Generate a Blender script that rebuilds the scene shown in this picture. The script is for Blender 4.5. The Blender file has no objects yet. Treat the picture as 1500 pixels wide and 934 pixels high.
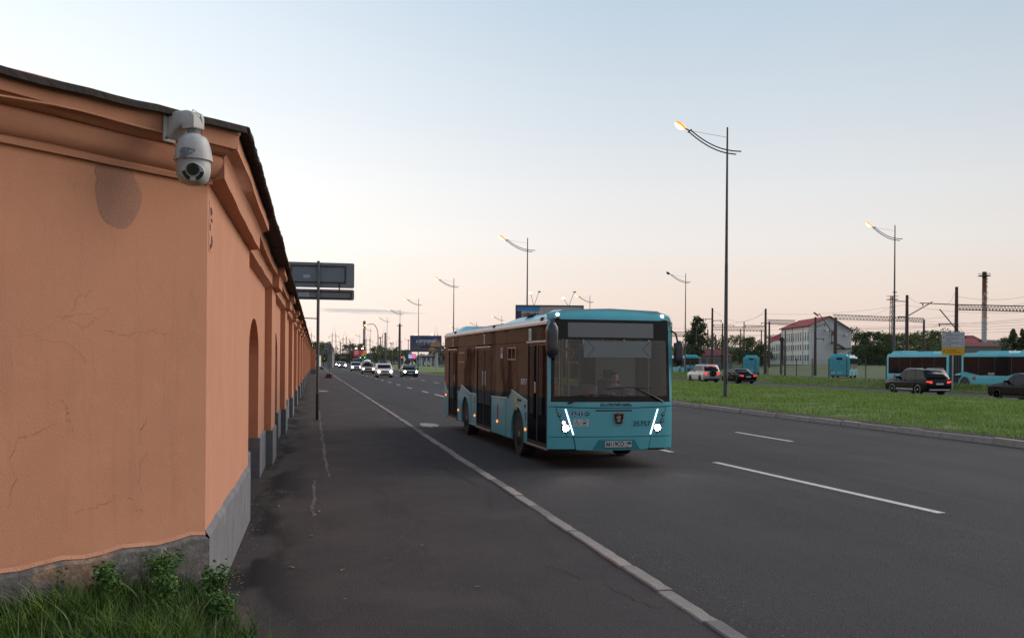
import bpy, bmesh, math, random
import numpy as np
from mathutils import Vector, Matrix
from mathutils.geometry import tessellate_polygon
random.seed(7); rng = np.random.default_rng(7)
R_ = math.radians; PI = math.pi
scn = bpy.context.scene
C = scn.collection
# ------------------------------------------------ camera
TH = R_(11.96); ROLL = .0078; FPX = 1400.; EYE = 2.03
cam_d = bpy.data.cameras.new('camera'); cam = bpy.data.objects.new('camera', cam_d); C.objects.link(cam)
cam_d.sensor_width = 36; cam_d.lens = 36*FPX/1500; cam_d.shift_y = 62/1500
cam_d.clip_start = .05; cam_d.clip_end = 6000
cam.matrix_world = Matrix.Translation((0, 0, EYE)) @ Matrix.Rotation(-TH, 4, 'Z') @ Matrix.Rotation(PI/2, 4, 'X') @ Matrix.Rotation(ROLL, 4, 'Z')
scn.camera = cam
# ------------------------------------------------ world: dusk sky
w = bpy.data.worlds.new('World'); scn.world = w; w.use_nodes = True
nt = w.node_tree; nt.nodes.clear()
def N(t, **k):
    n = nt.nodes.new(t)
    for a, b in k.items(): setattr(n, a, b)
    return n
out = N('ShaderNodeOutputWorld'); bg = N('ShaderNodeBackground'); tc = N('ShaderNodeTexCoord'); sp = N('ShaderNodeSeparateXYZ')
nt.links.new(tc.outputs['Generated'], sp.inputs[0])
rp = N('ShaderNodeValToRGB'); nt.links.new(sp.outputs['Z'], rp.inputs[0])
stops = [(0., (.72, .555, .49)), (.025, (.755, .60, .53)), (.07, (.79, .675, .60)), (.12, (.775, .735, .70)), (.17, (.72, .725, .73)), (.25, (.59, .655, .71)), (.36, (.455, .56, .665)), (.6, (.34, .46, .60)), (1., (.28, .39, .54))]
cr = rp.color_ramp
for i, (p, c) in enumerate(stops):
    e = cr.elements[i] if i < 2 else cr.elements.new(p)
    e.position = p; e.color = (*c, 1)
# brighter to the north-west (left of the view), duller to the east
dp = N('ShaderNodeVectorMath', operation='DOT_PRODUCT'); nt.links.new(tc.outputs['Generated'], dp.inputs[0]); dp.inputs[1].default_value = (-.75, .66, 0)
mr = N('ShaderNodeMapRange', interpolation_type='SMOOTHERSTEP'); nt.links.new(dp.outputs['Value'], mr.inputs[0])
for i, v in enumerate((-.6, .5, .78, 1.0)): mr.inputs[i+1].default_value = v
mg = N('ShaderNodeMapRange', interpolation_type='SMOOTHSTEP'); nt.links.new(dp.outputs['Value'], mg.inputs[0])      # afterglow of the set sun, left of the view
for i, v in enumerate((.30, 1.12, 0., .44)): mg.inputs[i+1].default_value = v
vm = N('ShaderNodeVectorMath', operation='SCALE'); nt.links.new(rp.outputs[0], vm.inputs[0]); nt.links.new(mr.outputs[0], vm.inputs['Scale'])
gw = N('ShaderNodeVectorMath', operation='SCALE'); gw.inputs[0].default_value = (1.0, .93, .86); nt.links.new(mg.outputs[0], gw.inputs['Scale']); va = N('ShaderNodeVectorMath', operation='ADD'); nt.links.new(vm.outputs[0], va.inputs[0]); nt.links.new(gw.outputs[0], va.inputs[1]); vm = va
# a thin bank of grey cloud low over the road, and faint haze streaks
mp = N('ShaderNodeMapping'); mp.inputs['Scale'].default_value = (3, 3, 60); nt.links.new(tc.outputs['Generated'], mp.inputs[0])
nz = N('ShaderNodeTexNoise'); nt.links.new(mp.outputs[0], nz.inputs['Vector']); nz.inputs['Scale'].default_value = 6; nz.inputs['Detail'].default_value = 4
def mth(op, a, b=None):
    n = N('ShaderNodeMath', operation=op)
    for i, q in enumerate((a, b)):
        if q is None: continue
        if isinstance(q, (int, float)): n.inputs[i].default_value = q
        else: nt.links.new(q, n.inputs[i])
    return n.outputs[0]
az = mth('ARCTAN2', sp.outputs['X'], sp.outputs['Y'])
da = mth('DIVIDE', mth('SUBTRACT', az, .056), .052); dz = mth('DIVIDE', mth('SUBTRACT', sp.outputs['Z'], .0505), .0030)
rr = mth('ADD', mth('MULTIPLY', da, da), mth('MULTIPLY', dz, dz))
cl = mth('MULTIPLY', mth('MAXIMUM', mth('SUBTRACT', mth('ADD', 1.0, mth('MULTIPLY', mth('SUBTRACT', nz.outputs[0], .5), 5.0)), rr), 0), .85)
clm = mth('MINIMUM', cl, .60)
mxc = N('ShaderNodeMixRGB'); nt.links.new(clm, mxc.inputs[0]); nt.links.new(vm.outputs[0], mxc.inputs[1]); mxc.inputs[2].default_value = (.40, .41, .43, 1)
# the physical sky at sunset, added faintly
sky = N('ShaderNodeTexSky'); sky.sky_type = 'NISHITA'; sky.sun_disc = False
SUN_EL = R_(28); SUN_AZ = R_(77)          # azimuth from +Y towards +X
sky.sun_elevation = SUN_EL; sky.sun_rotation = SUN_AZ
s2 = N('ShaderNodeVectorMath', operation='SCALE'); nt.links.new(sky.outputs[0], s2.inputs[0]); s2.inputs['Scale'].default_value = .0015
ad = N('ShaderNodeVectorMath', operation='ADD'); nt.links.new(mxc.outputs[0], ad.inputs[0]); nt.links.new(s2.outputs[0], ad.inputs[1])
nt.links.new(ad.outputs[0], bg.inputs[0]); bg.inputs[1].default_value = .96; nt.links.new(bg.outputs[0], out.inputs[0])
# ------------------------------------------------ sun: soft afterglow
sl = bpy.data.lights.new('sun', 'SUN'); so = bpy.data.objects.new('sun', sl); C.objects.link(so)
sl.energy = 2.1; sl.angle = R_(50); sl.color = (1, .87, .77)
d = Vector((math.sin(SUN_AZ)*math.cos(SUN_EL), math.cos(SUN_AZ)*math.cos(SUN_EL), math.sin(SUN_EL)))
so.rotation_euler = d.to_track_quat('Z', 'Y').to_euler(); so.location = (20, 20, 60)
scn.view_settings.view_transform = 'Standard'; scn.view_settings.look = 'None'; scn.view_settings.exposure = .24; scn.view_settings.gamma = 1
scn.cycles.max_bounces = 7; scn.cycles.transparent_max_bounces = 12; scn.cycles.sample_clamp_indirect = 4; scn.cycles.caustics_reflective = False
# ------------------------------------------------ helpers
c_, s_ = math.cos(TH), math.sin(TH)
def ray(px, py=529.):
    dx = px-750; dy = py-529; a = dx+ROLL*dy; b = dy-ROLL*dx
    X, Z = a/FPX, -b/FPX
    return X*c_+s_, c_-X*s_, Z
def W(px, D, py=529.):                     # plan position seen in a photo column at camera distance D
    r = ray(px, py); return r[0]*D, r[1]*D
def WU(px, u, py=529.):                    # plan position in a photo column on the line x = u
    r = ray(px, py); return u, r[1]*u/r[0]
def HZ(px, py, D): return EYE+ray(px, py)[2]*D
def tag(o, label=None, cat=None, group=None, kind=None):
    for k, v in (('label', label), ('category', cat), ('group', group), ('kind', kind)):
        if v: o[k] = v
    return o
def empty(name, loc=(0, 0, 0), rz=0, label=None, cat=None, group=None):
    o = bpy.data.objects.new(name, None); C.objects.link(o); o.location = loc; o.rotation_euler = (0, 0, rz); o.empty_display_size = .2
    return tag(o, label, cat, group)
def copy_tree(o, parent=None):
    c = o.copy(); C.objects.link(c); c.parent = parent
    if parent: c.matrix_parent_inverse = o.matrix_parent_inverse
    for ch in KIDS.get(o.name, []): copy_tree(ch, c)
    return c
KIDS = {}
def link(o, parent):
    C.objects.link(o)
    if parent: o.parent = parent; KIDS.setdefault(parent.name, []).append(o)
    return o
class MB:
    def __init__(s): s.v = []; s.f = []; s.m = []; s.cur = 0
    def add(s, vs, fs):
        o = len(s.v); s.v += [tuple(p) for p in vs]; s.f += [tuple(i+o for i in f) for f in fs]; s.m += [s.cur]*len(fs); return s
    def box(s, x0, x1, y0, y1, z0, z1):
        return s.add([(x0,y0,z0),(x1,y0,z0),(x1,y1,z0),(x0,y1,z0),(x0,y0,z1),(x1,y0,z1),(x1,y1,z1),(x0,y1,z1)],
                     [(0,3,2,1),(4,5,6,7),(0,1,5,4),(1,2,6,5),(2,3,7,6),(3,0,4,7)])
    def quad(s, a, b, c, d): return s.add([a, b, c, d], [(0, 1, 2, 3)])
    def cyl(s, p0, p1, r0, r1=None, n=12, caps=True):
        r1 = r0 if r1 is None else r1; p0 = Vector(p0); p1 = Vector(p1); z = (p1-p0).normalized()
        x = z.orthogonal().normalized(); y = z.cross(x); vs = []
        for p, r in ((p0, r0), (p1, r1)):
            for i in range(n):
                a = 2*PI*i/n; vs.append(p+x*math.cos(a)*r+y*math.sin(a)*r)
        fs = [(i, (i+1) % n, n+(i+1) % n, n+i) for i in range(n)]
        if caps: fs += [tuple(range(n-1, -1, -1)), tuple(range(n, 2*n))]
        return s.add(vs, fs)
    def tube(s, pts, r, n=6):
        P = [Vector(p) for p in pts]; rs = r if isinstance(r, (list, tuple)) else [r]*len(P)
        vs = []; up = None
        for i, p in enumerate(P):
            t = (P[min(i+1, len(P)-1)]-P[max(i-1, 0)]).normalized()
            x = (t.orthogonal() if up is None else up-t*up.dot(t)).normalized(); up = x; y = t.cross(x)
            vs += [p+(x*math.cos(2*PI*k/n)+y*math.sin(2*PI*k/n))*rs[i] for k in range(n)]
        fs = [(i*n+k, i*n+(k+1) % n, (i+1)*n+(k+1) % n, (i+1)*n+k) for i in range(len(P)-1) for k in range(n)]
        fs += [tuple(range(n-1, -1, -1)), tuple(range((len(P)-1)*n, len(P)*n))]
        return s.add(vs, fs)
    def lathe(s, prof, n=24, c=(0, 0, 0), ax='z'):     # prof: (r, h)
        vs = []
        for r, h in prof:
            for k in range(n):
                a = 2*PI*k/n; x, y = r*math.cos(a), r*math.sin(a)
                vs.append({'z': (c[0]+x, c[1]+y, c[2]+h), 'y': (c[0]+x, c[1]+h, c[2]+y), 'x': (c[0]+h, c[1]+x, c[2]+y)}[ax])
        fs = [(i*n+k, i*n+(k+1) % n, (i+1)*n+(k+1) % n, (i+1)*n+k) for i in range(len(prof)-1) for k in range(n)]
        if prof[0][0] > 1e-4: fs.append(tuple(range(n-1, -1, -1)))
        if prof[-1][0] > 1e-4: fs.append(tuple(range((len(prof)-1)*n, len(prof)*n)))
        return s.add(vs, fs)
    def prism(s, poly, a, b, fn):                       # poly 2-D, extruded between a and b; fn(p, q, t) -> xyz
        n = len(poly); tri = tessellate_polygon([[Vector((p[0], p[1], 0)) for p in poly]])
        vs = [fn(p[0], p[1], a) for p in poly]+[fn(p[0], p[1], b) for p in poly]
        fs = [tuple(t) for t in tri]+[tuple(n+i for i in reversed(t)) for t in tri]+[(i, (i+1) % n, n+(i+1) % n, n+i) for i in range(n)]
        return s.add(vs, fs)
    def data(s, name, mats):
        me = bpy.data.meshes.new(name); me.from_pydata(s.v, [], s.f)
        ms = mats if isinstance(mats, (list, tuple)) else [mats]
        for m in ms: me.materials.append(m)
        if len(ms) > 1: me.polygons.foreach_set('material_index', s.m)
        bm = bmesh.new(); bm.from_mesh(me); bmesh.ops.recalc_face_normals(bm, faces=bm.faces); bm.to_mesh(me); bm.free()
        me.update(); return me
    def obj(s, name, mats, parent=None, smooth=None, bevel=None, label=None):
        me = s.data(name, mats); o = bpy.data.objects.new(name, me); link(o, parent)
        if label: o['label'] = label
        if smooth is not None:
            me.polygons.foreach_set('use_smooth', [True]*len(me.polygons))
            me.set_sharp_from_angle(angle=R_(smooth))
        if bevel:
            b = o.modifiers.new('bevel', 'BEVEL'); b.width = bevel; b.segments = 2; b.limit_method = 'ANGLE'; b.angle_limit = R_(40)
        return o
def np_mesh(name, V, F, mat, parent=None):              # V (n,3), F (m,k) numpy
    me = bpy.data.meshes.new(name); k = F.shape[1]
    me.vertices.add(len(V)); me.vertices.foreach_set('co', V.astype(np.float32).ravel())
    me.loops.add(F.size); me.loops.foreach_set('vertex_index', F.astype(np.int32).ravel())
    me.polygons.add(len(F)); me.polygons.foreach_set('loop_start', np.arange(0, F.size, k, dtype=np.int32)); me.polygons.foreach_set('loop_total', np.full(len(F), k, dtype=np.int32))
    me.materials.append(mat); me.update(calc_edges=True); me.validate()
    o = bpy.data.objects.new(name, me); link(o, parent); return o
# ------------------------------------------------ materials
def mat(name, col, rough=.6, metal=0, col2=None, nscale=5, detail=6, nlo=.35, nhi=.65, bump=0, bscale=60, spec=.5, coords='Object', emit=None, estr=0, layers=(), alpha=None, stretch=None, coat=0, sheen=0, subs=0):
    m = bpy.data.materials.new(name); m.use_nodes = True; t = m.node_tree; L = t.links.new; b = t.nodes['Principled BSDF']
    b.inputs['Roughness'].default_value = rough; b.inputs['Metallic'].default_value = metal; b.inputs['Specular IOR Level'].default_value = spec
    if coat: b.inputs['Coat Weight'].default_value = coat; b.inputs['Coat Roughness'].default_value = .04
    tcn = t.nodes.new('ShaderNodeTexCoord'); vec = tcn.outputs[coords]
    if coords == 'World':
        pass
    def noise(sc, det=6, st=None, rgh=.6):
        n = t.nodes.new('ShaderNodeTexNoise'); n.inputs['Scale'].default_value = sc; n.inputs['Detail'].default_value = det; n.inputs['Roughness'].default_value = rgh
        if st:
            mp = t.nodes.new('ShaderNodeMapping'); mp.inputs['Scale'].default_value = st; L(vec, mp.inputs[0]); L(mp.outputs[0], n.inputs['Vector'])
        else: L(vec, n.inputs['Vector'])
        return n.outputs['Fac']
    def remap(x, lo, hi):
        r = t.nodes.new('ShaderNodeMapRange'); L(x, r.inputs[0]); r.inputs[1].default_value = lo; r.inputs[2].default_value = hi; return r.outputs[0]
    def mix(f, a, c):
        x = t.nodes.new('ShaderNodeMixRGB'); L(f, x.inputs[0]) if not isinstance(f, (int, float)) else setattr(x.inputs[0], 'default_value', f)
        for i, q in ((1, a), (2, c)):
            if isinstance(q, tuple): x.inputs[i].default_value = (*q[:3], 1)
            else: L(q, x.inputs[i])
        return x.outputs[0]
    cur = tuple(col)
    if col2: cur = mix(remap(noise(nscale, detail, stretch), nlo, nhi), cur, tuple(col2))
    for ly in layers:          # (scale, lo, hi, colour, amount, stretch)
        f = remap(noise(ly[0], 8, ly[5] if len(ly) > 5 else None, .65), ly[1], ly[2])
        mm = t.nodes.new('ShaderNodeMath'); mm.operation = 'MULTIPLY'; L(f, mm.inputs[0]); mm.inputs[1].default_value = ly[4]
        cur = mix(mm.outputs[0], cur, tuple(ly[3]))
    if isinstance(cur, tuple): b.inputs['Base Color'].default_value = (*cur, 1)
    else: L(cur, b.inputs['Base Color'])
    if bump:
        bn = t.nodes.new('ShaderNodeBump'); bn.inputs['Strength'].default_value = bump; bn.inputs['Distance'].default_value = .02
        L(noise(bscale, 8), bn.inputs['Height']); L(bn.outputs[0], b.inputs['Normal'])
    if emit: b.inputs['Emission Color'].default_value = (*emit, 1); b.inputs['Emission Strength'].default_value = estr
    m['_c'] = 1
    return m
def glass(name, tint=(.5, .5, .5), rough=.02, refl=(.95, .95, .95)):
    m = bpy.data.materials.new(name); m.use_nodes = True; t = m.node_tree; L = t.links.new; t.nodes.clear()
    o = t.nodes.new('ShaderNodeOutputMaterial'); mx = t.nodes.new('ShaderNodeMixShader'); fr = t.nodes.new('ShaderNodeFresnel'); fr.inputs[0].default_value = 1.42
    tr = t.nodes.new('ShaderNodeBsdfTransparent'); tr.inputs[0].default_value = (*tint, 1); gl = t.nodes.new('ShaderNodeBsdfGlossy'); gl.inputs['Roughness'].default_value = rough
    gl.inputs[0].default_value = (*refl, 1)
    L(fr.outputs[0], mx.inputs[0]); L(tr.outputs[0], mx.inputs[1]); L(gl.outputs[0], mx.inputs[2]); L(mx.outputs[0], o.inputs[0])
    return m
def emis(name, col, st, base=(.1, .1, .1)):
    return mat(name, base, .3, emit=col, estr=st)
M = {}
M['wall'] = mat('ochre_render', (.53, .245, .142), .92, col2=(.46, .205, .118), nscale=1.6, nlo=.3, nhi=.7, bump=.16, bscale=60, coords='Object',
    layers=[(7, .52, .75, (.56, .28, .17), .35), (2.5, .55, .72, (.34, .16, .10), .38, (3, 3, .30)), (.8, .5, .7, (.54, .27, .165), .45), (30, .58, .8, (.36, .17, .105), .35), (240, .4, .8, (.55, .30, .2), .22)])
def crackle(m, scale, width, amount, col):       # fine web of shrinkage cracks, only in patches
    t = m.node_tree; L = t.links.new; b = t.nodes['Principled BSDF']; src = b.inputs['Base Color'].links[0].from_socket; tcn = t.nodes.new('ShaderNodeTexCoord')
    n = t.nodes.new('ShaderNodeTexNoise'); n.inputs['Scale'].default_value = 2.2; n.inputs['Detail'].default_value = 5; L(tcn.outputs['Object'], n.inputs['Vector'])
    mp = t.nodes.new('ShaderNodeMixRGB'); mp.inputs[0].default_value = .22; L(tcn.outputs['Object'], mp.inputs[1]); L(n.outputs['Color'], mp.inputs[2])
    v = t.nodes.new('ShaderNodeTexVoronoi'); v.feature = 'DISTANCE_TO_EDGE'; v.inputs['Scale'].default_value = scale; L(mp.outputs[0], v.inputs['Vector'])
    r1 = t.nodes.new('ShaderNodeMapRange'); L(v.outputs['Distance'], r1.inputs[0]); r1.inputs[1].default_value = 0; r1.inputs[2].default_value = width; r1.inputs[3].default_value = 1; r1.inputs[4].default_value = 0
    n2 = t.nodes.new('ShaderNodeTexNoise'); n2.inputs['Scale'].default_value = .9; n2.inputs['Detail'].default_value = 3; L(tcn.outputs['Object'], n2.inputs['Vector'])
    r2 = t.nodes.new('ShaderNodeMapRange'); L(n2.outputs['Fac'], r2.inputs[0]); r2.inputs[1].default_value = .47; r2.inputs[2].default_value = .62
    mu = t.nodes.new('ShaderNodeMath'); mu.operation = 'MULTIPLY'; L(r1.outputs[0], mu.inputs[0]); L(r2.outputs[0], mu.inputs[1]); m2 = t.nodes.new('ShaderNodeMath'); m2.operation = 'MULTIPLY'; L(mu.outputs[0], m2.inputs[0]); m2.inputs[1].default_value = amount
    x = t.nodes.new('ShaderNodeMixRGB'); L(m2.outputs[0], x.inputs[0]); L(src, x.inputs[1]); x.inputs[2].default_value = (*col, 1); L(x.outputs[0], b.inputs['Base Color'])
crackle(M['wall'], 2.1, .008, .22, (.20, .09, .055))
M['plinth'] = mat('grey_plinth_paint', (.165, .17, .185), .9, col2=(.125, .125, .14), nscale=3, bump=.5, bscale=25, layers=[(9, .55, .8, (.12, .11, .11), .5), (1.2, .55, .8, (.28, .28, .29), .5)])
M['plinthold'] = mat('peeling_plinth', (.165, .155, .15), .95, col2=(.10, .095, .095), nscale=4, bump=.9, bscale=14,
    layers=[(2.2, .56, .60, (.30, .19, .13), .9), (3.1, .60, .63, (.34, .31, .28), .8), (11, .47, .5, (.06, .055, .05), .45, (1, 1, 2))])
M['coping'] = mat('bitumen_coping', (.016, .012, .010), .9, col2=(.032, .023, .018), nscale=9, bump=.9, bscale=18, layers=[(30, .6, .8, (.12, .085, .065), .5)])
M['asphalt_path'] = mat('footpath_asphalt', (.048, .042, .043), .92, col2=(.068, .058, .057), nscale=.55, nlo=.35, nhi=.68, bump=.9, bscale=80, coords='Object', spec=.25,
    layers=[(1.3, .52, .68, (.036, .032, .034), .85, (1, .18, 1)), (80, .54, .64, (.13, .112, .105), .50), (60, .52, .60, (.014, .012, .013), .55), (45, .60, .70, (.020, .018, .018), .6), (.7, .54, .62, (.066, .056, .053), .55), (3.2, .60, .66, (.092, .078, .072), .4), (.35, .5, .7, (.088, .076, .074), .5), (5, .62, .78, (.10, .085, .08), .25, (1, 2.4, 1))])
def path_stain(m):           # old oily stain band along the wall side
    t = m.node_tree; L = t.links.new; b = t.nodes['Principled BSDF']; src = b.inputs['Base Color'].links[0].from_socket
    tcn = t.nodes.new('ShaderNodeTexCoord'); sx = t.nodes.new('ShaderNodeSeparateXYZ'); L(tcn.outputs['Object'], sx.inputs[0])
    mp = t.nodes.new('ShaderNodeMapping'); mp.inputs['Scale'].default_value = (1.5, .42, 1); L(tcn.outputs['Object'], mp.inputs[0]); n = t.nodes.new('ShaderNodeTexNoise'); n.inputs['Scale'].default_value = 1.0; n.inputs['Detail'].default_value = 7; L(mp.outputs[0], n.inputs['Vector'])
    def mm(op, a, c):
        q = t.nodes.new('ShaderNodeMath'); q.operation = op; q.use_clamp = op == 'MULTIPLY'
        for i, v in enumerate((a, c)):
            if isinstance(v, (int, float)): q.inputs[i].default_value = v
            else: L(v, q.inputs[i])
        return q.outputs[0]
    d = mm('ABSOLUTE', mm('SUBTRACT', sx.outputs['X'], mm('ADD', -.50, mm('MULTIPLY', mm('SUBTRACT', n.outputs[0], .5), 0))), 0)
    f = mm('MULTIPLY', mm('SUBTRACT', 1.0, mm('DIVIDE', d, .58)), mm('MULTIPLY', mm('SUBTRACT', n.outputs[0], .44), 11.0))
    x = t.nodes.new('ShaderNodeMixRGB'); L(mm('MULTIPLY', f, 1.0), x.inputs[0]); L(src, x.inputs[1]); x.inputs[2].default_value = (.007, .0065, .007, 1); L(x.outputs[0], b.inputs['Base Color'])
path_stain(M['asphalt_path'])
M['asphalt_road'] = mat('road_asphalt', (.036, .033, .035), .85, col2=(.052, .046, .048), nscale=.3, bump=.9, bscale=75, coords='Object', spec=.22,
    layers=[(.5, .48, .66, (.034, .032, .035), .75, (1.6, .05, 1)), (80, .52, .62, (.13, .118, .114), .55), (62, .52, .60, (.012, .011, .012), .65), (1.1, .5, .66, (.024, .022, .024), .45, (.5, .03, 1)), (.8, .55, .7, (.070, .060, .057), .5, (1.3, .04, 1)), (.9, .58, .75, (.078, .068, .066), .4, (1, .12, 1))])
M['kerb'] = mat('kerb_concrete', (.30, .26, .235), .9, col2=(.20, .175, .16), nscale=1.4, bump=.8, bscale=40, layers=[(14, .55, .8, (.12, .10, .09), .6)])
M['kerb2'] = mat('median_kerb_concrete', (.34, .29, .26), .9, col2=(.24, .205, .185), nscale=1.2, bump=.6, bscale=30, layers=[(9, .55, .8, (.09, .08, .07), .7)])
M['paint'] = mat('worn_line_paint', (.62, .60, .57), .7, col2=(.42, .40, .385), nscale=9, bump=.3, layers=[(40, .60, .75, (.10, .09, .09), .7)])
M['turf'] = mat('turf_ground', (.085, .125, .024), .95, col2=(.125, .17, .034), nscale=.45, bump=1, bscale=9, layers=[(2.6, .5, .7, (.085, .115, .030), .6), (1.1, .6, .75, (.07, .055, .03), .55)])
M['soil'] = mat('bare_soil', (.055, .040, .028), .97, col2=(.035, .027, .02), nscale=3, bump=1, bscale=14)
M['bank'] = mat('earth_bank_grass', (.050, .052, .020), .95, col2=(.070, .055, .032), nscale=.5, bump=1, bscale=8, layers=[(3, .5, .7, (.045, .07, .02), .7)])
M['yard'] = mat('yard_gravel', (.085, .075, .072), .9, col2=(.065, .058, .056), nscale=.4, bump=.5)
M['field'] = mat('rough_field', (.062, .100, .022), .95, col2=(.095, .115, .036), nscale=.12, bump=.5, bscale=4, layers=[(.6, .5, .7, (.09, .075, .045), .5, (1, .2, 1))])
def blade_mat(name, a, b_, sc=.8):
    m = mat(name, a, .7, col2=b_, nscale=sc, nlo=.3, nhi=.7, spec=.25)
    return m
M['blade'] = blade_mat('grass_blades', (.135, .235, .030), (.275, .355, .078), 1.1)
M['blade_dark'] = blade_mat('long_grass_blades', (.026, .070, .009), (.075, .145, .022), 5)
M['blade_pale'] = blade_mat('pale_grass_blades', (.16, .20, .09), (.10, .15, .05), 5)
M['weed'] = blade_mat('weed_leaves', (.055, .13, .028), (.10, .19, .045), 8)
M['blade_mid'] = blade_mat('mid_grass_blades', (.055, .125, .016), (.115, .195, .035), 5)
M['flower'] = mat('clover_heads', (.34, .31, .22), .8)
M['pink'] = mat('pink_flower', (.55, .05, .15), .7)
M['leafdry'] = mat('dry_leaf', (.32, .19, .08), .8, col2=(.15, .08, .04), nscale=20)
M['galv'] = mat('galvanised_steel', (.125, .13, .135), .55, .5, col2=(.09, .092, .095), nscale=3, bump=.1)
M['lamp_pole'] = mat('lamp_pole_steel', (.085, .082, .085), .55, .4, col2=(.06, .058, .06), nscale=2)
M['lamp_arm'] = mat('lamp_arm_paint', (.03, .032, .036), .5, .3)
M['rust'] = mat('rusty_steel', (.11, .048, .028), .9, col2=(.04, .022, .017), nscale=12, bump=.4, layers=[(30, .6, .8, (.20, .12, .08), .4)])
M['signback'] = mat('sign_back_grey', (.17, .20, .235), .55, .2, col2=(.145, .17, .20), nscale=3, layers=[(8, .6, .8, (.22, .25, .28), .3)])
M['paper'] = mat('pale_sticker', (.42, .45, .50), .7, col2=(.30, .33, .38), nscale=30)
M['ink'] = mat('black_print', (.012, .012, .014), .6)
M['inkw'] = mat('white_print', (.72, .72, .72), .6)
M['conc'] = mat('weathered_concrete', (.15, .125, .108), .9, col2=(.10, .083, .073), nscale=2, bump=.4, bscale=12)
M['polebrown'] = mat('catenary_mast', (.085, .062, .052), .9, col2=(.055, .042, .038), nscale=1.5)
M['lattice'] = mat('lattice_steel', (.10, .085, .075), .8, .2)
M['wire'] = mat('overhead_wire', (.08, .07, .068), .7, .3)
M['teal'] = mat('teal_bus_paint', (.105, .45, .52), .30, coat=.5, col2=(.095, .42, .49), nscale=2, layers=[(6, .55, .8, (.10, .30, .33), .35), (2.0, .5, .75, (.12, .36, .40), .4, (1, 1, .3))])
M['teal2'] = mat('bright_teal_bus_paint', (.035, .37, .45), .4, coat=.3, col2=(.035, .33, .40), nscale=1)
M['blk'] = mat('black_trim', (.012, .012, .013), .45, bump=.05)
M['rubber'] = mat('tyre_rubber', (.018, .017, .017), .85, col2=(.03, .028, .027), nscale=12, bump=.3)
M['rim'] = mat('steel_rim', (.42, .42, .43), .4, .2, col2=(.18, .17, .17), nscale=6)
M['alu'] = mat('brushed_aluminium', (.42, .38, .35), .35, .8)
M['chrome'] = mat('chrome', (.6, .6, .62), .12, 1)
M['sideglass'] = mat('dark_side_glazing', (.014, .011, .010), .06, spec=.14)
def film_glass(name, base, tint, ior=1.45, rough=.05):
    m = bpy.data.materials.new(name); m.use_nodes = True; t = m.node_tree; L = t.links.new; t.nodes.clear()
    o = t.nodes.new('ShaderNodeOutputMaterial'); mx = t.nodes.new('ShaderNodeMixShader'); fr = t.nodes.new('ShaderNodeFresnel'); fr.inputs[0].default_value = ior
    df = t.nodes.new('ShaderNodeBsdfDiffuse'); df.inputs[0].default_value = (*base, 1); gl = t.nodes.new('ShaderNodeBsdfGlossy'); gl.inputs['Roughness'].default_value = rough; gl.inputs[0].default_value = (*tint, 1)
    tcn = t.nodes.new('ShaderNodeTexCoord'); mpn = t.nodes.new('ShaderNodeMapping'); mpn.inputs['Scale'].default_value = (1, .9, 1.6); L(tcn.outputs['Object'], mpn.inputs[0]); nn = t.nodes.new('ShaderNodeTexNoise'); nn.inputs['Scale'].default_value = 1.1; nn.inputs['Detail'].default_value = 1.5; L(mpn.outputs[0], nn.inputs['Vector'])
    bp = t.nodes.new('ShaderNodeBump'); bp.inputs['Strength'].default_value = .5; bp.inputs['Distance'].default_value = .010; L(nn.outputs['Fac'], bp.inputs['Height']); L(bp.outputs[0], gl.inputs['Normal'])
    L(fr.outputs[0], mx.inputs[0]); L(df.outputs[0], mx.inputs[1]); L(gl.outputs[0], mx.inputs[2]); L(mx.outputs[0], o.inputs[0]); return m
M['sideglass'] = film_glass('dark_side_glazing', (.010, .009, .009), (.42, .52, .58), 1.40)
M['lightglass'] = glass('light_window_glass', (.75, .78, .78))
M['doorglass'] = glass('door_glass', (.46, .44, .42), refl=(.30, .36, .42))
M['wsglass'] = glass('windscreen_glass', (.86, .90, .92))
M['cabglass'] = mat('car_glass', (.008, .009, .011), .06, spec=.20)
M['dark'] = mat('dark_interior', (.035, .036, .040), .8)
M['midgrey'] = mat('interior_grey', (.36, .37, .39), .7)
M['seat'] = mat('seat_fabric', (.08, .16, .28), .9)
M['yellow'] = mat('yellow_handrail', (.62, .40, .03), .4)
M['red'] = mat('red_plastic', (.5, .03, .03), .5)
M['amber'] = emis('amber_marker', (1, .25, .03), 2.2, (.6, .15, .02))
M['headlight'] = emis('lit_headlight', (1, .93, .85), 60)
M['warmlight'] = emis('lit_warm_headlight', (1, .72, .45), 30)
M['drl'] = emis('led_strip', (.85, .93, 1), 3)
M['mark_w'] = emis('white_marker_light', (1, 1, 1), 6)
M['tail'] = emis('lit_tail_light', (1, .06, .035), 1.1, (.4, .02, .02))
M['tailoff'] = mat('red_lens', (.30, .015, .015), .25, coat=.5)
M['sodium'] = emis('lit_sodium_lamp', (1, .55, .22), 4.0)
M['sodium_rim'] = emis('lamp_glow_rim', (1, .27, .015), 1.1, (.5, .2, .05))
M['camwhite'] = mat('aged_white_plastic', (.50, .50, .49), .45, col2=(.33, .325, .315), nscale=7, layers=[(14, .58, .8, (.22, .20, .18), .55, (1, 1, .3)), (60, .62, .8, (.18, .16, .14), .4)])
M['camlens'] = mat('camera_lens_black', (.008, .008, .009), .12, coat=.8)
M['camgrey'] = mat('peeled_grey_patch', (.13, .14, .155), .7, col2=(.18, .19, .21), nscale=30)
M['fence'] = mat('green_fence_steel', (.020, .045, .036), .6)
M['white_wall'] = mat('white_render', (.74, .72, .66), .85, col2=(.68, .66, .61), nscale=.3)
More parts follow.
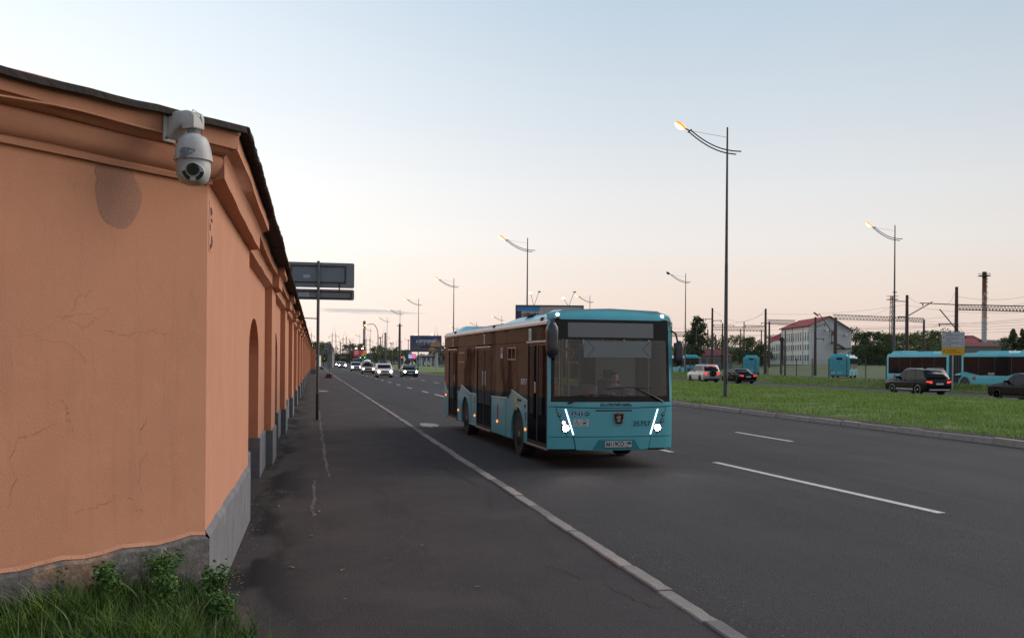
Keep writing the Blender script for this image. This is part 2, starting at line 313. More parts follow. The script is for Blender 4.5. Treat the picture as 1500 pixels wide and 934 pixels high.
M['grey_wall'] = mat('pale_grey_brick', (.46, .48, .51), .9, col2=(.40, .42, .45), nscale=.6, layers=[(.8, .5, .8, (.34, .35, .37), .5, (1, 1, 3))])
M['red_roof'] = mat('red_metal_roof', (.30, .016, .022), .85, col2=(.24, .014, .018), nscale=.5)
M['maroon_roof'] = mat('maroon_roof', (.11, .014, .018), .9)
M['pane'] = mat('window_pane', (.05, .055, .06), .08, spec=.8)
M['frame_w'] = mat('white_frame', (.6, .6, .58), .6)
M['beige'] = mat('beige_render', (.42, .37, .30), .9)
M['bluegrey'] = mat('blue_grey_cladding', (.08, .12, .17), .8)
M['shed'] = mat('grey_cladding', (.17, .17, .18), .8)
print('A ok')
# ------------------------------------------------ setting: strips that follow the road
def bend(s): return 0 if s < 100 else 2.2e-5*(min(s, 900)-100)**2
def slist(s0, s1):
    out = [s0]; x = s0
    while x < s1:
        x += 1.0 if x < 40 else (2.5 if x < 110 else (8 if x < 300 else 60)); out.append(min(x, s1))
    return out
def strip(name, prof, s0, s1, m, kind='structure', noise=0, parent=None, sl=None, sub=1):
    S = sl or slist(s0, s1); pr = []
    for (a, b) in zip(prof, prof[1:]):
        for k in range(sub): f = k/sub; pr.append((a[0]+(b[0]-a[0])*f, a[1]+(b[1]-a[1])*f))
    pr.append(prof[-1]); mb = MB(); n = len(pr)
    for s in S:
        for i, (u, z) in enumerate(pr):
            dz = noise*(random.random()-.5)*2 if 0 < i < n-1 else 0
            mb.v.append((u+bend(s), s, z+dz))
    for j in range(len(S)-1):
        for i in range(n-1): mb.f.append((j*n+i, j*n+i+1, (j+1)*n+i+1, (j+1)*n+i)); mb.m.append(0)
    o = mb.obj(name, m, parent, smooth=60)
    if kind: o['kind'] = kind
    return o
strip('ground', [(-900, -.06), (-60, -.05), (0, -.05), (60, -.35), (900, -.05), (1800, -.05)], -30, 3500, M['field'])
strip('footpath', [(-1.6, .0), (3.02, .0)], -6, 560, M['asphalt_path'], sub=5)
strip('road', [(3.0, -.02), (10, .0), (17.36, -.02)], -6, 1500, M['asphalt_road'], sub=4)
MED = [(17.44, .10), (17.9, .15), (20, .22), (24, .25), (29, .27), (34, .24), (37, .14), (38.1, .03)]
def med_z(u):
    for a, b in zip(MED, MED[1:]):
        if a[0] <= u <= b[0]: return a[1]+(b[1]-a[1])*(u-a[0])/(b[0]-a[0])
    return 0
strip('grass_median', MED, 2, 1500, M['turf'], noise=.02, sub=3)
strip('far_carriageway', [(38.0, .0), (46.6, .0)], 2, 1500, M['asphalt_road'])
VER = [(46.5, .02), (47.2, .0), (48.2, -.08), (49.2, .12), (50.4, .42), (51.5, .50), (53.6, .50), (54.6, .40), (56.2, .14)]
def ver_z(u):
    for a, b in zip(VER, VER[1:]):
        if a[0] <= u <= b[0]: return a[1]+(b[1]-a[1])*(u-a[0])/(b[0]-a[0])
    return 0
strip('grass_verge', VER, 20, 700, M['bank'], noise=.03, sub=2)
strip('depot_yard', [(56, .12), (62, .15), (84, .15)], 20, 420, M['yard'])
strip('railway_embankment', [(83.8, .14), (86, .3), (93, .9), (103, 1.6), (118, 1.95), (400, 2.0), (700, 1.0)], 20, 900, M['field'], noise=.1, sub=2)
# far grass and path on the left beyond the wall
strip('verge_left', [(-60, .02), (-1.5, .02)], 142, 900, M['field'])
# painted dashes
def dash(u0, s0, u1, s1, wd=.15, z=.004):
    mb = MB(); n = max(2, int(abs(s1-s0)/1.0)); 
    zf = lambda u: (-.02+.02*(u-3)/7 if u < 10 else -.02*(u-10)/7.36)
    for i in range(n+1):
        f = i/n; u = u0+(u1-u0)*f; s = s0+(s1-s0)*f; wob = (random.random()-.5)*.012
        mb.v += [(u-wd/2+wob+bend(s), s, zf(u)+z), (u+wd/2+wob+bend(s), s, zf(u)+z)]
    for i in range(n): mb.f.append((2*i, 2*i+1, 2*i+3, 2*i+2)); mb.m.append(0)
    o = mb.obj('lane_dash', M['paint']); o['kind'] = 'structure'; return o
dash(8.50, 11.6, 8.15, 18.3); dash(8.08, 20.5, 7.85, 26.5, .14)
s = 28.7; 
while s < 330:
    t = min(1, max(0, (s-25)/45)); u = 7.85-.55*t
    dash(u, s, u-.03, s+(5.2 if s < 60 else 3.0), .14); s += 8.0 if s < 60 else 9
s = 22.9; first = True
while s < 330:
    t = min(1, max(0, (s-25)/60)); u = 12.35-.9*t
    dash(u, s, u-.03, s+3.3, .13); s += 10.5
s = 60
while s < 400: dash(42.2, s, 42.2, s+3, .13, .006+.02); s += 9
# small pale repair patches
for (u, sq, a, b) in ((3.75, 30.3, .55, .35), (-.2+1.0, 63.5, .8, .5)):
    mb = MB(); n = 14
    vs = [(u+a*math.cos(2*PI*k/n)*random.uniform(.7, 1.1)*.6, sq+b*3*math.sin(2*PI*k/n)*random.uniform(.7, 1.1), .004 if u < 3 else -.012) for k in range(n)]
    mb.add(vs, [tuple(range(n))]); o = mb.obj('pale_patch', M['kerb2']); o['kind'] = 'structure'
# ------------------------------------------------ near kerb: flush concrete stones with open joints
kr = empty('kerb', (0, 0, 0)); kr['kind'] = 'structure'
sv = 3.0; ks = []
km = []
kms = [M['kerb'], mat('kerb_concrete_pale', (.36, .30, .26), .9, col2=(.25, .21, .19), nscale=1.8, bump=.8, bscale=40, layers=[(14, .55, .8, (.12, .10, .09), .6)]), mat('kerb_concrete_dark', (.20, .18, .17), .9, col2=(.14, .125, .115), nscale=2, bump=.8, bscale=40, layers=[(14, .55, .8, (.09, .08, .07), .6)])]
for j in range(6):
    mb = MB(); j1 = [random.uniform(-.006, .006) for _ in range(8)]
    
    for i in range(7):
        e0, e1 = random.uniform(-.007, .004), random.uniform(-.007, .004); y = .985*i/6; hh = .022+j1[2]+random.uniform(-.003, .003)
        mb.v += [(-.075+e0, y, -.12), (-.075+e0, y, hh-.012), (-.062+e0, y, hh), (.062+e1, y, hh), (.075+e1, y, hh-.012), (.075+e1, y, -.12)]
    for i in range(6):
        for k in range(5): mb.f.append((i*6+k, i*6+6+k, i*6+7+k, i*6+1+k)); mb.m.append(0)
    mb.f += [tuple(range(6)), tuple(range(36, 42))]; mb.m += [0, 0]; km.append(mb.data('kerb_stone', kms[j % 3]))
proto = None
while sv < 98:
    o = bpy.data.objects.new('kerb_stone', random.choice(km)); link(o, kr)
    o.location = (3.09+random.uniform(-.012, .012), sv, random.uniform(-.006, .008)); o.rotation_euler = (0, 0, random.uniform(-.008, .008)); sv += 1.0
strip('far_kerb_run', [(3.0, -.05), (3.02, .02), (3.16, .02), (3.17, -.05)], 98, 560, M['kerb'], kind='stuff', parent=kr)
kr2 = empty('median_kerb', (0, 0, 0)); kr2['kind'] = 'structure'
km2 = {}
for Lk in (1.0, 1.55, 2.1):
    mb = MB(); mb.box(-.09, .09, 0, Lk-.02, -.2, .14); km2[Lk] = mb.data('kerb_stone', M['kerb2'])
sv = 10.
while sv < 130:
    Lk = random.choice([1.0, 1.0, 1.55, 2.1]); o = bpy.data.objects.new('kerb_stone', km2[Lk]); link(o, kr2)
    o.location = (17.4+random.uniform(-.02, .02)+bend(sv), sv, random.uniform(-.02, .02)); o.rotation_euler = (random.uniform(-.01, .01), random.uniform(-.03, .03), random.uniform(-.01, .01)); sv += Lk
strip('far_kerb_run', [(17.3, -.05), (17.32, .13), (17.48, .13), (17.5, .0)], 130, 900, M['kerb2'], kind='stuff', parent=kr2)
# ------------------------------------------------ footpath seam, cracks (raised/recessed thin geometry)
def ribbon(name, pts, wd, m, z, kind='structure'):
    mb = MB()
    for i, p in enumerate(pts):
        a = pts[max(i-1, 0)]; b = pts[min(i+1, len(pts)-1)]; dx, dy = b[0]-a[0], b[1]-a[1]; L = math.hypot(dx, dy) or 1
        ww = wd*random.uniform(.45, 1.2); nx, ny = -dy/L*ww/2, dx/L*ww/2
        mb.v += [(p[0]+nx, p[1]+ny, z), (p[0]-nx, p[1]-ny, z)]
    for i in range(len(pts)-1): mb.f.append((2*i, 2*i+1, 2*i+3, 2*i+2)); mb.m.append(0)
    o = mb.obj(name, m); o['kind'] = kind; return o
def wig(p, q, n, amp):
    return [(p[0]+(q[0]-p[0])*i/n+random.gauss(0, amp), p[1]+(q[1]-p[1])*i/n+random.gauss(0, amp*1.6)) for i in range(n+1)]
M['crack'] = mat('crack_dark', (.016, .014, .014), .95)
M['seam'] = mat('crumbled_seam', (.15, .125, .11), .95, col2=(.05, .045, .043), nscale=14, nlo=.45, nhi=.55)
ribbon('pavement_seam', wig((.33, 16.9), (.38, 46), 60, .018), .07, M['seam'], .004)
ribbon('pavement_seam', wig((.06, 12.6), (.10, 16.4), 20, .012), .05, M['seam'], .004)
ribbon('pavement_seam', wig((.08, 16.85), (.33, 16.9), 5, .01), .04, M['seam'], .0045)
ribbon('pavement_crack', wig((-.72, 12.55), (2.9, 13.0), 50, .006), .011, M['crack'], .004)
ribbon('pavement_crack', wig((2.32, 9.3), (2.50, 8.6), 20, .02), .009, M['crack'], .004)
ribbon('pavement_crack', wig((2.62, 8.4), (2.80, 7.5), 20, .018), .008, M['crack'], .0045)
ribbon('pavement_crack', wig((2.75, 14.6), (2.45, 12.9), 30, .025), .014, M['crack'], .0045)
ribbon('pavement_crack', wig((2.45, 18.2), (2.7, 15.4), 34, .035), .028, M['crack'], .004)
ribbon('pavement_crack', wig((2.5, 26), (2.8, 20), 40, .03), .03, M['crack'], .004)
ribbon('road_crack', wig((8.0, 20.3), (8.15, 18.4), 20, .02), .03, M['crack'], .0)
# dry leaves and grit on the footpath
lm = []
for j in range(4):
    mb = MB(); n = 6; r = .03
    vs = [(r*math.cos(2*PI*k/n)*(1.6 if k == 0 else 1), r*.55*math.sin(2*PI*k/n), .006+random.uniform(0, .014)) for k in range(n)]; mb.add(vs, [tuple(range(n))]); lm.append(mb.data('dry_leaf', M['leafdry']))
leafpx = [(365, 752, 'pale dry leaf at the very foot of the grey plinth before the crack'), (378, 741, 'dry yellow leaf in the cluster near the grey plinth'), (409, 742, 'dark dry leaf lying on the cross crack near the wall'), (415, 722, 'small dark leaf beyond the cross crack'), (468, 750, 'yellow dry leaf where the seam meets the cross crack'), (456, 786, 'pale dry leaf just before the cross crack, near the seam'), (428, 832, 'brown dry leaf in the middle of the near footpath'), (502, 836, 'dark curled leaf on the near footpath, right of the grass'), (345, 797, 'dry leaf at the plinth foot next to the grass clump'), (372, 690, 'dry leaf by the first recess of the wall'), (441, 684, 'tiny dark leaf beside the seam, farthest of the leaves'), (560, 730, 'dark leaf beyond the cross crack in the middle of the footpath'), (620, 800, 'single dry leaf on the footpath midway to the kerb'), (700, 860, 'dry leaf lying on the near footpath close to the kerb'), (505, 878, 'light brown leaf near the bottom edge of the picture')]
for i, (px, py, lb) in enumerate(leafpx):
    r = ray(px, py); t = -EYE/r[2]
    o = bpy.data.objects.new('dry_leaf', lm[i % 4]); C.objects.link(o); o.location = (r[0]*t, r[1]*t, .003); o.rotation_euler = (0, 0, random.uniform(0, 6)); sc = random.uniform(.7, 1.4); o.scale = (sc, sc, sc)
    tag(o, lb, 'leaf', 'dry leaves scattered on the footpath')
# ------------------------------------------------ perimeter wall
WD = Vector((.0068, 1)).normalized(); WN = Vector((WD.y, -WD.x)); W0 = Vector((-.787, 7.78)); HT = 3.80
wall = empty('perimeter_wall', (W0.x, W0.y, 0), math.atan2(-WD.x, WD.y), 'long ochre rendered wall with arched niches, grey plinth and dark tarred coping', 'wall')
# local frame of the wall: +y runs along it, +x points to the footpath
PW, PITCH, P1, PAN, NB = 1.65, 8.0, 4.75, -.13, 15
NX, NW, NS, NA, ND = None, 1.2, 2.12, 2.68, .42     # niche half width, spring, apex, depth
def arch(n=14): return [(-NW*math.cos(PI*k/n), NS+(NA-NS)*math.sin(PI*k/n)) for k in range(n+1)]
def panel_mb(L):
    mb = MB(); A = arch(); c = L/2; x = PAN
    mb.quad((x, 0, -.2), (x, c-NW, -.2), (x, c-NW, HT), (x, 0, HT)); mb.quad((x, c+NW, -.2), (x, L, -.2), (x, L, HT), (x, c+NW, HT))
    for a, b in zip(A, A[1:]):
        mb.quad((x, c+a[0], a[1]), (x, c+b[0], b[1]), (x, c+b[0], HT), (x, c+a[0], HT))
        mb.quad((x, c+a[0], a[1]), (x, c+b[0], b[1]), (x-ND, c+b[0], b[1]), (x-ND, c+a[0], a[1]))
        mb.quad((x-ND, c+a[0], a[1]), (x-ND, c+b[0], b[1]), (x-ND, c+b[0], -.2), (x-ND, c+a[0], -.2))
    for sg in (-1, 1): mb.quad((x, c+sg*NW, -.2), (x-ND, c+sg*NW, -.2), (x-ND, c+sg*NW, NS), (x, c+sg*NW, NS))
    return mb
def wob(n, amp): 
    v = 0; o = []
    for i in range(n): v = v*.8+random.gauss(0, amp); o.append(v)
    return o
SPROF = [(0, 3.40), (.13, 3.43), (.13, 3.60), (.145, 3.62), (.15, 3.635), (.23, 3.65), (.23, HT)]
def cornice_mb(L, x0, capA=True, capB=True, mitreA=0, n=None):
    n = n or max(4, int(L/.35)); mb = MB(); wv = [wob(n+1, .006) for _ in SPROF]
    for i in range(n+1):
        for k, (p, z) in enumerate(SPROF):
            y = L*i/n+(mitreA*(p) if i == 0 else 0)
            mb.v.append((x0+p+(wv[k][i]*.5 if p else 0), y, z+wv[k][i]))
    K = len(SPROF)
    for i in range(n):
        for k in range(K-1): mb.f.append((i*K+k, (i+1)*K+k, (i+1)*K+k+1, i*K+k+1)); mb.m.append(0)
    for i, cap in ((0, capA), (n, capB)):
        if cap: 
            q = len(mb.v); mb.v.append((x0, L*i/n, HT)); mb.f.append(tuple(i*K+k for k in range(K))+(q,)); mb.m.append(0)
    return mb
def pier_mb(L): return MB().box(PAN-.1, 0, 0, L, -.2, HT)
def plinth_seg(mb, x, y0, y1, h=.69, t=.035): 
    mb.box(x-.02, x+t, y0, y1, -.2, h-.03); mb.add([(x+t, y0, h-.03), (x+t, y1, h-.03), (x, y1, h), (x, y0, h), (x-.02, y0, h), (x-.02, y1, h)], [(0, 1, 2, 3)]); return mb
PL = PITCH-PW
proto_w = {}
def wp(name, mb, mt, y, sm=None, key=None):
    if key and key in proto_w:
        o = bpy.data.objects.new(name, proto_w[key]); link(o, wall)
    else:
        o = mb().obj(name, mt, wall, smooth=sm)
        if key: proto_w[key] = o.data
    o.location = (0, y, 0); return o
def plinth_panel():
    mb = MB(); c = PL/2
    plinth_seg(mb, PAN, .04, c-NW); plinth_seg(mb, PAN, c+NW, PL-.04); mb.box(PAN-ND-.01, PAN-ND+.03, c-NW+.001, c+NW-.001, -.2, .69)
    mb.box(PAN-ND+.03, PAN+.033, c-NW-.02, c-NW+.03, -.2, .687); mb.box(PAN-ND+.03, PAN+.033, c+NW-.03, c+NW+.02, -.2, .687); return mb
def plinth_pier(L):
    mb = MB(); mb.box(PAN-.02, .035, -.035, L+.035, -.2, .67); return mb
# corner pier
wp('pier', lambda: MB().box(PAN-.1, 0, 0, P1, -.2, HT), M['wall'], 0)
wp('cornice', lambda: cornice_mb(P1, 0, True, True, -.414), M['wall'], 0, 50)
def plinth_corner():
    mb = MB(); n = 16; rows = []
    for i in range(n+1):
        y = P1*i/n; h = .69+random.uniform(-.012, .012); o_ = -.035*.414 if i == 0 else 0
        mb.v += [(.035, y+o_, -.2), (.035, y+o_, h-.05), (.0, y, h)]
    for i in range(n):
        for k in range(2): mb.f.append((i*3+k, i*3+3+k, i*3+4+k, i*3+1+k)); mb.m.append(0)
    mb.quad((.035, P1, -.2), (PAN-.01, P1+.001, -.2), (PAN-.01, P1+.001, .68), (.035, P1, .64))
    return mb
wp('plinth', plinth_corner, M['plinth'], 0, None)
y = P1
for k in range(NB+1):
    wp('wall_panel', lambda: panel_mb(PL), M['wall'], y, None, 'panel'); wp('cornice', lambda: cornice_mb(PL, PAN, False, False), M['wall'], y, 50, 'corn'); wp('plinth', plinth_panel, M['plinth'], y, None, 'plp')
    y += PL
    wp('pier', lambda: pier_mb(PW), M['wall'], y, None, 'pier'); wp('cornice', lambda: cornice_mb(PW, 0, True, True), M['wall'], y, 50, 'cornp'); wp('plinth', lambda: plinth_pier(PW), M['plinth'], y, None, 'plr')
    y += PW
YE = y
wp('end_pier', lambda: MB().box(-1.4, .75, 0, 2.0, -.2, HT-.25), M['wall'], YE); wp('end_plinth', lambda: MB().box(-1.45, .79, -.04, 2.04, -.2, .69), M['plinth'], YE)
wp('wall_core', lambda: MB().box(-1.1, PAN-ND-.02, .75, YE, -.2, HT-.02), M['wall'], 0)
# front face: turns 45 degrees towards the camera
FA = math.atan2(1.12, 1.17)
front = Vector((-math.sin(FA), -math.cos(FA)))      # world direction away from the corner
def F(a, p, z):                                      # distance from corner, projection, height -> wall-local
    q = W0+front*a+Vector((math.cos(FA), -math.sin(FA)))*p-W0
    ca = math.atan2(-WD.x, WD.y); return (q.x*math.cos(-ca)-q.y*math.sin(-ca), q.x*math.sin(-ca)+q.y*math.cos(-ca), z)
FL = 9.0
mb = MB(); mb.quad(F(0, 0, .60), F(FL, 0, .60), F(FL, 0, HT), F(0, 0, HT)); mb.quad(F(0, 0, HT), F(FL, 0, HT), F(FL, -.9, HT), F(0, -.9, HT))
mb.obj('front_face', M['wall'], wall)
FPROF = [(0, 3.385), (.035, 3.385), (.04, 3.41), (.045, 3.43), (.065, 3.44), (.085, 3.46), (.105, 3.49), (.12, 3.525), (.125, 3.56), (.118, 3.585), (.10, 3.60), (.135, 3.605), (.175, 3.625), (.20, 3.65), (.23, 3.655), (.235, HT-.05), (.25, HT-.035), (.25, HT)]
mb = MB(); n = 40; K = len(FPROF); wv = [wob(n+1, .0025) for _ in FPROF]; mit = math.tan(R_(22.5))
for i in range(n+1):
    for k, (p, z) in enumerate(FPROF):
        a = FL*i/n-(p*mit if i == 0 else 0); mb.v.append(F(a, p+wv[k][i]*(1 if p else 0), z+wv[k][i]))
for i in range(n):
    for k in range(K-1): mb.f.append((i*K+k, (i+1)*K+k, (i+1)*K+k+1, i*K+k+1)); mb.m.append(0)
mb.f.append(tuple(range(K))+(len(mb.v),)); mb.m.append(0); mb.v.append(F(0, -.02, HT)); mb.obj('front_cornice', M['wall'], wall, smooth=35)
# peeling plinth with broken plaster edge and separate stone facings
mb = MB(); n = 60; tops = []
for i in range(n+1):
    a = FL*i/n; h = .655+.006*math.sin(i*1.7)+random.uniform(-.009, .009); tops.append(h)
    mb.v += [F(a-(.035*mit if i == 0 else 0), .035, -.2), F(a-(.035*mit if i == 0 else 0), .035+(random.uniform(-.008, .002) if i else 0), h-.02), F(a, .0, h+.012), F(a, -.01, h+.02)]
for i in range(n):
    for k in range(3): mb.f.append((i*4+k, i*4+4+k, i*4+5+k, i*4+1+k)); mb.m.append(0)
mb.obj('front_plinth', M['plinthold'], wall, smooth=40)
mb = MB()
M['lip'] = mat('pale_plaster_lip', (.56, .29, .19), .95, col2=(.48, .22, .14), nscale=8, bump=.4)
for i in range(n):
    a0, a1 = FL*i/n, FL*(i+1)/n; h0, h1 = tops[i]+.004, tops[i+1]+.004
    mb.add([F(a0, .0, h0), F(a1, .0, h1), F(a1, .012, h1+.008), F(a0, .012, h0+.008), F(a0, .003, h0+.035), F(a1, .003, h1+.035)], [(0, 1, 2, 3), (3, 2, 5, 4)])
mb.obj('plaster_lip', M['lip'], wall, smooth=40)
# damp round stain, bare rusty bracket scar
def blob(name, cx, cz, rx, rz, m, fn, n=28, parent=wall, jag=.06):
    mb = MB(); vs = []
    ph = random.uniform(0, 6)
    for k in range(n):
        t = 2*PI*k/n; j = 1+jag*math.sin(3*t+ph)+jag*.7*math.sin(5*t+2*ph)+random.uniform(-.5, .5)*jag*.5
        vs.append(fn(cx+rx*j*math.cos(t), cz+rz*j*math.sin(t)))
    mb.add(vs, [tuple(range(n))]); return mb.obj(name, m, parent)
M['stain'] = mat('grey_brown_patch_paint', (.33, .165, .11), .92, col2=(.35, .18, .12), nscale=3, bump=.3, bscale=45)
blob('repaint_patch', .79, 3.17, .185, .215, M['stain'], lambda a, z: F(a, .0015, z), n=40, jag=.035)
blob('repaint_patch_top', .82, 3.33, .16, .09, M['stain'], lambda a, z: F(a, .002, min(z, 3.383)), jag=.02)
mb = MB()
mb.prism([(.10, 2.88), (.34, 2.90), (.36, 3.05), (.33, 3.18), (.36, 3.27), (.12, 3.28), (.09, 3.1)], .0, .004, lambda a, b, t: (t, a, b)); scar = mb.obj('bracket_scar', M['lip'], wall)
for (a0, a1, z0, z1) in ((.13, .31, 3.17, 3.25), (.18, .34, 3.13, 3.16), (.12, .20, 3.04, 3.12), (.22, .33, 2.92, 3.02), (.13, .24, 2.90, 2.95)):
    mb = MB(); n = 10; vs = [(.006, (a0+a1)/2+(a1-a0)/2*math.cos(2*PI*k/n)*random.uniform(.6, 1.1), (z0+z1)/2+(z1-z0)/2*math.sin(2*PI*k/n)*random.uniform(.7, 1.2)) for k in range(n)]; mb.add(vs, [tuple(range(n))]); mb.obj('rust_spot', M['rust'], scar)
# hair cracks in the render
for (pts) in ([(1.2, 1.75), (1.17, 1.68), (1.19, 1.63), (1.14, 1.58), (1.13, 1.5)], [(.58, .88), (.66, 1.03), (.78, 1.05), (.9, 1.0), (1.02, .99), (1.15, .965)], [(.58, 1.03), (.60, 1.2), (.56, 1.35), (.58, 1.5), (.55, 1.62)], [(1.25, 1.6), (1.4, 1.52), (1.5, 1.53), (1.56, 1.4), (1.55, 1.2), (1.58, 1.05)], [(.3, 2.2), (.5, 2.24), (.75, 2.19), (.95, 2.25)], [(1.0, 2.5), (1.1, 2.45), (1.15, 2.32), (1.3, 2.30)]):
    mb = MB(); P = []
    for a, b in zip(pts, pts[1:]):
        for k in range(5): P.append((a[0]+(b[0]-a[0])*k/5+random.gauss(0, .012), a[1]+(b[1]-a[1])*k/5+random.gauss(0, .010)))
    for i, p in enumerate(P):
        wd = .0007*random.uniform(.3, 1.5); mb.v += [F(p[0]-wd, .002, p[1]-wd), F(p[0]+wd, .002, p[1]+wd)]
    for i in range(len(P)-1): mb.f.append((2*i, 2*i+1, 2*i+3, 2*i+2)); mb.m.append(0)
    mb.obj('render_crack', M['crack_w'] if 'crack_w' in M else M.setdefault('crack_w', mat('render_crack_brown', (.20, .09, .055), .95)), wall)
# coping: lengths of tarred roofing with ragged drooping edges
def coping_piece(fn, L, e0=.30, top=.10):
    mb = MB(); n = max(3, int(L/.16)); 
    for i in range(n+1):
        a = L*i/n; d = random.uniform(-.005, .005); e = e0+random.uniform(-.007, .007)
        for (p, z) in ((-.9, HT+.14), (.02, HT+.062), (e-.02, HT+.043+d), (e, HT+.035+d), (e+.006, HT-.012+d), (e-.012, HT-.018+d), (e-.03, HT+.012), (-.05, HT+.004)):
            mb.v.append(fn(a, p, z))
    for i in range(n):
        for k in range(7): mb.f.append((i*8+k, i*8+8+k, i*8+9+k, i*8+1+k)); mb.m.append(0)
    mb.f += [tuple(range(8)), tuple(range(n*8, n*8+8))]; mb.m += [0, 0]
    return mb
a = .0; i = 0
while a < FL:
    L = min(1.9, FL-a); dz = random.uniform(-.004, .004)
    # first piece reaches the mitre
    ext = .12 if a == 0 else 0
    coping_piece(lambda t, p, z, a=a, dz=dz, ext=ext: F(a+t-ext*(1 if t < .05 else 0), p, z+dz-.012-.045*min(1, (a+t)/1.6)), L-.006, .30).obj('coping_slab', M['coping'], wall, smooth=30); a += L; i += 1
protoc = [coping_piece(lambda t, p, z: (p, t, z), 1.33-.01, .325+random.uniform(-.008, .008)).data('coping_slab', M['coping']) for _ in range(5)]
a = -.05; first = True
while a < YE-.5:
    o = bpy.data.objects.new('coping_slab', random.choice(protoc)); link(o, wall); o.location = (random.uniform(-.008, .010), a, random.uniform(-.006, .008)); o.rotation_euler = (0, 0, random.uniform(-.004, .004)); a += 1.33
# ------------------------------------------------ cable and camera on the front face
ca = math.atan2(-WD.x, WD.y)
def FW(a, p, z): q = W0+front*a+Vector((math.cos(FA), -math.sin(FA)))*p; return (q.x, q.y, z)
mb = MB(); pts = []
for k in range(30):
    a = 5.5-(5.5-.60)*k/29; pts.append(FW(a, .243, 3.635+.014*math.sin(a*2.4)+.012*math.sin(a*5+1)))
pts += [FW(.55, .24, 3.60), FW(.48, .27, 3.54), FW(.44, .33, 3.50)]
o = mb.tube(pts, .009, 6).obj('camera_cable', M['wall'], None, smooth=60); tag(o, 'thin painted-over cable running along the wall cornice to the white camera', 'cable')
sc_ = empty('security_camera', FW(.52, .245, 3.66), -(FA)+PI/2+PI/2+0, 'white dome security camera on a bracket at the ochre wall corner', 'camera')
# local: origin at bracket; use world-aligned geometry via inverse
inv = sc_.matrix_basis.inverted() if False else (Matrix.Translation(sc_.location) @ Matrix.Rotation(sc_.rotation_euler.z, 4, 'Z')).inverted()
def SC(a, p, z): return tuple(inv @ Vector(FW(a, p, z)))
mb = MB(); vs = []
for (a, z) in ((.615, 3.575), (.515, 3.575), (.515, 3.79), (.615, 3.79)): vs += [SC(a, .245, z), SC(a, .262, z)]
mb.add(vs, [(0, 2, 4, 6), (1, 7, 5, 3), (0, 1, 3, 2), (2, 3, 5, 4), (4, 5, 7, 6), (6, 7, 1, 0)]); mb.obj('mount_plate', M['camwhite'], sc_, bevel=.004)
for (a, z) in ((.595, 3.60), (.595, 3.765)): MB().cyl(SC(a, .262, z), SC(a, .270, z), .010, n=10).obj('bolt', M['blk'], sc_)
ax, ap = .505, .44        # dome axis
arm = MB(); prof_ = [(.262, 3.595), (.262, 3.775), (.33, 3.788), (.43, 3.786), (.475, 3.772), (.494, 3.74), (.494, 3.655), (.392, 3.655), (.385, 3.685), (.33, 3.655)]
arm.prism(prof_, .452, .556, lambda a, b, t: SC(t+(.52-.505)*(1-(a-.262)/.23)*0+(.03*(1-(a-.262)/.23)), a, b)); arm.obj('bracket_arm', M['camwhite'], sc_, smooth=50, bevel=.018)
cx, cy, _ = SC(ax, ap, 0)
zc = -3.66
def L_(prof, n=36): mb = MB(); mb.lathe([(r, z-3.66) for r, z in prof], n, (cx, cy, 0)); return mb
L_([(.0, 3.66), (.043, 3.66), (.043, 3.607), (.0, 3.607)]).obj('collar', M['camgrey'], sc_, smooth=40)
L_([(0, 3.625), (.050, 3.622), (.062, 3.612), (.088, 3.600), (.102, 3.580), (.113, 3.545), (.123, 3.505), (.130, 3.46), (.133, 3.44), (.133, 3.432), (.122, 3.430), (0, 3.430)]).obj('housing', M['camwhite'], sc_, smooth=35)
L_([(.116, 3.432), (.118, 3.40), (.119, 3.37), (.115, 3.335), (.103, 3.302), (.08, 3.276), (.045, 3.262), (0, 3.258)]).obj('dome', M['camwhite'], sc_, smooth=50)
# lens face: towards the camera of the photograph's side (front-right, slightly down)
vd = Vector((.10, -1, -.18)).normalized(); R3 = (Matrix.Rotation(-sc_.rotation_euler.z, 4, 'Z'))
ld = (R3 @ vd).normalized(); lu = (Vector((0, 0, 1))-ld*ld.z).normalized(); lr = ld.cross(lu)
ctr = Vector((cx, cy, 3.357-3.66))
def LF(x, y_, d): return tuple(ctr+lr*x+lu*y_+ld*d)
mb = MB(); n = 28
ring = lambda rx, ry, d, oy=0: [LF(rx*math.cos(2*PI*k/n)*(1+.06*math.cos(4*PI*k/n)), oy+ry*math.sin(2*PI*k/n), d) for k in range(n)]
rs = [ring(.080, .070, .080), ring(.078, .068, .116), ring(.070, .060, .124)]
for r in rs: mb.v += r
for j in range(2):
    for k in range(n): mb.f.append((j*n+k, j*n+(k+1) % n, (j+1)*n+(k+1) % n, (j+1)*n+k)); mb.m.append(0)
mb.f.append(tuple(range(2*n, 3*n))); mb.m.append(0)
fp = mb.obj('lens_plate', M['camwhite'], sc_, smooth=35)
mb = MB(); mb.cyl(LF(0, .018, .115), LF(0, .018, .139), .045, .042, 24); mb.obj('lens_ring', M['blk'], fp)
mb = MB(); mb.cyl(LF(0, .018, .136), LF(0, .018, .141), .034, .030, 20); mb.obj('lens_glass', M['camlens'], fp)
for sg in (-1, 1):
    mb = MB(); P = []
    for k in range(9):
        t = R_(-8-62*k/8); P.append((sg*.050*math.cos(t), .012+.050*math.sin(t)))
    for k in range(8, -1, -1):
        t = R_(-8-62*k/8); P.append((sg*.078*math.cos(t)*.95, .012+.076*math.sin(t)))
    mb.prism(P, .120, .128, lambda a, b, t: LF(a, b, t)); mb.obj('infrared_window', M['camlens'], fp)
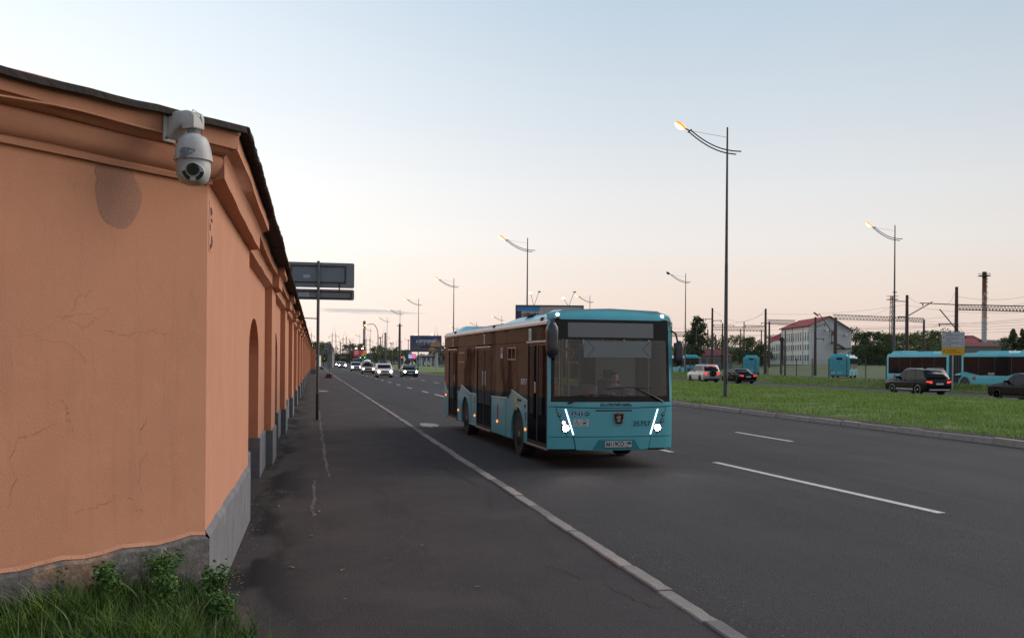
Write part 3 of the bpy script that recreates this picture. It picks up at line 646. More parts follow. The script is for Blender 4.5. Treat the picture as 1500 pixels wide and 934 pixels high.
# peeled patch on the housing
mb = MB(); vs = []; n = 26; base = math.atan2((R3 @ Vector((-.30, -1, 0))).y, (R3 @ Vector((-.30, -1, 0))).x)
for k in range(n):
    t = 2*PI*k/n; j = 1+.22*math.sin(3*t+1)+.12*math.sin(7*t)
    aa = base+.40*j*math.cos(t); z = 3.475+.036*j*math.sin(t)+(.0 if math.cos(t) > -.3 else -.012); r = .1335-(z-3.44)*.17+.0025
    vs.append((cx+r*math.cos(aa), cy+r*math.sin(aa), z-3.66))
zc_ = sum(v[2] for v in vs)/n; vs.append((cx+(.1335-(zc_+.22)*.17+.004)*math.cos(base), cy+(.1335-(zc_+.22)*.17+.004)*math.sin(base), zc_))
mb.add(vs, [(k, (k+1) % n, n) for k in range(n)]); mb.obj('peeled_patch', M['camgrey'], sc_)
MB().tube([SC(.50, .41, 3.75), SC(.53, .46, 3.79), SC(.50, .50, 3.76), SC(.47, .492, 3.70), SC(.475, .49, 3.64), SC(.47, .485, 3.60)], .0025, 5).obj('thin_wire', M['blk'], sc_)
# ------------------------------------------------ grass clump at the bottom left
mound = MB(); nx, ny = 26, 26
def mnd(u, s):
    # rises towards the wall, falls to the path edge
    e = .44-u*.0
    edge = max(0, min(1, (-.30-.0*s+(-u)-.12)/.55)) 
    return (.36+.12*max(0, min(1, (-u-1.0)/1.2)))*edge*max(0, min(1, (8.2-s)/.8+.2))*max(0.15, min(1, (s-3)/2.2))
for i in range(nx+1):
    for j in range(ny+1):
        u = -4.6+i*(4.56/nx); s2_ = 2.6+j*(5.8/ny); mound.v.append((u, s2_, mnd(u, s2_)-.02+random.uniform(-.012, .012)))
for i in range(nx):
    for j in range(ny): k = i*(ny+1)+j; mound.f.append((k, k+1, k+ny+2, k+ny+1)); mound.m.append(0)
o = mound.obj('grass_mound', M['soil'], None, smooth=60); o['kind'] = 'structure'
def inpatch(u, s):
    # right edge seen in the photo from (300,820) to (390,934)
    f = FA; wall_d = (u-W0.x)*math.cos(FA)-(s-W0.y)*math.sin(FA)
    if wall_d < .03: return False
    if s > 7.9: return False
    edge = -.55 if s > 7.3 else (-.40 if s > 6.8 else (-.22 if s > 6.2 else -.02))
    return u < edge+.06*math.sin(s*7)
def blades(name, n, box, test, zf, hr, wd, m, bendr=.6, seg=3, lean=None, clump=0):
    V = []; Fc = []
    cl = [(random.uniform(box[0], box[1]), random.uniform(box[2], box[3])) for _ in range(clump)] if clump else None
    cnt = 0; k = 0
    while cnt < n and k < n*12:
        k += 1
        if cl:
            c0 = random.choice(cl); u = random.gauss(c0[0], .06); s = random.gauss(c0[1], .06)
        else: u = random.uniform(box[0], box[1]); s = random.uniform(box[2], box[3])
        if not test(u, s): continue
        h = random.uniform(*hr)*random.uniform(.6, 1); a = random.uniform(0, 2*PI); bd = random.uniform(.1, bendr)*h; z0 = zf(u, s)-.02; w_ = wd*random.uniform(.6, 1.3)
        dx, dy = math.cos(a), math.sin(a); px_, py_ = -dy*w_/2, dx*w_/2; b0 = len(V)
        for i in range(seg+1):
            t = i/seg; q = (u+dx*bd*t*t, s+dy*bd*t*t, z0+h*(t-.28*bendr*t*t)); ww = 1-t**1.6
            V.append((q[0]-px_*ww, q[1]-py_*ww, q[2])); V.append((q[0]+px_*ww, q[1]+py_*ww, q[2]))
        for i in range(seg): Fc.append((b0+2*i, b0+2*i+1, b0+2*i+3, b0+2*i+2))
        cnt += 1
    return np.array(V), np.array(Fc)
gp = (-4.2, .02, 3.2, 7.95)
V, Fc = blades('g', 26000, gp, inpatch, mnd, (.10, .26), .006, None, .8); o = np_mesh('long_grass', V, Fc, M['blade_dark']); o['kind'] = 'stuff'
V, Fc = blades('g', 8000, gp, inpatch, mnd, (.16, .42), .007, None, 1.2, 4, clump=160); o = np_mesh('long_grass', V, Fc, M['blade_mid']); o['kind'] = 'stuff'
V, Fc = blades('g', 320, gp, inpatch, mnd, (.25, .50), .010, None, 1.5, 6); o = np_mesh('pale_grass', V, Fc, M['blade_pale']); o['kind'] = 'stuff'
# leafy weeds
def leaf_cloud(n, fn, size, mt, name, parent=None, flat=.5):
    P = np.array([fn() for _ in range(n)]); sz = size*rng.uniform(.6, 1.25, n)
    a = rng.normal(size=(n, 3)); a[:, 2] *= flat; a /= np.linalg.norm(a, axis=1)[:, None]; b = np.cross(a, rng.normal(size=(n, 3))); b /= np.linalg.norm(b, axis=1)[:, None]
    a *= sz[:, None]; b *= (sz*.5)[:, None]
    V = np.stack([P-a, P+b, P+a, P-b], 1).reshape(-1, 3); Fc = np.arange(4*n).reshape(n, 4)
    return np_mesh(name, V, Fc, mt, parent)
def weed(u, s, h, nst, lab):
    r = empty('weed_plant', (u, s, mnd(u, s)), 0, lab, 'weed'); mb = MB(); L = []
    for k in range(nst):
        a = random.uniform(0, 6.28); sp = random.uniform(.05, .45)*h; hh = h*random.uniform(.6, 1); q = [(sp*math.cos(a)*t, sp*math.sin(a)*t, hh*(t-.1*t*t)) for t in (0, .35, .7, 1)]
        mb.tube(q, [.004, .003, .0025, .001], 4); L.append(q)
    mb.obj('stem', M['weed'], r)
    def fn():
        q = random.choice(L); t = random.uniform(.25, 1); i = min(2, int(t*3)); f = t*3-i; p = [q[i][j]+(q[i+1][j]-q[i][j])*f for j in range(3)]
        return [p[0]+random.gauss(0, .028), p[1]+random.gauss(0, .028), p[2]+random.gauss(0, .018)]
    leaf_cloud(nst*46, fn, .017, M['weed'], 'leaves', r)
weed(-1.02, 7.25, .34, 18, 'bushy dark green weed at the foot of the wall, left of the corner'); weed(-.72, 7.62, .32, 14, 'leafy green weed growing right at the wall corner')
weed(-.62, 7.15, .30, 12, 'low leafy weed at the right edge of the grass beside the footpath'); weed(-1.62, 6.82, .42, 1, 'single tall thin weed stem in front of the peeling plinth'); weed(-2.1, 6.25, .26, 9, 'low dark weed below the cracked plinth at the left')
weed(-.95, 6.8, .28, 12, 'low weed in the middle of the grass clump before the corner'); weed(-1.35, 6.9, .30, 12, 'dark weed half hidden in long grass below the plinth')
o = leaf_cloud(70, lambda: [random.uniform(-2.4, -.5), random.uniform(5.2, 7.4), .36+random.uniform(-.08, .06)], .006, M['flower'], 'small_white_flowers'); o['kind'] = 'stuff'
# ------------------------------------------------ turf blades on the median and verge
def turf(name, n, ur, sr, zf, h0, h1, wd, m):
    # density falls with distance
    t = rng.random(n); s = sr[0]*(sr[1]/sr[0])**t; u = rng.uniform(ur[0], ur[1], n); z = np.interp(u, [p[0] for p in zf], [p[1] for p in zf])-.01
    g = .55+.45*np.sin(u*.9+np.sin(s*.35)*2)*np.sin(s*.6+u*.3); h = (h0+(h1-h0)*rng.random(n)**2)*(.55+.8*np.clip(g, 0, 1)); a = rng.uniform(0, 2*PI, n); wdt = wd*(1+s/45)
    dx, dy = np.cos(a), np.sin(a); bd = h*rng.uniform(.1, .7, n)
    V = np.empty((n, 3, 3)); V[:, 0] = np.stack([u-dy*wdt, s+dx*wdt, z], 1); V[:, 1] = np.stack([u+dy*wdt, s-dx*wdt, z], 1); V[:, 2] = np.stack([u+dx*bd, s+dy*bd, z+h], 1)
    o = np_mesh(name, V.reshape(-1, 3), np.arange(3*n).reshape(n, 3), m); o['kind'] = 'stuff'; return o
strip('soil_edge', [(17.46, .135), (17.62, .175), (17.95, .175)], 6, 200, M['soil'], noise=.012, sub=2)
turf('median_turf', 360000, (17.8, 38), (14, 150), MED, .05, .16, .006, M['blade'])
turf('kerb_edge_grass', 7000, (17.5, 18.1), (14, 100), MED, .06, .20, .007, M['blade'])
turf('verge_turf', 90000, (46.6, 55.5), (45, 200), VER, .06, .22, .012, M['blade'])
n = 4200; t = rng.random(n); s = 15*(9.)**t; u = rng.uniform(18, 37.5, n); gate = (np.sin(u*.8+s*.15)+np.sin(s*.31)+rng.random(n)) > .35; u = u[gate]; s = s[gate]; z = np.interp(u, [p[0] for p in MED], [p[1] for p in MED])+rng.uniform(.05, .13, len(u))
q = .014+s/6000
V = np.empty((len(u), 4, 3))
for k, (dx, dz) in enumerate(((-1, 0), (0, -1), (1, 0), (0, 1))): V[:, k] = np.stack([u+dx*q, s-dx*q*.3, z+dz*q], 1)
o = np_mesh('clover_flowers', V.reshape(-1, 3), np.arange(4*len(u)).reshape(-1, 4), M['flower']); o['kind'] = 'stuff'
# grit in the gutter and scattered over the paving
def grit(n, ur, sr, m, sz, name, zf=lambda u: 0):
    V = []; Fc = []
    for k in range(n):
        u = ur[0]+(ur[1]-ur[0])*random.random(); s = sr[0]*(sr[1]/sr[0])**random.random(); r = sz*random.uniform(.4, 1.3); z = zf(u); b0 = len(V); a = random.uniform(0, 6)
        V += [(u+r*math.cos(a), s+r*math.sin(a), z), (u+r*math.cos(a+2.1), s+r*math.sin(a+2.1), z), (u+r*math.cos(a+4.2), s+r*math.sin(a+4.2), z), (u, s, z+r*.7)]; Fc += [(b0, b0+1, b0+3), (b0+1, b0+2, b0+3), (b0+2, b0, b0+3)]
    o = np_mesh(name, np.array(V), np.array(Fc), m); o['kind'] = 'stuff'; return o
zr_ = lambda u: -.02+.02*(u-3)/7 if u < 10 else -.02*(u-10)/7.36
M['gritm'] = mat('grit_stone', (.20, .17, .15), .9, col2=(.07, .06, .055), nscale=3)
grit(2600, (3.18, 3.75), (4, 45), M['gritm'], .007, 'gutter_grit', zr_); grit(1300, (-.8, 3.0), (5, 30), M['gritm'], .006, 'path_grit', lambda u: .001); grit(900, (3.3, 16), (5, 40), M['gritm'], .006, 'road_grit', zr_); grit(1500, (16.7, 17.3), (10, 60), M['gritm'], .012, 'gutter_grit', zr_); grit(260, (-.82, -.55), (8.4, 25), M['leafdry'], .010, 'leaf_crumbs', lambda u: .001)
print('B ok')
# ------------------------------------------------ text
FD = {}
def text_mesh(s, size, m, ex=.002, align='CENTER', bold=0):
    k = (s, size, m.name, align)
    if k in FD: return FD[k]
    cu = bpy.data.curves.new('t', 'FONT'); cu.body = s; cu.size = size; cu.extrude = ex; cu.align_x = align; cu.align_y = 'CENTER'; cu.resolution_u = 3; cu.offset = bold
    ob = bpy.data.objects.new('t', cu); C.objects.link(ob); dg = bpy.context.evaluated_depsgraph_get(); dg.update()
    me = bpy.data.meshes.new_from_object(ob.evaluated_get(dg)); bpy.data.objects.remove(ob); bpy.data.curves.remove(cu)
    me.materials.clear(); me.materials.append(m); FD[k] = me; return me
def text(s, size, m, loc, right, up, parent=None, name='lettering', sx=1, fit=None, **k):
    me = text_mesh(s, size, m, **k)
    if fit:
        xs = [v.co.x for v in me.vertices]; wdt = max(xs)-min(xs); sx = fit/wdt
    r = Vector(right).normalized(); u = Vector(up).normalized(); n = r.cross(u)
    o = bpy.data.objects.new(name, me); link(o, parent)
    mt = Matrix(((r.x*sx, u.x, n.x, loc[0]), (r.y*sx, u.y, n.y, loc[1]), (r.z*sx, u.z, n.z, loc[2]), (0, 0, 0, 1))); o.matrix_local = mt
    return o
# ------------------------------------------------ the bus
BUS0 = (4.455, 17.58, 0)
bus = empty('city_bus', BUS0, R_(1.5), 'teal city bus with lit headlights driving on the near lane, number 35757 on its front', 'bus')
BW, BL = 2.54, 12.2
def fy(x, z):
    t = (x-BW/2)/(BW/2); y = .075*t*t+.055*abs(t)**9
    if z > 1.24: y += (z-1.24)*.055
    if z < .6: y += (.6-z)*.04
    if z > 2.85: y += (z-2.85)**1.5*1.2
    return y
def fpatch(name, m, x0, x1, z0, z1, off=0, nx=16, nz=6, th=.02, parent=None, skew=None):
    """curved front patch between functions / numbers x0..x1 (of z) and z0..z1 (of x)"""
    g = lambda v, q: v(q) if callable(v) else v
    mb = MB()
    for layer in (0, 1):
        for j in range(nz+1):
            for i in range(nx+1):
                f, h = i/nx, j/nz
                zc = g(z0, .5*(g(x0, 0)+g(x1, 0)) if callable(x0) else x0)+0
                za = g(z0, (g(x0, 1)*(1-f)+g(x1, 1)*f)); zb = g(z1, (g(x0, 1)*(1-f)+g(x1, 1)*f)); z = za+(zb-za)*h
                x = g(x0, z)*(1-f)+g(x1, z)*f; mb.v.append((x, fy(x, z)-off+th*layer, z))
    n = nx+1; q = (nx+1)*(nz+1)
    for j in range(nz):
        for i in range(nx):
            k = j*n+i; mb.f += [(k, k+1, k+n+1, k+n), (q+k, q+k+n, q+k+n+1, q+k+1)]; mb.m += [0, 0]
    def edge(seq):
        for a, b in zip(seq, seq[1:]): mb.f.append((a, b, b+q, a+q)); mb.m.append(0)
    edge(list(range(0, n))); edge([j*n for j in range(nz+1)]); edge([j*n+nx for j in range(nz+1)]); edge([nz*n+i for i in range(n)])
    return mb.obj(name, m, parent or bus, smooth=35)
def on_front(x, z, off=.006): return (x, fy(x, z)-off, z)
# black underlay behind the gaps
fpatch('front_frame', M['blk'], .02, BW-.02, .36, 1.268, off=-.022, nx=24, nz=10); fpatch('front_frame', M['blk'], .02, BW-.02, 2.47, 2.86, off=-.022, nx=24, nz=4)
zbot = lambda x: .335+.045*abs((x-1.27)/1.27)**3
fpatch('bumper_corner', M['teal'], .0, lambda z: .535-(z-.34)*.22, lambda x: .365, .590, off=0, nx=8, nz=4)
fpatch('bumper_corner', M['teal'], lambda z: 2.02+(z-.34)*.22, BW, lambda x: .365, .590, off=0, nx=8, nz=4)
fpatch('bumper', M['teal'], lambda z: .552-(z-.34)*.22, lambda z: 2.005+(z-.34)*.22, zbot, lambda x: .590-.035*(1-min(1, abs(x-1.27)/.8)**2)*0-.0, off=.008, nx=26, nz=5)
fpatch('front_panel', M['teal'], lambda z: .16+max(0, 1.12-z)*.42 if z > .62 else .372, lambda z: BW-.16-max(0, 1.12-z)*.42 if z > .62 else BW-.372, .602, lambda x: 1.165-.028*(1-min(1, abs(x-1.27)/1.1)**2), off=.004, nx=26, nz=9)
fpatch('lamp_panel', M['teal'], .0, lambda z: .145+max(0, 1.12-z)*.42, .602, 1.165, off=0, nx=7, nz=9)
fpatch('lamp_panel', M['teal'], lambda z: BW-.145-max(0, 1.12-z)*.42, BW, .602, 1.165, off=0, nx=7, nz=9)
fpatch('cowl_strip', M['teal'], .0, BW, lambda x: 1.180-.028*(1-min(1, abs(x-1.27)/1.1)**2), 1.262, off=.006, nx=26, nz=2)
fpatch('grille_slot', M['dark'], .92, 1.66, 1.085, 1.112, off=.0075, nx=14, nz=1, th=.004)
fpatch('plate_recess_shade', mat('teal_recess_shade', (.03, .20, .235), .4), lambda z: .86+(z-.335)*.6, lambda z: 1.84-(z-.335)*.6, .345, .535, off=.0105, nx=10, nz=2, th=.004)  # flat overlay, darker teal paints in the shade of a recess
# A pillars and header
fpatch('pillar', M['teal'], .0, lambda z: .055+.012*(z-1.26), 1.270, 2.84, off=0, nx=5, nz=8)
fpatch('pillar', M['teal'], lambda z: BW-.055-.012*(z-1.26), BW, 1.270, 2.84, off=0, nx=5, nz=8)
hd = fpatch('roof_header', M['teal'], .0, BW, 2.845, lambda x: 3.045-.07*abs((x-1.27)/1.27)**6-.02*abs((x-1.27)/1.27)**2, off=.012, nx=30, nz=6)
# windscreen surround
L0, R0 = (lambda z: .065+.012*(z-1.26)), (lambda z: BW-.065-.012*(z-1.26))
gl = M['cabglass']
ws = fpatch('windscreen', M['wsglass'], lambda z: L0(z)+.055, lambda z: R0(z)-.055, 1.375, 2.462, off=0, nx=20, nz=10, th=.004)
fpatch('windscreen_border', gl, L0, R0, 1.270, 1.372, off=.001, nx=24, nz=2, th=.004, parent=ws)
fpatch('windscreen_border', gl, L0, lambda z: L0(z)+.053, 1.374, 2.82, off=.001, nx=4, nz=10, th=.004, parent=ws)
fpatch('windscreen_border', gl, lambda z: R0(z)-.053, R0, 1.374, 2.82, off=.001, nx=4, nz=10, th=.004, parent=ws)
fpatch('destination_glass', gl, lambda z: L0(z)+.055, lambda z: R0(z)-.055, 2.466, 2.835, off=.001, nx=20, nz=4, th=.004, parent=ws)
fpatch('destination_display', mat('unlit_display', (.10, .11, .12), .25, coat=.6), .39, 2.13, 2.505, 2.785, off=.004, nx=12, nz=2, th=.002)
# front text and marks
text('АО «ТРЕТИЙ ПАРК»', .075, M['ink'], on_front(1.33, 1.205, .012), (1, 0, 0), (0, 0, 1), bus, 'operator_lettering', fit=.64, bold=.001)
text('35757', .135, M['ink'], on_front(1.865, .840, .012), (1, .06, 0), (0, .0, 1), bus, 'fleet_number', fit=.36, bold=.0)
pl = fpatch('number_plate', mat('plate_white', (.62, .62, .62), .45), 1.115, 1.655, .395, .51, off=.022, nx=4, nz=1, th=.008)
text('М119СО', .115, M['ink'], on_front(1.315, .450, .0235), (1, 0, 0), (0, 0, 1), pl, 'plate_lettering', fit=.355, bold=.003)
text('198', .085, M['ink'], on_front(1.582, .465, .0235), (1, 0, 0), (0, 0, 1), pl, 'plate_lettering', fit=.11, bold=.002)
text('RUS', .030, M['ink'], on_front(1.565, .412, .0235), (1, 0, 0), (0, 0, 1), pl, 'plate_lettering')
MB().box(1.512, 1.516, fy(1.5, .45)-.0235, fy(1.5, .45)-.0225, .40, .505).obj('plate_rule', M['ink'], pl)
# emblem: chrome shield with a stylised horse head
def fpoly(name, pts, m, off, th=.004, parent=bus):
    mb = MB(); mb.prism(pts, off, off-th, lambda a, b, t: (a, fy(a, b)-t, b)); return mb.obj(name, m, parent)
def shield(w, h, cx=1.385, cz=.945): return [(cx-w*.5, cz+h*.46), (cx-w*.3, cz+h*.5), (cx+w*.3, cz+h*.5), (cx+w*.5, cz+h*.46), (cx+w*.46, cz+h*.1), (cx+w*.33, cz-h*.42), (cx+w*.22, cz-h*.5), (cx-w*.22, cz-h*.5), (cx-w*.33, cz-h*.42), (cx-w*.46, cz+h*.1)]
em = fpoly('emblem', shield(.235, .245), M['chrome'], .026, .02)
fpoly('emblem_field', shield(.195, .200, cz=.939), M['camlens'], .029, .003, em)
hp = [(-.045, -.065), (.035, -.065), (.042, -.02), (.03, .02), (.05, .05), (.022, .062), (-.005, .075), (-.03, .055), (-.062, .028), (-.058, .012), (-.03, .018), (-.02, .0), (-.04, -.03)]
fpoly('emblem_horse', [(1.385+a*.95, .94+b*.95) for a, b in hp], M['chrome'], .031, .002, em)
# stickers
def disc(cx, cz, r, n=20, sq=1): return [(cx+r*math.cos(2*PI*k/n), cz+r*sq*math.sin(2*PI*k/n)) for k in range(n)]
M['blue'] = mat('sign_blue', (.02, .06, .22), .5); M['green'] = mat('sign_green', (.01, .11, .055), .5); M['stk'] = mat('sticker_white', (.50, .53, .56), .5)
for i, cx in enumerate((.495, .625)):
    if i: st = fpoly('sticker', [(cx-.05, .985), (cx+.05, .985), (cx+.05, 1.085), (cx-.05, 1.085)], M['stk'], .0065, .001)
    st = fpoly('sticker', disc(cx, 1.035, .048), M['blue'], .0085, .001)
    if i == 0:
        fpoly('symbol', disc(cx-.002, 1.060, .009, 10), M['inkw'], .0100, .001, st); fpoly('symbol', [(cx-.006, 1.05), (cx+.004, 1.05), (cx+.006, 1.03), (cx+.025, 1.022), (cx+.033, 1.005), (cx+.025, 1.002), (cx+.014, 1.014), (cx-.006, 1.02)], M['inkw'], .0100, .001, st)
        fpoly('symbol', [(cx-.01, 1.03), (cx-.022, 1.015), (cx-.01, 1.0), (cx+.008, 1.004), (cx+.006, .998), (cx-.014, .994), (cx-.03, 1.012), (cx-.014, 1.036)], M['inkw'], .0100, .001, st)
    else:
        fpoly('symbol', [(cx-.006, 1.0), (cx+.006, 1.0), (cx+.006, 1.045), (cx+.016, 1.045), (cx, 1.070), (cx-.016, 1.045), (cx-.006, 1.045)], M['inkw'], .0100, .001, st)
st = fpoly('sticker', [(.695, 1.035), (.755, 1.085), (.815, 1.035), (.755, .985)], M['green'], .0085, .001)
text('СПГ', .034, M['inkw'], on_front(.755, 1.034, .0105), (1, 0, 0), (0, 0, 1), st)
st = fpoly('sticker', [(.485, .795), (.785, .795), (.785, .935), (.485, .935)], M['stk'], .0085, .001)
fpoly('symbol', [(.632, .80), (.636, .80), (.636, .93), (.632, .93)], M['ink'], .0100, .001, st)
fpoly('symbol', disc(.548, .918, .009, 10), M['ink'], .0100, .001, st)
def arc_(cx, cz, r, a0, a1, w_, n=14): return [(cx+(r+w_)*math.cos(R_(a0+(a1-a0)*k/n)), cz+(r+w_)*math.sin(R_(a0+(a1-a0)*k/n))) for k in range(n+1)]+[(cx+r*math.cos(R_(a1-(a1-a0)*k/n)), cz+r*math.sin(R_(a1-(a1-a0)*k/n))) for k in range(n+1)]
fpoly('symbol', arc_(.553, .848, .030, 110, 350, .007), M['ink'], .0100, .001, st); fpoly('symbol', [(.545, .905), (.553, .905), (.555, .878), (.582, .872), (.592, .838), (.606, .832), (.604, .824), (.586, .828), (.574, .862), (.545, .866)], M['ink'], .0100, .001, st)
fpoly('symbol', disc(.688, .918, .009, 10), M['ink'], .0100, .001, st); fpoly('symbol', arc_(.715, .888, .026, -60, 160, .007), M['ink'], .0100, .001, st)
fpoly('symbol', [(.668, .875), (.735, .875), (.728, .845), (.676, .845)], M['ink'], .0100, .001, st)
for x in (.682, .722): fpoly('symbol', disc(x, .822, .010, 10), M['ink'], .0100, .001, st)
# lights
def lampdisc(name, x, z, r, m, off=.0, rim=None, parent=bus, dep=.012):
    mb = MB(); y = fy(x, z)-off; mb.lathe([(r, 0), (r, -dep*.5), (r*.85, -dep), (0, -dep*1.15)], 18, (x, y, z), 'y'); o = mb.obj(name, m, parent, smooth=50)
    if rim: mb = MB(); mb.lathe([(r*1.02, .004), (r*1.22, .002), (r*1.2, -dep), (r*1.0, -dep)], 18, (x, y, z), 'y'); mb.obj('rim', rim, o, smooth=40)
    return o
for sx in (0, 1):
    X = lambda x: x if not sx else BW-x
    lampdisc('fog_lamp', X(.215), 1.015, .030, mat('clear_lens', (.25, .27, .29), .1, .6) if 'clr' not in M else M['clr'], .004, M['blk'])
    lampdisc('headlight', X(.335), .765, .072, M['headlight'], .004, M['blk'])
    if sx == 0: lampdisc('turn_lamp', .295, .872, .032, M['warmlight'], .004, M['blk'])
    else: lampdisc('turn_lamp', X(.235), .895, .036, mat('pale_lens', (.2, .26, .28), .15), .004, M['blk'])
    p = [(X(.320), 1.125), (X(.342), 1.125), (X(.497), .640), (X(.475), .640)]
    fpoly('led_strip', p, M['drl'], .010, .006)
    mb = MB(); x = X(.20); z = 2.935; mb.lathe([(.032, 0), (.028, -.012), (0, -.016)], 14, (x, fy(x, z)-.014, z), 'y'); mb.obj('roof_marker_lamp', M['mark_w'], bus, smooth=50)
    MB().box(min(X(.11), X(.31)), max(X(.11), X(.31)), fy(.2, 2.86)-.02, fy(.2, 2.86)+.02, 2.850, 2.862).obj('header_slot', M['blk'], bus)
for X_ in (.335, BW-.335):       # the lit dipped beams themselves
    ld_ = bpy.data.lights.new('headlight_beam', 'SPOT'); ld_.energy = 28; ld_.spot_size = R_(75); ld_.spot_blend = .9; ld_.color = (1, .95, .88); ld_.shadow_soft_size = .07; lo_ = bpy.data.objects.new('headlight_beam', ld_); link(lo_, bus)
    lo_.location = (X_, fy(X_, .765)-.06, .765); lo_.rotation_euler = (R_(-82), 0, 0)
# wipers
for (x0, z0, x1, z1, xa, xb) in ((.37, 1.235, .88, 1.40, .42, 1.30), (2.30, 1.265, 1.72, 1.54, 1.12, 2.06)):
    mb = MB(); mb.tube([on_front(x0, z0, .05), on_front((x0*2+x1)/3, (z0*2+z1)/3+.01, .075), on_front(x1, z1, .05)], [.022, .013, .008], 6); wa = mb.obj('wiper_arm', M['blk'], bus, smooth=50)
    MB().tube([on_front(xa, z1-.03, .022), on_front((xa+xb)/2, z1+.005, .022), on_front(xb, z1-.01, .022)], .009, 5).obj('wiper_blade', M['blk'], wa)
# ---- side (door side, x = 0)
def spoly(name, pts, m, x0=-.0, x1=.03, parent=bus, **k):
    mb = MB(); mb.prism(pts, x0, x1, lambda a, b, t: (t, a, b)); return mb.obj(name, m, parent, **k)
def archpts(c, r, z0, n=14, fl=1.0):   # left->right along +y, over the wheel
    zc = .47; a0 = math.asin(max(-1, min(1, (zc-z0)/r)))
    return [(c+r*math.cos(PI+a0-(PI+2*a0)*k/n), zc+r*fl*math.sin(PI+a0-(PI+2*a0)*k/n)) for k in range(n+1)]
WF, WR = 2.50, 8.56
pieces = [
 ([(1.655, .34), *archpts(WF, .57, .34)[0:1]], None)]
def lower(y0, y1, top, arch=None, zb=.335):
    pts = [(y0, zb)]
    if arch: pts += archpts(arch, .575, zb)
    pts += [(y1, zb)]+[t for t in reversed(top)]
    return pts
spoly('side_panel', lower(1.655, 5.19, [(1.655, 1.215), (2.3, 1.30), (3.0, 1.395), (3.12, 1.375), (3.45, 1.205), (5.19, 1.175)], WF), M['teal'])
spoly('side_panel', lower(7.01, 9.80, [(7.01, 1.165), (7.85, 1.165), (9.05, 1.335), (9.25, 1.33), (9.62, 1.15), (9.80, 1.14)], WR), M['teal'])
spoly('side_panel', lower(11.36, 12.12, [(11.36, 1.10), (11.7, 1.22), (12.12, 1.42)], None, .36), M['teal'])
spoly('side_panel', [(.135, .36), (.175, .36), (.175, 2.80), (.135, 2.80)], M['teal'])
for y in (3.62, 7.72):
    spoly('panel_gap', [(y, .36), (y+.012, .36), (y+.012, 1.18), (y, 1.18)], M['blk'], -.003, .0)
for c in (WF, WR):        # arch lips
    A = archpts(c, .577, .34); B = archpts(c, .62, .34)
    spoly('arch_lip', A+B[::-1], M['teal'], -.012, .02)
# thin bright swoosh trims
def trim(pts, m, r=.008): MB().tube([(-.008, a, b) for a, b in pts], r, 5).obj('swoosh_trim', m, bus)
trim([(1.655, 1.222), (2.3, 1.307), (3.0, 1.402), (3.12, 1.38), (3.45, 1.212), (5.19, 1.182)], M['alu']); trim([(7.01, 1.172), (7.85, 1.172), (9.05, 1.342), (9.25, 1.337), (9.62, 1.157), (9.80, 1.147)], M['alu'])
# dark glazing panels
SG = M['sideglass']
def pane(y0, y1, zs0, zs1, zt=2.425, name='side_window'):
    o = spoly(name, [(y0, zs0), (y1, zs1), (y1, zt), (y0, zt)], SG, -.004, .014); 
    return o
spoly('side_window', [(1.665, 1.225), (2.3, 1.31), (2.60, 1.352), (2.60, 2.425), (1.665, 2.425)], SG, -.004, .014)
w1 = spoly('side_window', [(2.612, 1.355), (3.0, 1.405), (3.12, 1.385), (3.45, 1.215), (3.60, 1.210), (3.60, 2.425), (2.612, 2.425)], SG, -.0045, .014)
pane(3.612, 5.18, 1.208, 1.185)
pane(7.02, 7.83, 1.175, 1.175)
w2 = spoly('side_window', [(7.842, 1.175), (9.05, 1.345), (9.25, 1.34), (9.62, 1.162), (9.79, 1.15), (9.79, 2.425), (7.842, 2.425)], SG, -.0045, .014)
spoly('side_window', [(11.37, 1.11), (11.7, 1.23), (12.11, 1.43), (12.11, 2.425), (11.37, 2.425)], SG, -.004, .014)
ys = [.18, 1.64, 3.6, 5.2, 7.0, 8.6, 9.8, 11.36, 12.11]
for a, b in zip(ys, ys[1:]): spoly('cantrail_panel', [(a+.005, 2.437), (b-.005, 2.437), (b-.005, 2.745), (a+.005, 2.745)], SG, -.004, .014)
for (y0, y1, z0, z1, p) in ((2.68, 3.46, 2.06, 2.34, w1), (8.75, 9.62, 1.99, 2.27, w2)):
    mb = MB(); t = .022
    mb.box(-.012, -.0046, y0, y1, z0, z0+t); mb.box(-.012, -.0046, y0, y1, z1-t, z1); mb.box(-.012, -.0046, y0, y0+t, z0+t, z1-t); mb.box(-.012, -.0046, y1-t, y1, z0+t, z1-t); mb.box(-.011, -.0046, (y0+y1)/2-.01, (y0+y1)/2+.01, z0+t, z1-t)
    mb.obj('hopper_frame', M['alu'], p)
# inner lining behind the opaque glazing
mb = MB(); mb.box(.034, .05, 1.66, 5.19, .4, 2.75); mb.box(.034, .05, 7.0, 9.8, .4, 2.75); mb.box(.034, .05, 11.36, 12.1, .4, 2.75); mb.obj('inner_lining', M['dark'], bus)['kind'] = 'stuff'
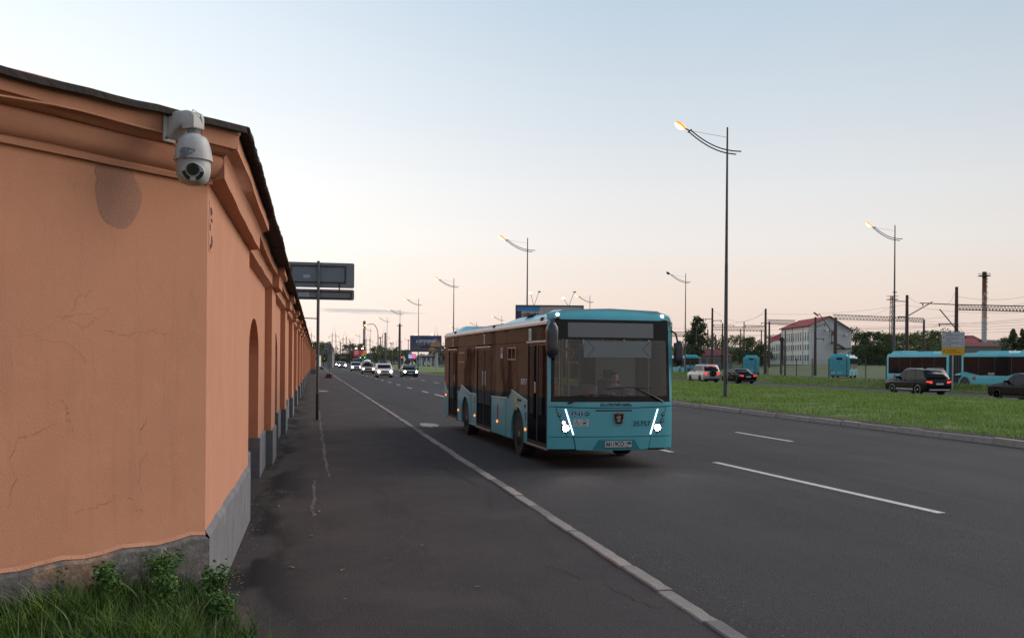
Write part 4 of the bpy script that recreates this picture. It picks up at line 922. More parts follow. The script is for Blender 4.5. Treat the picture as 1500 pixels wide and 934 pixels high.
# doors: two glazed leaves each, kick panel, header rail, seal
def door(y0, y1, z0, z1, nm='door'):
    ym = (y0+y1)/2
    for k, (a, b) in enumerate(((y0+.01, ym-.008), (ym+.008, y1-.01))):
        lf = spoly('door_leaf', [(a, z0), (b, z0), (b, z1), (a, z1)], M['doorglass'], .010, .016)
        mb = MB(); t = .035
        for q in ((a, a+t, z0, z1), (b-t, b, z0, z1), (a+t, b-t, z0, z0+.06), (a+t, b-t, z1-t, z1)): mb.box(.002, .022, *q)
        mb.obj('door_frame', M['blk'], lf)
        MB().tube([(.05, (a+b)/2, z0+.35), (.05, (a+b)/2, z0+1.2)], .014, 8).obj('grab_rail', M['yellow'], lf)
    MB().box(-.035, .02, y0-.03, y1+.03, z1+.012, z1+.055).obj('door_header_rail', M['alu'], bus, bevel=.006)
    MB().box(-.03, .03, y0+.02, y1-.02, z0-.055, z0-.012).obj('door_sill', M['alu'], bus, bevel=.006)
    for yy in (y0, y1): MB().box(-.008, .03, yy-.012, yy+.010, z0, z1+.01).obj('door_post', M['blk'], bus)
    MB().box(.0, .02, ym-.008, ym+.008, z0, z1).obj('door_seal', M['blk'], bus)
door(.19, 1.64, .385, 2.385); door(5.22, 6.98, .365, 2.345); door(9.83, 11.33, .36, 2.33)
mb = MB(); mb.box(.09, .10, 5.2, 7.0, .4, 2.4); mb.box(.09, .10, 9.82, 11.34, .4, 2.4); mb.obj('door_dark_backing', M['dark'], bus)  # dark sheets stand in for the dim interior behind these doors
# stickers on the side
def stick(y0, y1, z0, z1, m, x=-.008): 
    return MB().box(x, -.0042, y0, y1, z0, z1).obj('sticker', m, bus)
stick(1.38, 1.58, 2.46, 2.70, M['stk']); o = stick(6.0, 6.12, 2.46, 2.70, M['stk']); stick(10.55, 10.67, 2.46, 2.70, M['stk'])
for y in (1.44, 6.02, 10.57):
    MB().box(-.0095, -.0082, y+.02, y+.08, 2.50, 2.66).obj('sticker_print', mat('print_green', (.03, .16, .07), .6) if 'pg' not in M else M['pg'], bus)
stick(3.98, 4.16, 2.10, 2.34, M['stk']); MB().box(-.0095, -.0082, 4.01, 4.13, 2.20, 2.31).obj('sticker_print', M['blue'], bus)
text('35757', .17, M['inkw'], (-.006, 1.98, 1.60), (0, -1, 0), (0, 0, 1), bus, 'fleet_number', fit=.50)
for (y, z, h) in ((5.95, 1.42, .36), (6.27, 1.42, .36), (1.10, 1.40, .22), (10.4, 1.42, .2)):
    MB().box(.0, .009, y-.045, y+.045, z, z+h).obj('door_sticker', M['stk'], bus); 
    for q in range(4): MB().box(-.001, .0, y-.03, y+.03, z+.03+q*h/5, z+.05+q*h/5).obj('sticker_print', M['red'] if y < 1.2 else M['ink'], bus)
MB().box(-.0055, -.0042, 2.4, 2.75, 2.5, 2.68).obj('reflection_label', M['signback'], bus) if False else None
stick(2.55, 2.72, .99, 1.28, M['yellow'], -.004).location.x = -.0
MB().box(-.004, -.001, 2.58, 2.75, .98, 1.27).obj('gas_sticker', M['yellow'], bus); text('МЕТАН', .075, M['ink'], (-.004, 2.36, 1.2), (0, -1, 0), (0, 0, 1), bus, fit=.30)
M['redp'] = mat('dull_red_print', (.26, .035, .04), .6)
for (y, z0, z1, w_) in ((4.42, .70, 1.02, .11), (1.78, .80, .98, .07), (7.18, .93, 1.1, .10), (11.45, .93, 1.05, .08)): MB().box(-.004, -.001, y, y+w_, z0, z1).obj('red_notice', M['redp'], bus)
for (y, z) in ((1.80, .62), (4.50, .62), (7.22, .60), (9.65, .62), (11.80, .98)): MB().box(-.018, -.001, y, y+.055, z-.03, z+.03).obj('side_marker', M['amber'], bus, bevel=.008)
MB().box(-.018, -.001, 1.83, 1.90, 1.06, 1.14).obj('side_marker', M['red'], bus, bevel=.01)
# ---- other side (x = BW)
def opoly(name, pts, m, a=0, b=.03, **k):
    mb = MB(); mb.prism(pts, BW-a, BW-b, lambda p, q, t: (t, p, q)); return mb.obj(name, m, bus, **k)
opoly('side_panel', [(.135, .34), *archpts(WF, .575, .34), *archpts(WR, .575, .34), (12.12, .34), (12.12, 1.2), (.135, 1.2)], M['teal'])
ys = [.14, 1.4, 2.9, 4.4, 5.9, 7.4, 8.9, 10.4, 12.11]
for i, (a, b) in enumerate(zip(ys, ys[1:])): opoly('side_window', [(a+.006, 1.21), (b-.006, 1.21), (b-.006, 2.745), (a+.006, 2.745)], M['lightglass'], -.004, .002)
# ---- rear
rr_ = MB(); rr_.box(.03, BW-.03, 12.1, 12.19, .36, 2.0); rr_.obj('rear_panel', M['teal'], bus, bevel=.03)
MB().box(.12, BW-.12, 12.1, 12.17, 2.02, 2.74).obj('rear_window', SG, bus, bevel=.02)
for x in (.10, BW-.22): MB().box(x, x+.12, 12.18, 12.2, .9, 1.5).obj('tail_lamp', M['tail'], bus, bevel=.01)
MB().box(.5, 2.04, 12.19, 12.2, .9, 1.7).obj('engine_grille', M['blk'], bus)
# ---- roof, floor, underbody
mb = MB(); n = 8
prof = [(.0, 2.80), (.012, 2.845), (.05, 2.88), (.14, 2.905), (.6, 2.925), (1.27, 2.93), (1.94, 2.925), (2.40, 2.905), (2.49, 2.88), (2.528, 2.845), (2.54, 2.80), (2.5, 2.77), (.04, 2.77)]
mb.prism([(a, b) for a, b in prof], .30, 12.12, lambda a, b, t: (a, t, b)); mb.obj('roof', mat('roof_white', (.40, .50, .52), .5), bus, smooth=40)
mb = MB(); mb.prism([(-.018, 2.752), (.03, 2.752), (.03, 2.84), (.004, 2.84), (-.018, 2.80)], .17, 12.13, lambda a, b, t: (a, t, b)); mb.obj('gutter_rail', mat('reflection_pink_aluminium', (.62, .52, .47), .42, .35), bus)  # pink of the wall's reflection is put into the near rail's colour
mb = MB(); mb.prism([(-.018, 2.752), (.03, 2.752), (.03, 2.84), (.004, 2.84), (-.018, 2.80)], .17, 12.13, lambda a, b, t: (BW-a, t, b)); mb.obj('gutter_rail', M['alu'], bus)
for y in (.62, 5.0, 10.3): 
    mb = MB(); mb.lathe([(.0, .06), (.035, .055), (.045, .02), (.045, -.01)], 10, (.02, y, 2.84)); mb.box(-.02, .06, y-.09, y+.05, 2.835, 2.86); mb.obj('roof_camera', M['blk'], bus)
# roof fairings
def pod(name, y0, y1, x0, x1, z0, z1, sl0=.3, sl1=.3, sx=.25, m=None):
    mb = MB(); b = [(x0, y0, z0), (x1, y0, z0), (x1, y1, z0), (x0, y1, z0)]; t = [(x0+sx, y0+sl0, z1), (x1-sx, y0+sl0, z1), (x1-sx, y1-sl1, z1), (x0+sx, y1-sl1, z1)]
    mb.add(b+t, [(0, 3, 2, 1), (4, 5, 6, 7), (0, 1, 5, 4), (1, 2, 6, 5), (2, 3, 7, 6), (3, 0, 4, 7)]); return mb.obj(name, m or M['pod'], bus, bevel=.035)
M['pod'] = mat('pale_teal_fairing', (.19, .47, .52), .42, coat=.2)
mb = MB()      # header fairing runs back from the front edge
for y, dz, ins in ((.18, 0, .0), (.9, .02, .02), (1.7, -.01, .10), (2.25, -.11, .30)):
    for (x, z) in ((.02+ins, 2.86), (.06+ins, 2.93), (.30+ins, 3.035+dz), (1.27, 3.07+dz), (BW-.30-ins, 3.035+dz), (BW-.06-ins, 2.93), (BW-.02-ins, 2.86)): mb.v.append((x, y, z))
for j in range(3):
    for i in range(6): mb.f.append((j*7+i, j*7+i+1, j*7+i+8, j*7+i+7)); mb.m.append(0)
mb.f += [tuple(range(7)), tuple(range(21, 28))]; mb.m += [0, 0]
mb.obj('front_fairing', M['pod'], bus, smooth=30)
pod('roof_fairing', 2.5, 5.6, .25, 2.29, 2.90, 3.06, .5, .9, .3); MB().box(.42, .9, 3.1, 3.8, 3.05, 3.066).obj('roof_vent', M['dark'], bus)
pod('roof_fairing', 10.9, 12.15, .16, 2.38, 2.88, 3.09, .25, .3, .35); pod('cylinder_cover', 6.4, 10.6, .5, 2.04, 2.90, 3.0, .1, .1, .05, M['dark'])
MB().box(.06, BW-.06, .35, 12.05, .30, .36).obj('underbody', M['blk'], bus); MB().box(.055, BW-.05, .25, 12.05, .365, .40).obj('floor', M['dark'], bus)
MB().box(.06, BW-.06, 9.3, 12.1, .40, 1.0).obj('rear_step', M['dark'], bus)
mb = MB()
for c in (WF, WR):
    for x0, x1 in ((.06, .55), (BW-.55, BW-.06)): mb.box(x0, x1, c-.62, c+.62, .40, 1.13)
mb.obj('wheel_box', M['dark'], bus)
# wheels
def wheel(parent, x, y, r, wd, side, rimm=None, spokes=0, name='wheel', n=28, nuts=0):
    w_ = empty(name, (x, y, r)); w_.parent = parent; KIDS.setdefault(parent.name, []).append(w_)
    mb = MB(); s = side
    k_ = .60 if not spokes else .73
    prof = [(r*k_, 0), (r*(k_+.02), 0), (r*.90, -.012), (r*.985, wd*.10), (r, wd*.25), (r, wd*.75), (r*.985, wd*.92), (r*.9, wd), (r*k_, wd)]
    mb.lathe([(a, b*s) for a, b in prof], n, (0, 0, 0), 'x'); mb.obj('tyre', M['rubber'], w_, smooth=45)
    mb = MB(); pr = [(r*.60, .0), (r*.585, .02), (r*.52, .05), (r*.44, .03), (r*.36, .055), (r*.2, .05), (r*.17, .0), (0, -.004)] if not spokes else [(r*.74, 0), (r*.72, .03), (r*.68, .06), (0, .07)]
    mb.lathe([(a, b*s) for a, b in pr], n, (0, 0, 0), 'x')
    if spokes:
        mb.cur = 1
        for k in range(spokes):
            a = 2*PI*k/spokes
            for da in (-.13, .13) if spokes < 7 else (0,):
                c0, c1 = a+da*.6, a+da*1.5; P = lambda rr_, an, w2, xx: (xx*s, rr_*math.cos(an)-w2*math.sin(an), rr_*math.sin(an)+w2*math.cos(an))
                q = [P(r*.12, c0, -r*.05, .0), P(r*.12, c0, r*.05, .0), P(r*.72, c1, r*.06, .005), P(r*.72, c1, -r*.06, .005)]; q2 = [(p[0]+.03*s, p[1], p[2]) for p in q]
                mb.add(q+q2, [(0, 1, 2, 3), (0, 4, 5, 1), (1, 5, 6, 2), (2, 6, 7, 3), (3, 7, 4, 0)])
        mb.lathe([(r*.16, .02*s), (r*.15, -.006*s), (0, -.008*s)], 12, (0, 0, 0), 'x'); mb.lathe([(r*.76, .0), (r*.73, -.008*s), (r*.66, .012*s)], n, (0, 0, 0), 'x')
    if nuts:
        for k in range(nuts):
            a = 2*PI*k/nuts; mb.cyl((.052*s, r*.28*math.cos(a), r*.28*math.sin(a)), (.02*s, r*.28*math.cos(a), r*.28*math.sin(a)), .016, n=6)
    mb.obj('rim', [M['dark'] if spokes else (rimm or M['rim']), rimm or M['rim']], w_, smooth=40)
    return w_
for c in (WF, WR):
    wheel(bus, .035, c, .475, .30, 1, nuts=10); wheel(bus, BW-.035, c, .475, .30, -1, nuts=10)
# mirrors
m_ = MB(); zs = [(2.07, .075), (2.10, .10), (2.3, .115), (2.6, .115), (2.72, .10), (2.76, .07)]
def mirror(cx, cy, z0, z1, hw, hd, m, ang=0):
    e = MB(); n = 14; K = 8
    for j in range(K+1):
        f = j/K; sc = min(1, (math.sin(PI*max(.03, min(.97, f)))*2.2)**.5); z = z0+(z1-z0)*f
        for k in range(n):
            t = 2*PI*k/n; x = hw*sc*math.copysign(abs(math.cos(t))**.6, math.cos(t)); y = hd*sc*math.copysign(abs(math.sin(t))**.8, math.sin(t)); e.v.append((cx+x*math.cos(ang)-y*math.sin(ang), cy+x*math.sin(ang)+y*math.cos(ang), z))
    for j in range(K):
        for k in range(n): e.f.append((j*n+k, j*n+(k+1) % n, (j+1)*n+(k+1) % n, (j+1)*n+k)); e.m.append(0)
    e.f += [tuple(range(n)), tuple(range(K*n, K*n+n))]; e.m += [0, 0]
    return e.obj('mirror', m, bus, smooth=50)
mm = mat('mirror_housing', (.014, .018, .030), .35, coat=.3)
a_ = mirror(-.03, -.26, 2.10, 2.76, .118, .09, mm, .25); MB().tube([(-.02, -.24, 2.74), (.02, -.2, 2.84), (.12, -.02, 2.87), (.2, .12, 2.86)], .022, 8).obj('mirror_arm', M['blk'], a_)
a_ = mirror(BW+.13, .10, 1.97, 2.46, .085, .07, mm, -.2); MB().tube([(BW+.10, .1, 2.44), (BW+.06, .1, 2.6), (BW-.03, .14, 2.66)], .02, 8).obj('mirror_arm', M['blk'], a_)
MB().box(BW+.05, BW+.2, .165, .175, 2.02, 2.42).obj('mirror_glass', M['chrome'], a_)
# ---- interior
MB().prism([(.32, .75), (.75, .75), (.75, 1.22), (.62, 1.33), (.24, 1.30), (.24, 1.0)], .18, BW-.12, lambda a, b, t: (t, a, b)).obj('dashboard', M['dark'], bus, bevel=.03)
for (x, y, z, sx_, sz) in ((.95, .40, 1.36, .07, .13), (1.25, .42, 1.37, .05, .08), (.7, .42, 1.35, .1, .06)): MB().box(x-sx_, x+sx_, y, y+.08, z-.02, z+sz).obj('dash_device', M['dark'] if x != .95 else M['redp'], bus, bevel=.01)
sw = MB(); q = [(1.80+.235*math.cos(2*PI*k/24), .92+.235*math.sin(2*PI*k/24)*.80, 1.345+.235*math.sin(2*PI*k/24)*.55) for k in range(25)]; sw.tube(q, .015, 6); sw.tube([(1.80, .92, 1.345), (1.80, .72, 1.05)], .03, 8)
for k in (0, 8, 16): sw.tube([(1.80, .92, 1.335), q[k]], .012, 5)
sw.obj('steering_wheel', M['blk'], bus, smooth=50)
def seat(x, y, m, w_=.44, z=.78, hb=.72):
    r = empty('passenger_seat', (x, y, z)); r.parent = bus; KIDS.setdefault(bus.name, []).append(r)
    MB().box(-w_/2, w_/2, -.22, .22, -.10, .0).obj('cushion', m, r, bevel=.03); MB().prism([(.16, -.02), (.24, -.02), (.33, hb), (.25, hb)], -w_/2, w_/2, lambda a, b, t: (t, a, b)).obj('backrest', m, r, bevel=.03)
    MB().tube([(-w_/2+.05, .29, hb-.02), (-w_/2+.05, .33, hb+.08), (w_/2-.05, .33, hb+.08), (w_/2-.05, .29, hb-.02)], .013, 6).obj('grab_handle', M['yellow'], r)
for y in (3.4, 4.3, 5.2, 6.1, 7.0, 7.9, 8.8, 9.7, 10.6):
    for x in (1.78, 2.24): seat(x, y, M['seat'])
for y in (3.6, 4.5, 7.6, 8.5): seat(.32, y, M['seat'])
ds = empty('driver_seat', (1.80, 1.48, .98)); ds.parent = bus
MB().box(-.25, .25, -.25, .25, -.14, .0).obj('cushion', M['dark'], ds, bevel=.04); MB().prism([(.16, -.04), (.26, -.04), (.36, .68), (.26, .68)], -.24, .24, lambda a, b, t: (t, a, b)).obj('backrest', M['dark'], ds, bevel=.04)
MB().box(-.12, .12, .27, .36, .70, .90).obj('headrest', M['dark'], ds, bevel=.04); MB().box(-.2, .2, -.2, .2, -.58, -.15).obj('pedestal', M['blk'], ds)
mb = MB(); mb.box(1.22, 1.25, .9, 2.0, .42, 1.55); mb.box(1.22, BW-.06, 2.0, 2.03, .42, 2.4); mb.obj('cab_partition', M['midgrey'], bus)
MB().box(1.225, 1.235, .95, 1.98, 1.56, 2.3).obj('cab_glass', M['doorglass'], bus)
for (x, y) in ((.42, 1.75), (.80, 1.9), (1.1, 2.4), (.9, 3.2), (.9, 5.2), (.9, 7.1), (1.5, 4.5), (1.5, 6.5)): MB().tube([(x, y, .4), (x, y, 2.72)], .017, 8).obj('handrail_pole', M['yellow'], bus, smooth=50)
for x in (.9, 1.5): MB().tube([(x, 2.1, 2.3), (x, 10.5, 2.3)], .015, 6).obj('ceiling_rail', M['yellow'], bus)
MB().tube([(.25, .9, .5), (.55, .95, 1.1), (.62, 1.3, 1.5)], .016, 8).obj('handrail_pole', M['yellow'], bus, smooth=50)
mb = MB(); q = [(.42+.10*math.cos(2*PI*k/24), .17, 2.19+.10*math.sin(2*PI*k/24)) for k in range(25)]; mb.tube(q, .015, 6); mb.obj('red_ring_sign', mat('red_ring_plastic', (.42, .03, .03), .5), bus, smooth=60)
MB().box(.72, 2.10, .13, .15, 2.12, 2.44).obj('sun_blind', mat('grey_blind', (.42, .43, .44), .8), bus)
for x0, x1 in ((.80, .92), (1.92, 2.06)):
    d_ = 1 if x0 < 1 else -1; xm = x1 if d_ > 0 else x0; xe = x0 if d_ > 0 else x1
    MB().tube([(xe, .125, 2.42), (xm, .125, 2.29), (xe, .125, 2.14)], .008, 4).obj('blind_edge', M['dark'], bus)
MB().box(.06, BW-.06, .3, 12.05, 2.74, 2.765).obj('ceiling', M['midgrey'], bus)
MB().box(.45, .62, 1.5, 1.62, 1.25, 1.55).obj('validator', M['amber'] if False else mat('orange_validator', (.5, .16, .04), .6), bus)
# ------------------------------------------------ driver
def skin_person(name, joints, edges, m, sub=2, parent=None):
    me = bpy.data.meshes.new(name); ids = list(joints); me.from_pydata([joints[k][0] for k in ids], [(ids.index(a), ids.index(b)) for a, b in edges], [])
    o = bpy.data.objects.new(name, me); link(o, parent); o.modifiers.new('skin', 'SKIN'); 
    lay = me.skin_vertices[0] if me.skin_vertices else None
    bpy.context.view_layer.update()
    if lay is None:
        bm = bmesh.new(); bm.from_mesh(me); bm.verts.layers.skin.verify(); bm.to_mesh(me); bm.free(); lay = me.skin_vertices[0]
    for i, k in enumerate(ids): r = joints[k][1]; lay.data[i].radius = r if isinstance(r, tuple) else (r, r)
    lay.data[0].use_root = True
    s_m = o.modifiers.new('sub', 'SUBSURF'); s_m.levels = 1; s_m.render_levels = sub
    dg = bpy.context.evaluated_depsgraph_get(); dg.update(); m2 = bpy.data.meshes.new_from_object(o.evaluated_get(dg)); o.modifiers.clear(); o.data = m2
    m2.materials.clear(); m2.materials.append(m); m2.polygons.foreach_set('use_smooth', [True]*len(m2.polygons)); return o
drv = empty('person', (0, 0, 0), 0, 'bus driver in a dark blue shirt sitting behind the steering wheel of the teal bus', 'person')
drv.matrix_world = Matrix.Translation(BUS0) @ Matrix.Rotation(R_(1.5), 4, 'Z') @ Matrix.Translation((1.80, 1.42, 1.0))
M['skin'] = mat('skin', (.42, .23, .16), .6); M['shirt'] = mat('blue_shirt', (.03, .06, .16), .9); M['hair'] = mat('dark_hair', (.02, .015, .012), .8); M['trouser'] = mat('dark_trousers', (.02, .02, .025), .9)
J = {'pel': ((0, .05, .08), .15), 'wst': ((0, .07, .24), .135), 'chs': ((0, .06, .42), .15), 'nk': ((0, .04, .56), .062), 'hd0': ((0, .02, .66), .07)}
E_ = [('pel', 'wst'), ('wst', 'chs'), ('chs', 'nk'), ('nk', 'hd0')]
for sd_, sg in (('l', -1), ('r', 1)):
    J.update({'sh'+sd_: ((sg*.18, .06, .49), .07), 'el'+sd_: ((sg*.25, -.10, .27), .046), 'wr'+sd_: ((sg*.19, -.37, .37), .030), 'pm'+sd_: ((sg*.185, -.44, .385), (.036, .018)), 'hp'+sd_: ((sg*.10, -.02, .06), .095), 'kn'+sd_: ((sg*.14, -.42, .08), .065), 'an'+sd_: ((sg*.13, -.50, -.30), .042), 'ft'+sd_: ((sg*.13, -.66, -.34), .035)})
    E_ += [('chs', 'sh'+sd_), ('sh'+sd_, 'el'+sd_), ('el'+sd_, 'wr'+sd_), ('wr'+sd_, 'pm'+sd_), ('pel', 'hp'+sd_), ('hp'+sd_, 'kn'+sd_), ('kn'+sd_, 'an'+sd_), ('an'+sd_, 'ft'+sd_)]
    for f, (dx, ln) in enumerate(((-.028, .060), (-.010, .070), (.009, .066), (.027, .052), (.045, .040))):
        if f == 4: a1 = (sg*(.185-.035), -.455, .400); a2 = (sg*(.185-.045), -.485, .400)
        else: a1 = (sg*.185+dx, -.485, .392); a2 = (sg*.185+dx, -.485-ln*.35, .392-ln*.55)
        J['f%d%s' % (f, sd_)] = (a1, .009); J['g%d%s' % (f, sd_)] = (a2, .008); E_ += [('pm'+sd_, 'f%d%s' % (f, sd_)), ('f%d%s' % (f, sd_), 'g%d%s' % (f, sd_))]
body = skin_person('body', J, E_, M['skin'], 1, drv)
mb = MB(); K, n = 12, 18
for j in range(K+1):
    f = j/K; t = PI*f; z = .70+.125*math.cos(t)*-1; r = math.sin(t)
    for k in range(n):
        a = 2*PI*k/n; x = .078*r*math.cos(a); y = .098*r*math.sin(a); 
        if z < .68: x *= 1-(.68-z)*3.0; y = y*(1-(.68-z)*1.2)-.012
        mb.v.append((x, y, z))
for j in range(K):
    for k in range(n): mb.f.append((j*n+k, j*n+(k+1) % n, (j+1)*n+(k+1) % n, (j+1)*n+k)); mb.m.append(0)
hd_ = mb.obj('head', M['skin'], drv, smooth=80)
MB().add([(-.012, -.095, .685), (.012, -.095, .685), (0, -.125, .675), (0, -.098, .725)], [(0, 1, 2), (0, 2, 3), (1, 3, 2)]).obj('nose', M['skin'], hd_)
for sg in (-1, 1):
    mb = MB(); mb.lathe([(0, -.006), (.011, -.003), (.011, .003)], 8, (sg*.030, -.088, .715), 'y'); mb.obj('eye', M['ink'], hd_)
    mb = MB(); mb.lathe([(.0, -.01), (.022, -.006), (.024, .006), (0, .01)], 8, (sg*.078, .0, .70), 'x'); mb.obj('ear', M['skin'], hd_)
MB().box(-.022, .022, -.096, -.088, .645, .651).obj('mouth', mat('lips', (.3, .1, .08), .6), hd_)
mb = MB()
for j in range(7):
    t = PI*.52*j/6
    for k in range(n): a = 2*PI*k/n; mb.v.append((.084*math.sin(t)*math.cos(a), .008+.106*math.sin(t)*math.sin(a), .71+.125*math.cos(t)*(1 if math.sin(a) < .2 else 1)))
for j in range(6):
    for k in range(n):
        if j >= 4 and math.sin(2*PI*(k+.5)/n) < -.35: continue
        mb.f.append((j*n+k, j*n+(k+1) % n, (j+1)*n+(k+1) % n, (j+1)*n+k)); mb.m.append(0)
mb.obj('hair', M['hair'], drv, smooth=60)
JS = {k: (v[0], (v[1] if isinstance(v[1], float) else .03)+.014) for k, v in J.items() if k in ('pel', 'wst', 'chs', 'shl', 'shr', 'ell', 'elr')}
JS['nkb'] = ((0, .045, .535), .068); JS['cl'] = ((-.215, -.26, .33), .045); JS['cr'] = ((.215, -.26, .33), .045)
skin_person('shirt', JS, [('pel', 'wst'), ('wst', 'chs'), ('chs', 'nkb'), ('chs', 'shl'), ('chs', 'shr'), ('shl', 'ell'), ('shr', 'elr'), ('ell', 'cl'), ('elr', 'cr')], M['shirt'], 1, drv)
JT = {'pel': ((0, .05, .04), .155), **{k: (J[k][0], J[k][1]+.012) for k in ('hpl', 'hpr', 'knl', 'knr', 'anl', 'anr')}}
skin_person('trousers', JT, [('pel', 'hpl'), ('pel', 'hpr'), ('hpl', 'knl'), ('hpr', 'knr'), ('knl', 'anl'), ('knr', 'anr')], M['trouser'], 1, drv)
print('C ok')
# ------------------------------------------------ street lamps
def lamp_proto(lit):
    r = empty('street_lamp', (0, 0, 0)); mb = MB(); mb.cyl((0, 0, -.3), (0, 0, 7), .115, .085, 14); mb.cyl((0, 0, 7), (0, 0, 14.15), .080, .045, 12); mb.obj('pole', M['lamp_pole'], r, smooth=50)
    MB().cyl((0, 0, -.2), (0, 0, .10), .17, .16, 14).obj('base_plate', M['lamp_pole'], r); MB().box(-.05, .05, -.128, -.10, .7, 1.05).obj('inspection_door', M['lamp_arm'], r)
    for off, e, tip in ((0, .78, 2.02), (-.20, .50, 2.16)):
        P = []
        for k in range(13):
            t = k/12; x = e-(e+tip)*t; P.append((x, 0, 12.95+off*.85+max(0, .30-x)**1.9*.185-(0.02 if x > .3 else 0)))
        MB().tube(P, .034, 8).obj('arm', M['lamp_arm'], r, smooth=60)
    MB().tube([(0, 0, 13.62), (-1.95, 0, 13.84)], .009, 5).obj('stay_cable', M['lamp_arm'], r); MB().tube([(-2.00, 0, 13.92), (-2.20, 0, 13.76)], .04, 6).obj('bracket', M['lamp_arm'], r)
    MB().tube([(-2.08, 0, 13.84), (-2.35, 0, 13.96)], .035, 6).obj('neck', M['lamp_arm'], r)
    h = empty('lamp_head', (-2.62, 0, 14.09)); h.parent = r; KIDS.setdefault(r.name, []).append(h); h.rotation_euler = (0, R_(31), 0)
    mb = MB(); n, K = 16, 6
    for j in range(K+1):
        t = -1+2*j/K
        for k in range(n):
            a = 2*PI*k/n; w_ = math.sqrt(max(.02, 1-abs(t)**2.6)); mb.v.append((t*.33, .185*w_*math.cos(a), max(-.05, .15*w_*math.sin(a))))
    for j in range(K):
        for k in range(n): mb.f.append((j*n+k, j*n+(k+1) % n, (j+1)*n+(k+1) % n, (j+1)*n+k)); mb.m.append(0)
    mb.obj('housing', M['sodium_rim'] if lit else M['lamp_arm'], h, smooth=50)
    mb = MB(); mb.v.append((-.02, 0, -.20))
    for j in (1, 2):
        for k in range(18): a = 2*PI*k/18; mb.v.append((-.03+.15*j*math.cos(a), .082*j*math.sin(a), -.165 if j == 1 else -.045))
    for k in range(18): mb.f.append((0, 1+(k+1) % 18, 1+k)); mb.m.append(0); mb.f.append((1+k, 1+(k+1) % 18, 19+(k+1) % 18, 19+k)); mb.m.append(0)
    mb.obj('lens', M['sodium'] if lit else mat('unlit_lens', (.10, .10, .10), .2), h, smooth=60)
    return r
lampL = lamp_proto(True); lampU = lamp_proto(False)
used = {}
def put_lamp(u, s, z, lit, label, group=None, rz=0, sc=1):
    p = lampL if lit else lampU
    o = p if not used.get(lit) else copy_tree(p); used[lit] = 1
    o.location = (u, s, z); o.rotation_euler = (0, 0, rz); o.scale = (sc, sc, sc); o['label'] = label; o['category'] = 'street lamp'; o['group'] = group or 'street lamps along the road'; return o
u0, s0 = WU(1062.5, 21.3, 583)
put_lamp(21.3, s0, .2, True, 'tallest lit street lamp in the grass median, right of the teal bus, orange lamp head')
M1 = [(771.5, 21.2, 'second lit street lamp of the median row, rising behind the bus roof'), (664, 21.0, 'third lit median street lamp, left of the bus, pole clear against the sky'), (612.5, 21.1, 'fourth lit median street lamp, next left of the blue night-city billboard'), (585.5, 21.2, 'fifth lit median street lamp, left of the blue billboard'), (566.7, 21.6, 'sixth lit median lamp counting away from the camera'), (542.3, 22.3, 'small far lit lamp right beside the striped chimney'), (526.6, 23.0, 'tiny lit lamp standing behind the red and orange billboard'), (516.9, 23.6, 'farthest single lit lamp above the tree line at left')]
for px, u, lb in M1: _, s = WU(px, u); put_lamp(u, s, .2, True, lb)
for i, (px, d_, lb) in enumerate(((510, 640, 'tiny lit lamp of the far row just right of the second pylon'), (506, 740, 'tinier lit lamp of the far row level with the second pylon'), (502, 860, 'tiniest lit lamp of the far row, leftmost over the road end'))): u, s = WU(px, 24.5+i*1.2) ; put_lamp(u, s, 0, True, lb, 'tiniest street lamps far down the road')
M2 = [(1309.5, 51.9, True, 'lit street lamp on the far verge in front of the parked articulated teal bus'), (1003.5, 51.9, False, 'unlit dark street lamp on the far verge, right beside the front of the bus'), (863.5, 52.0, True, 'lit street lamp whose head shows over the bus roof at right of the wide billboard'), (734.5, 52.2, True, 'lit street lamp head peeking above the bus roof left of the wide billboard'), (697.6, 52.4, True, 'small lit street lamp above the rear roof of the bus'), (670, 52.6, True, 'small lit lamp behind the tail end of the bus roof'), (597.7, 53, True, 'tiny lit lamp left of the blue billboard on the far side'), (588, 53, True, 'tiny lit lamp next to the fifth median lamp, far side row')]
for px, u, lit, lb in M2: _, s = WU(px, u); put_lamp(u, s, .5 if s < 400 else 0, lit, lb, 'street lamps along the far carriageway')
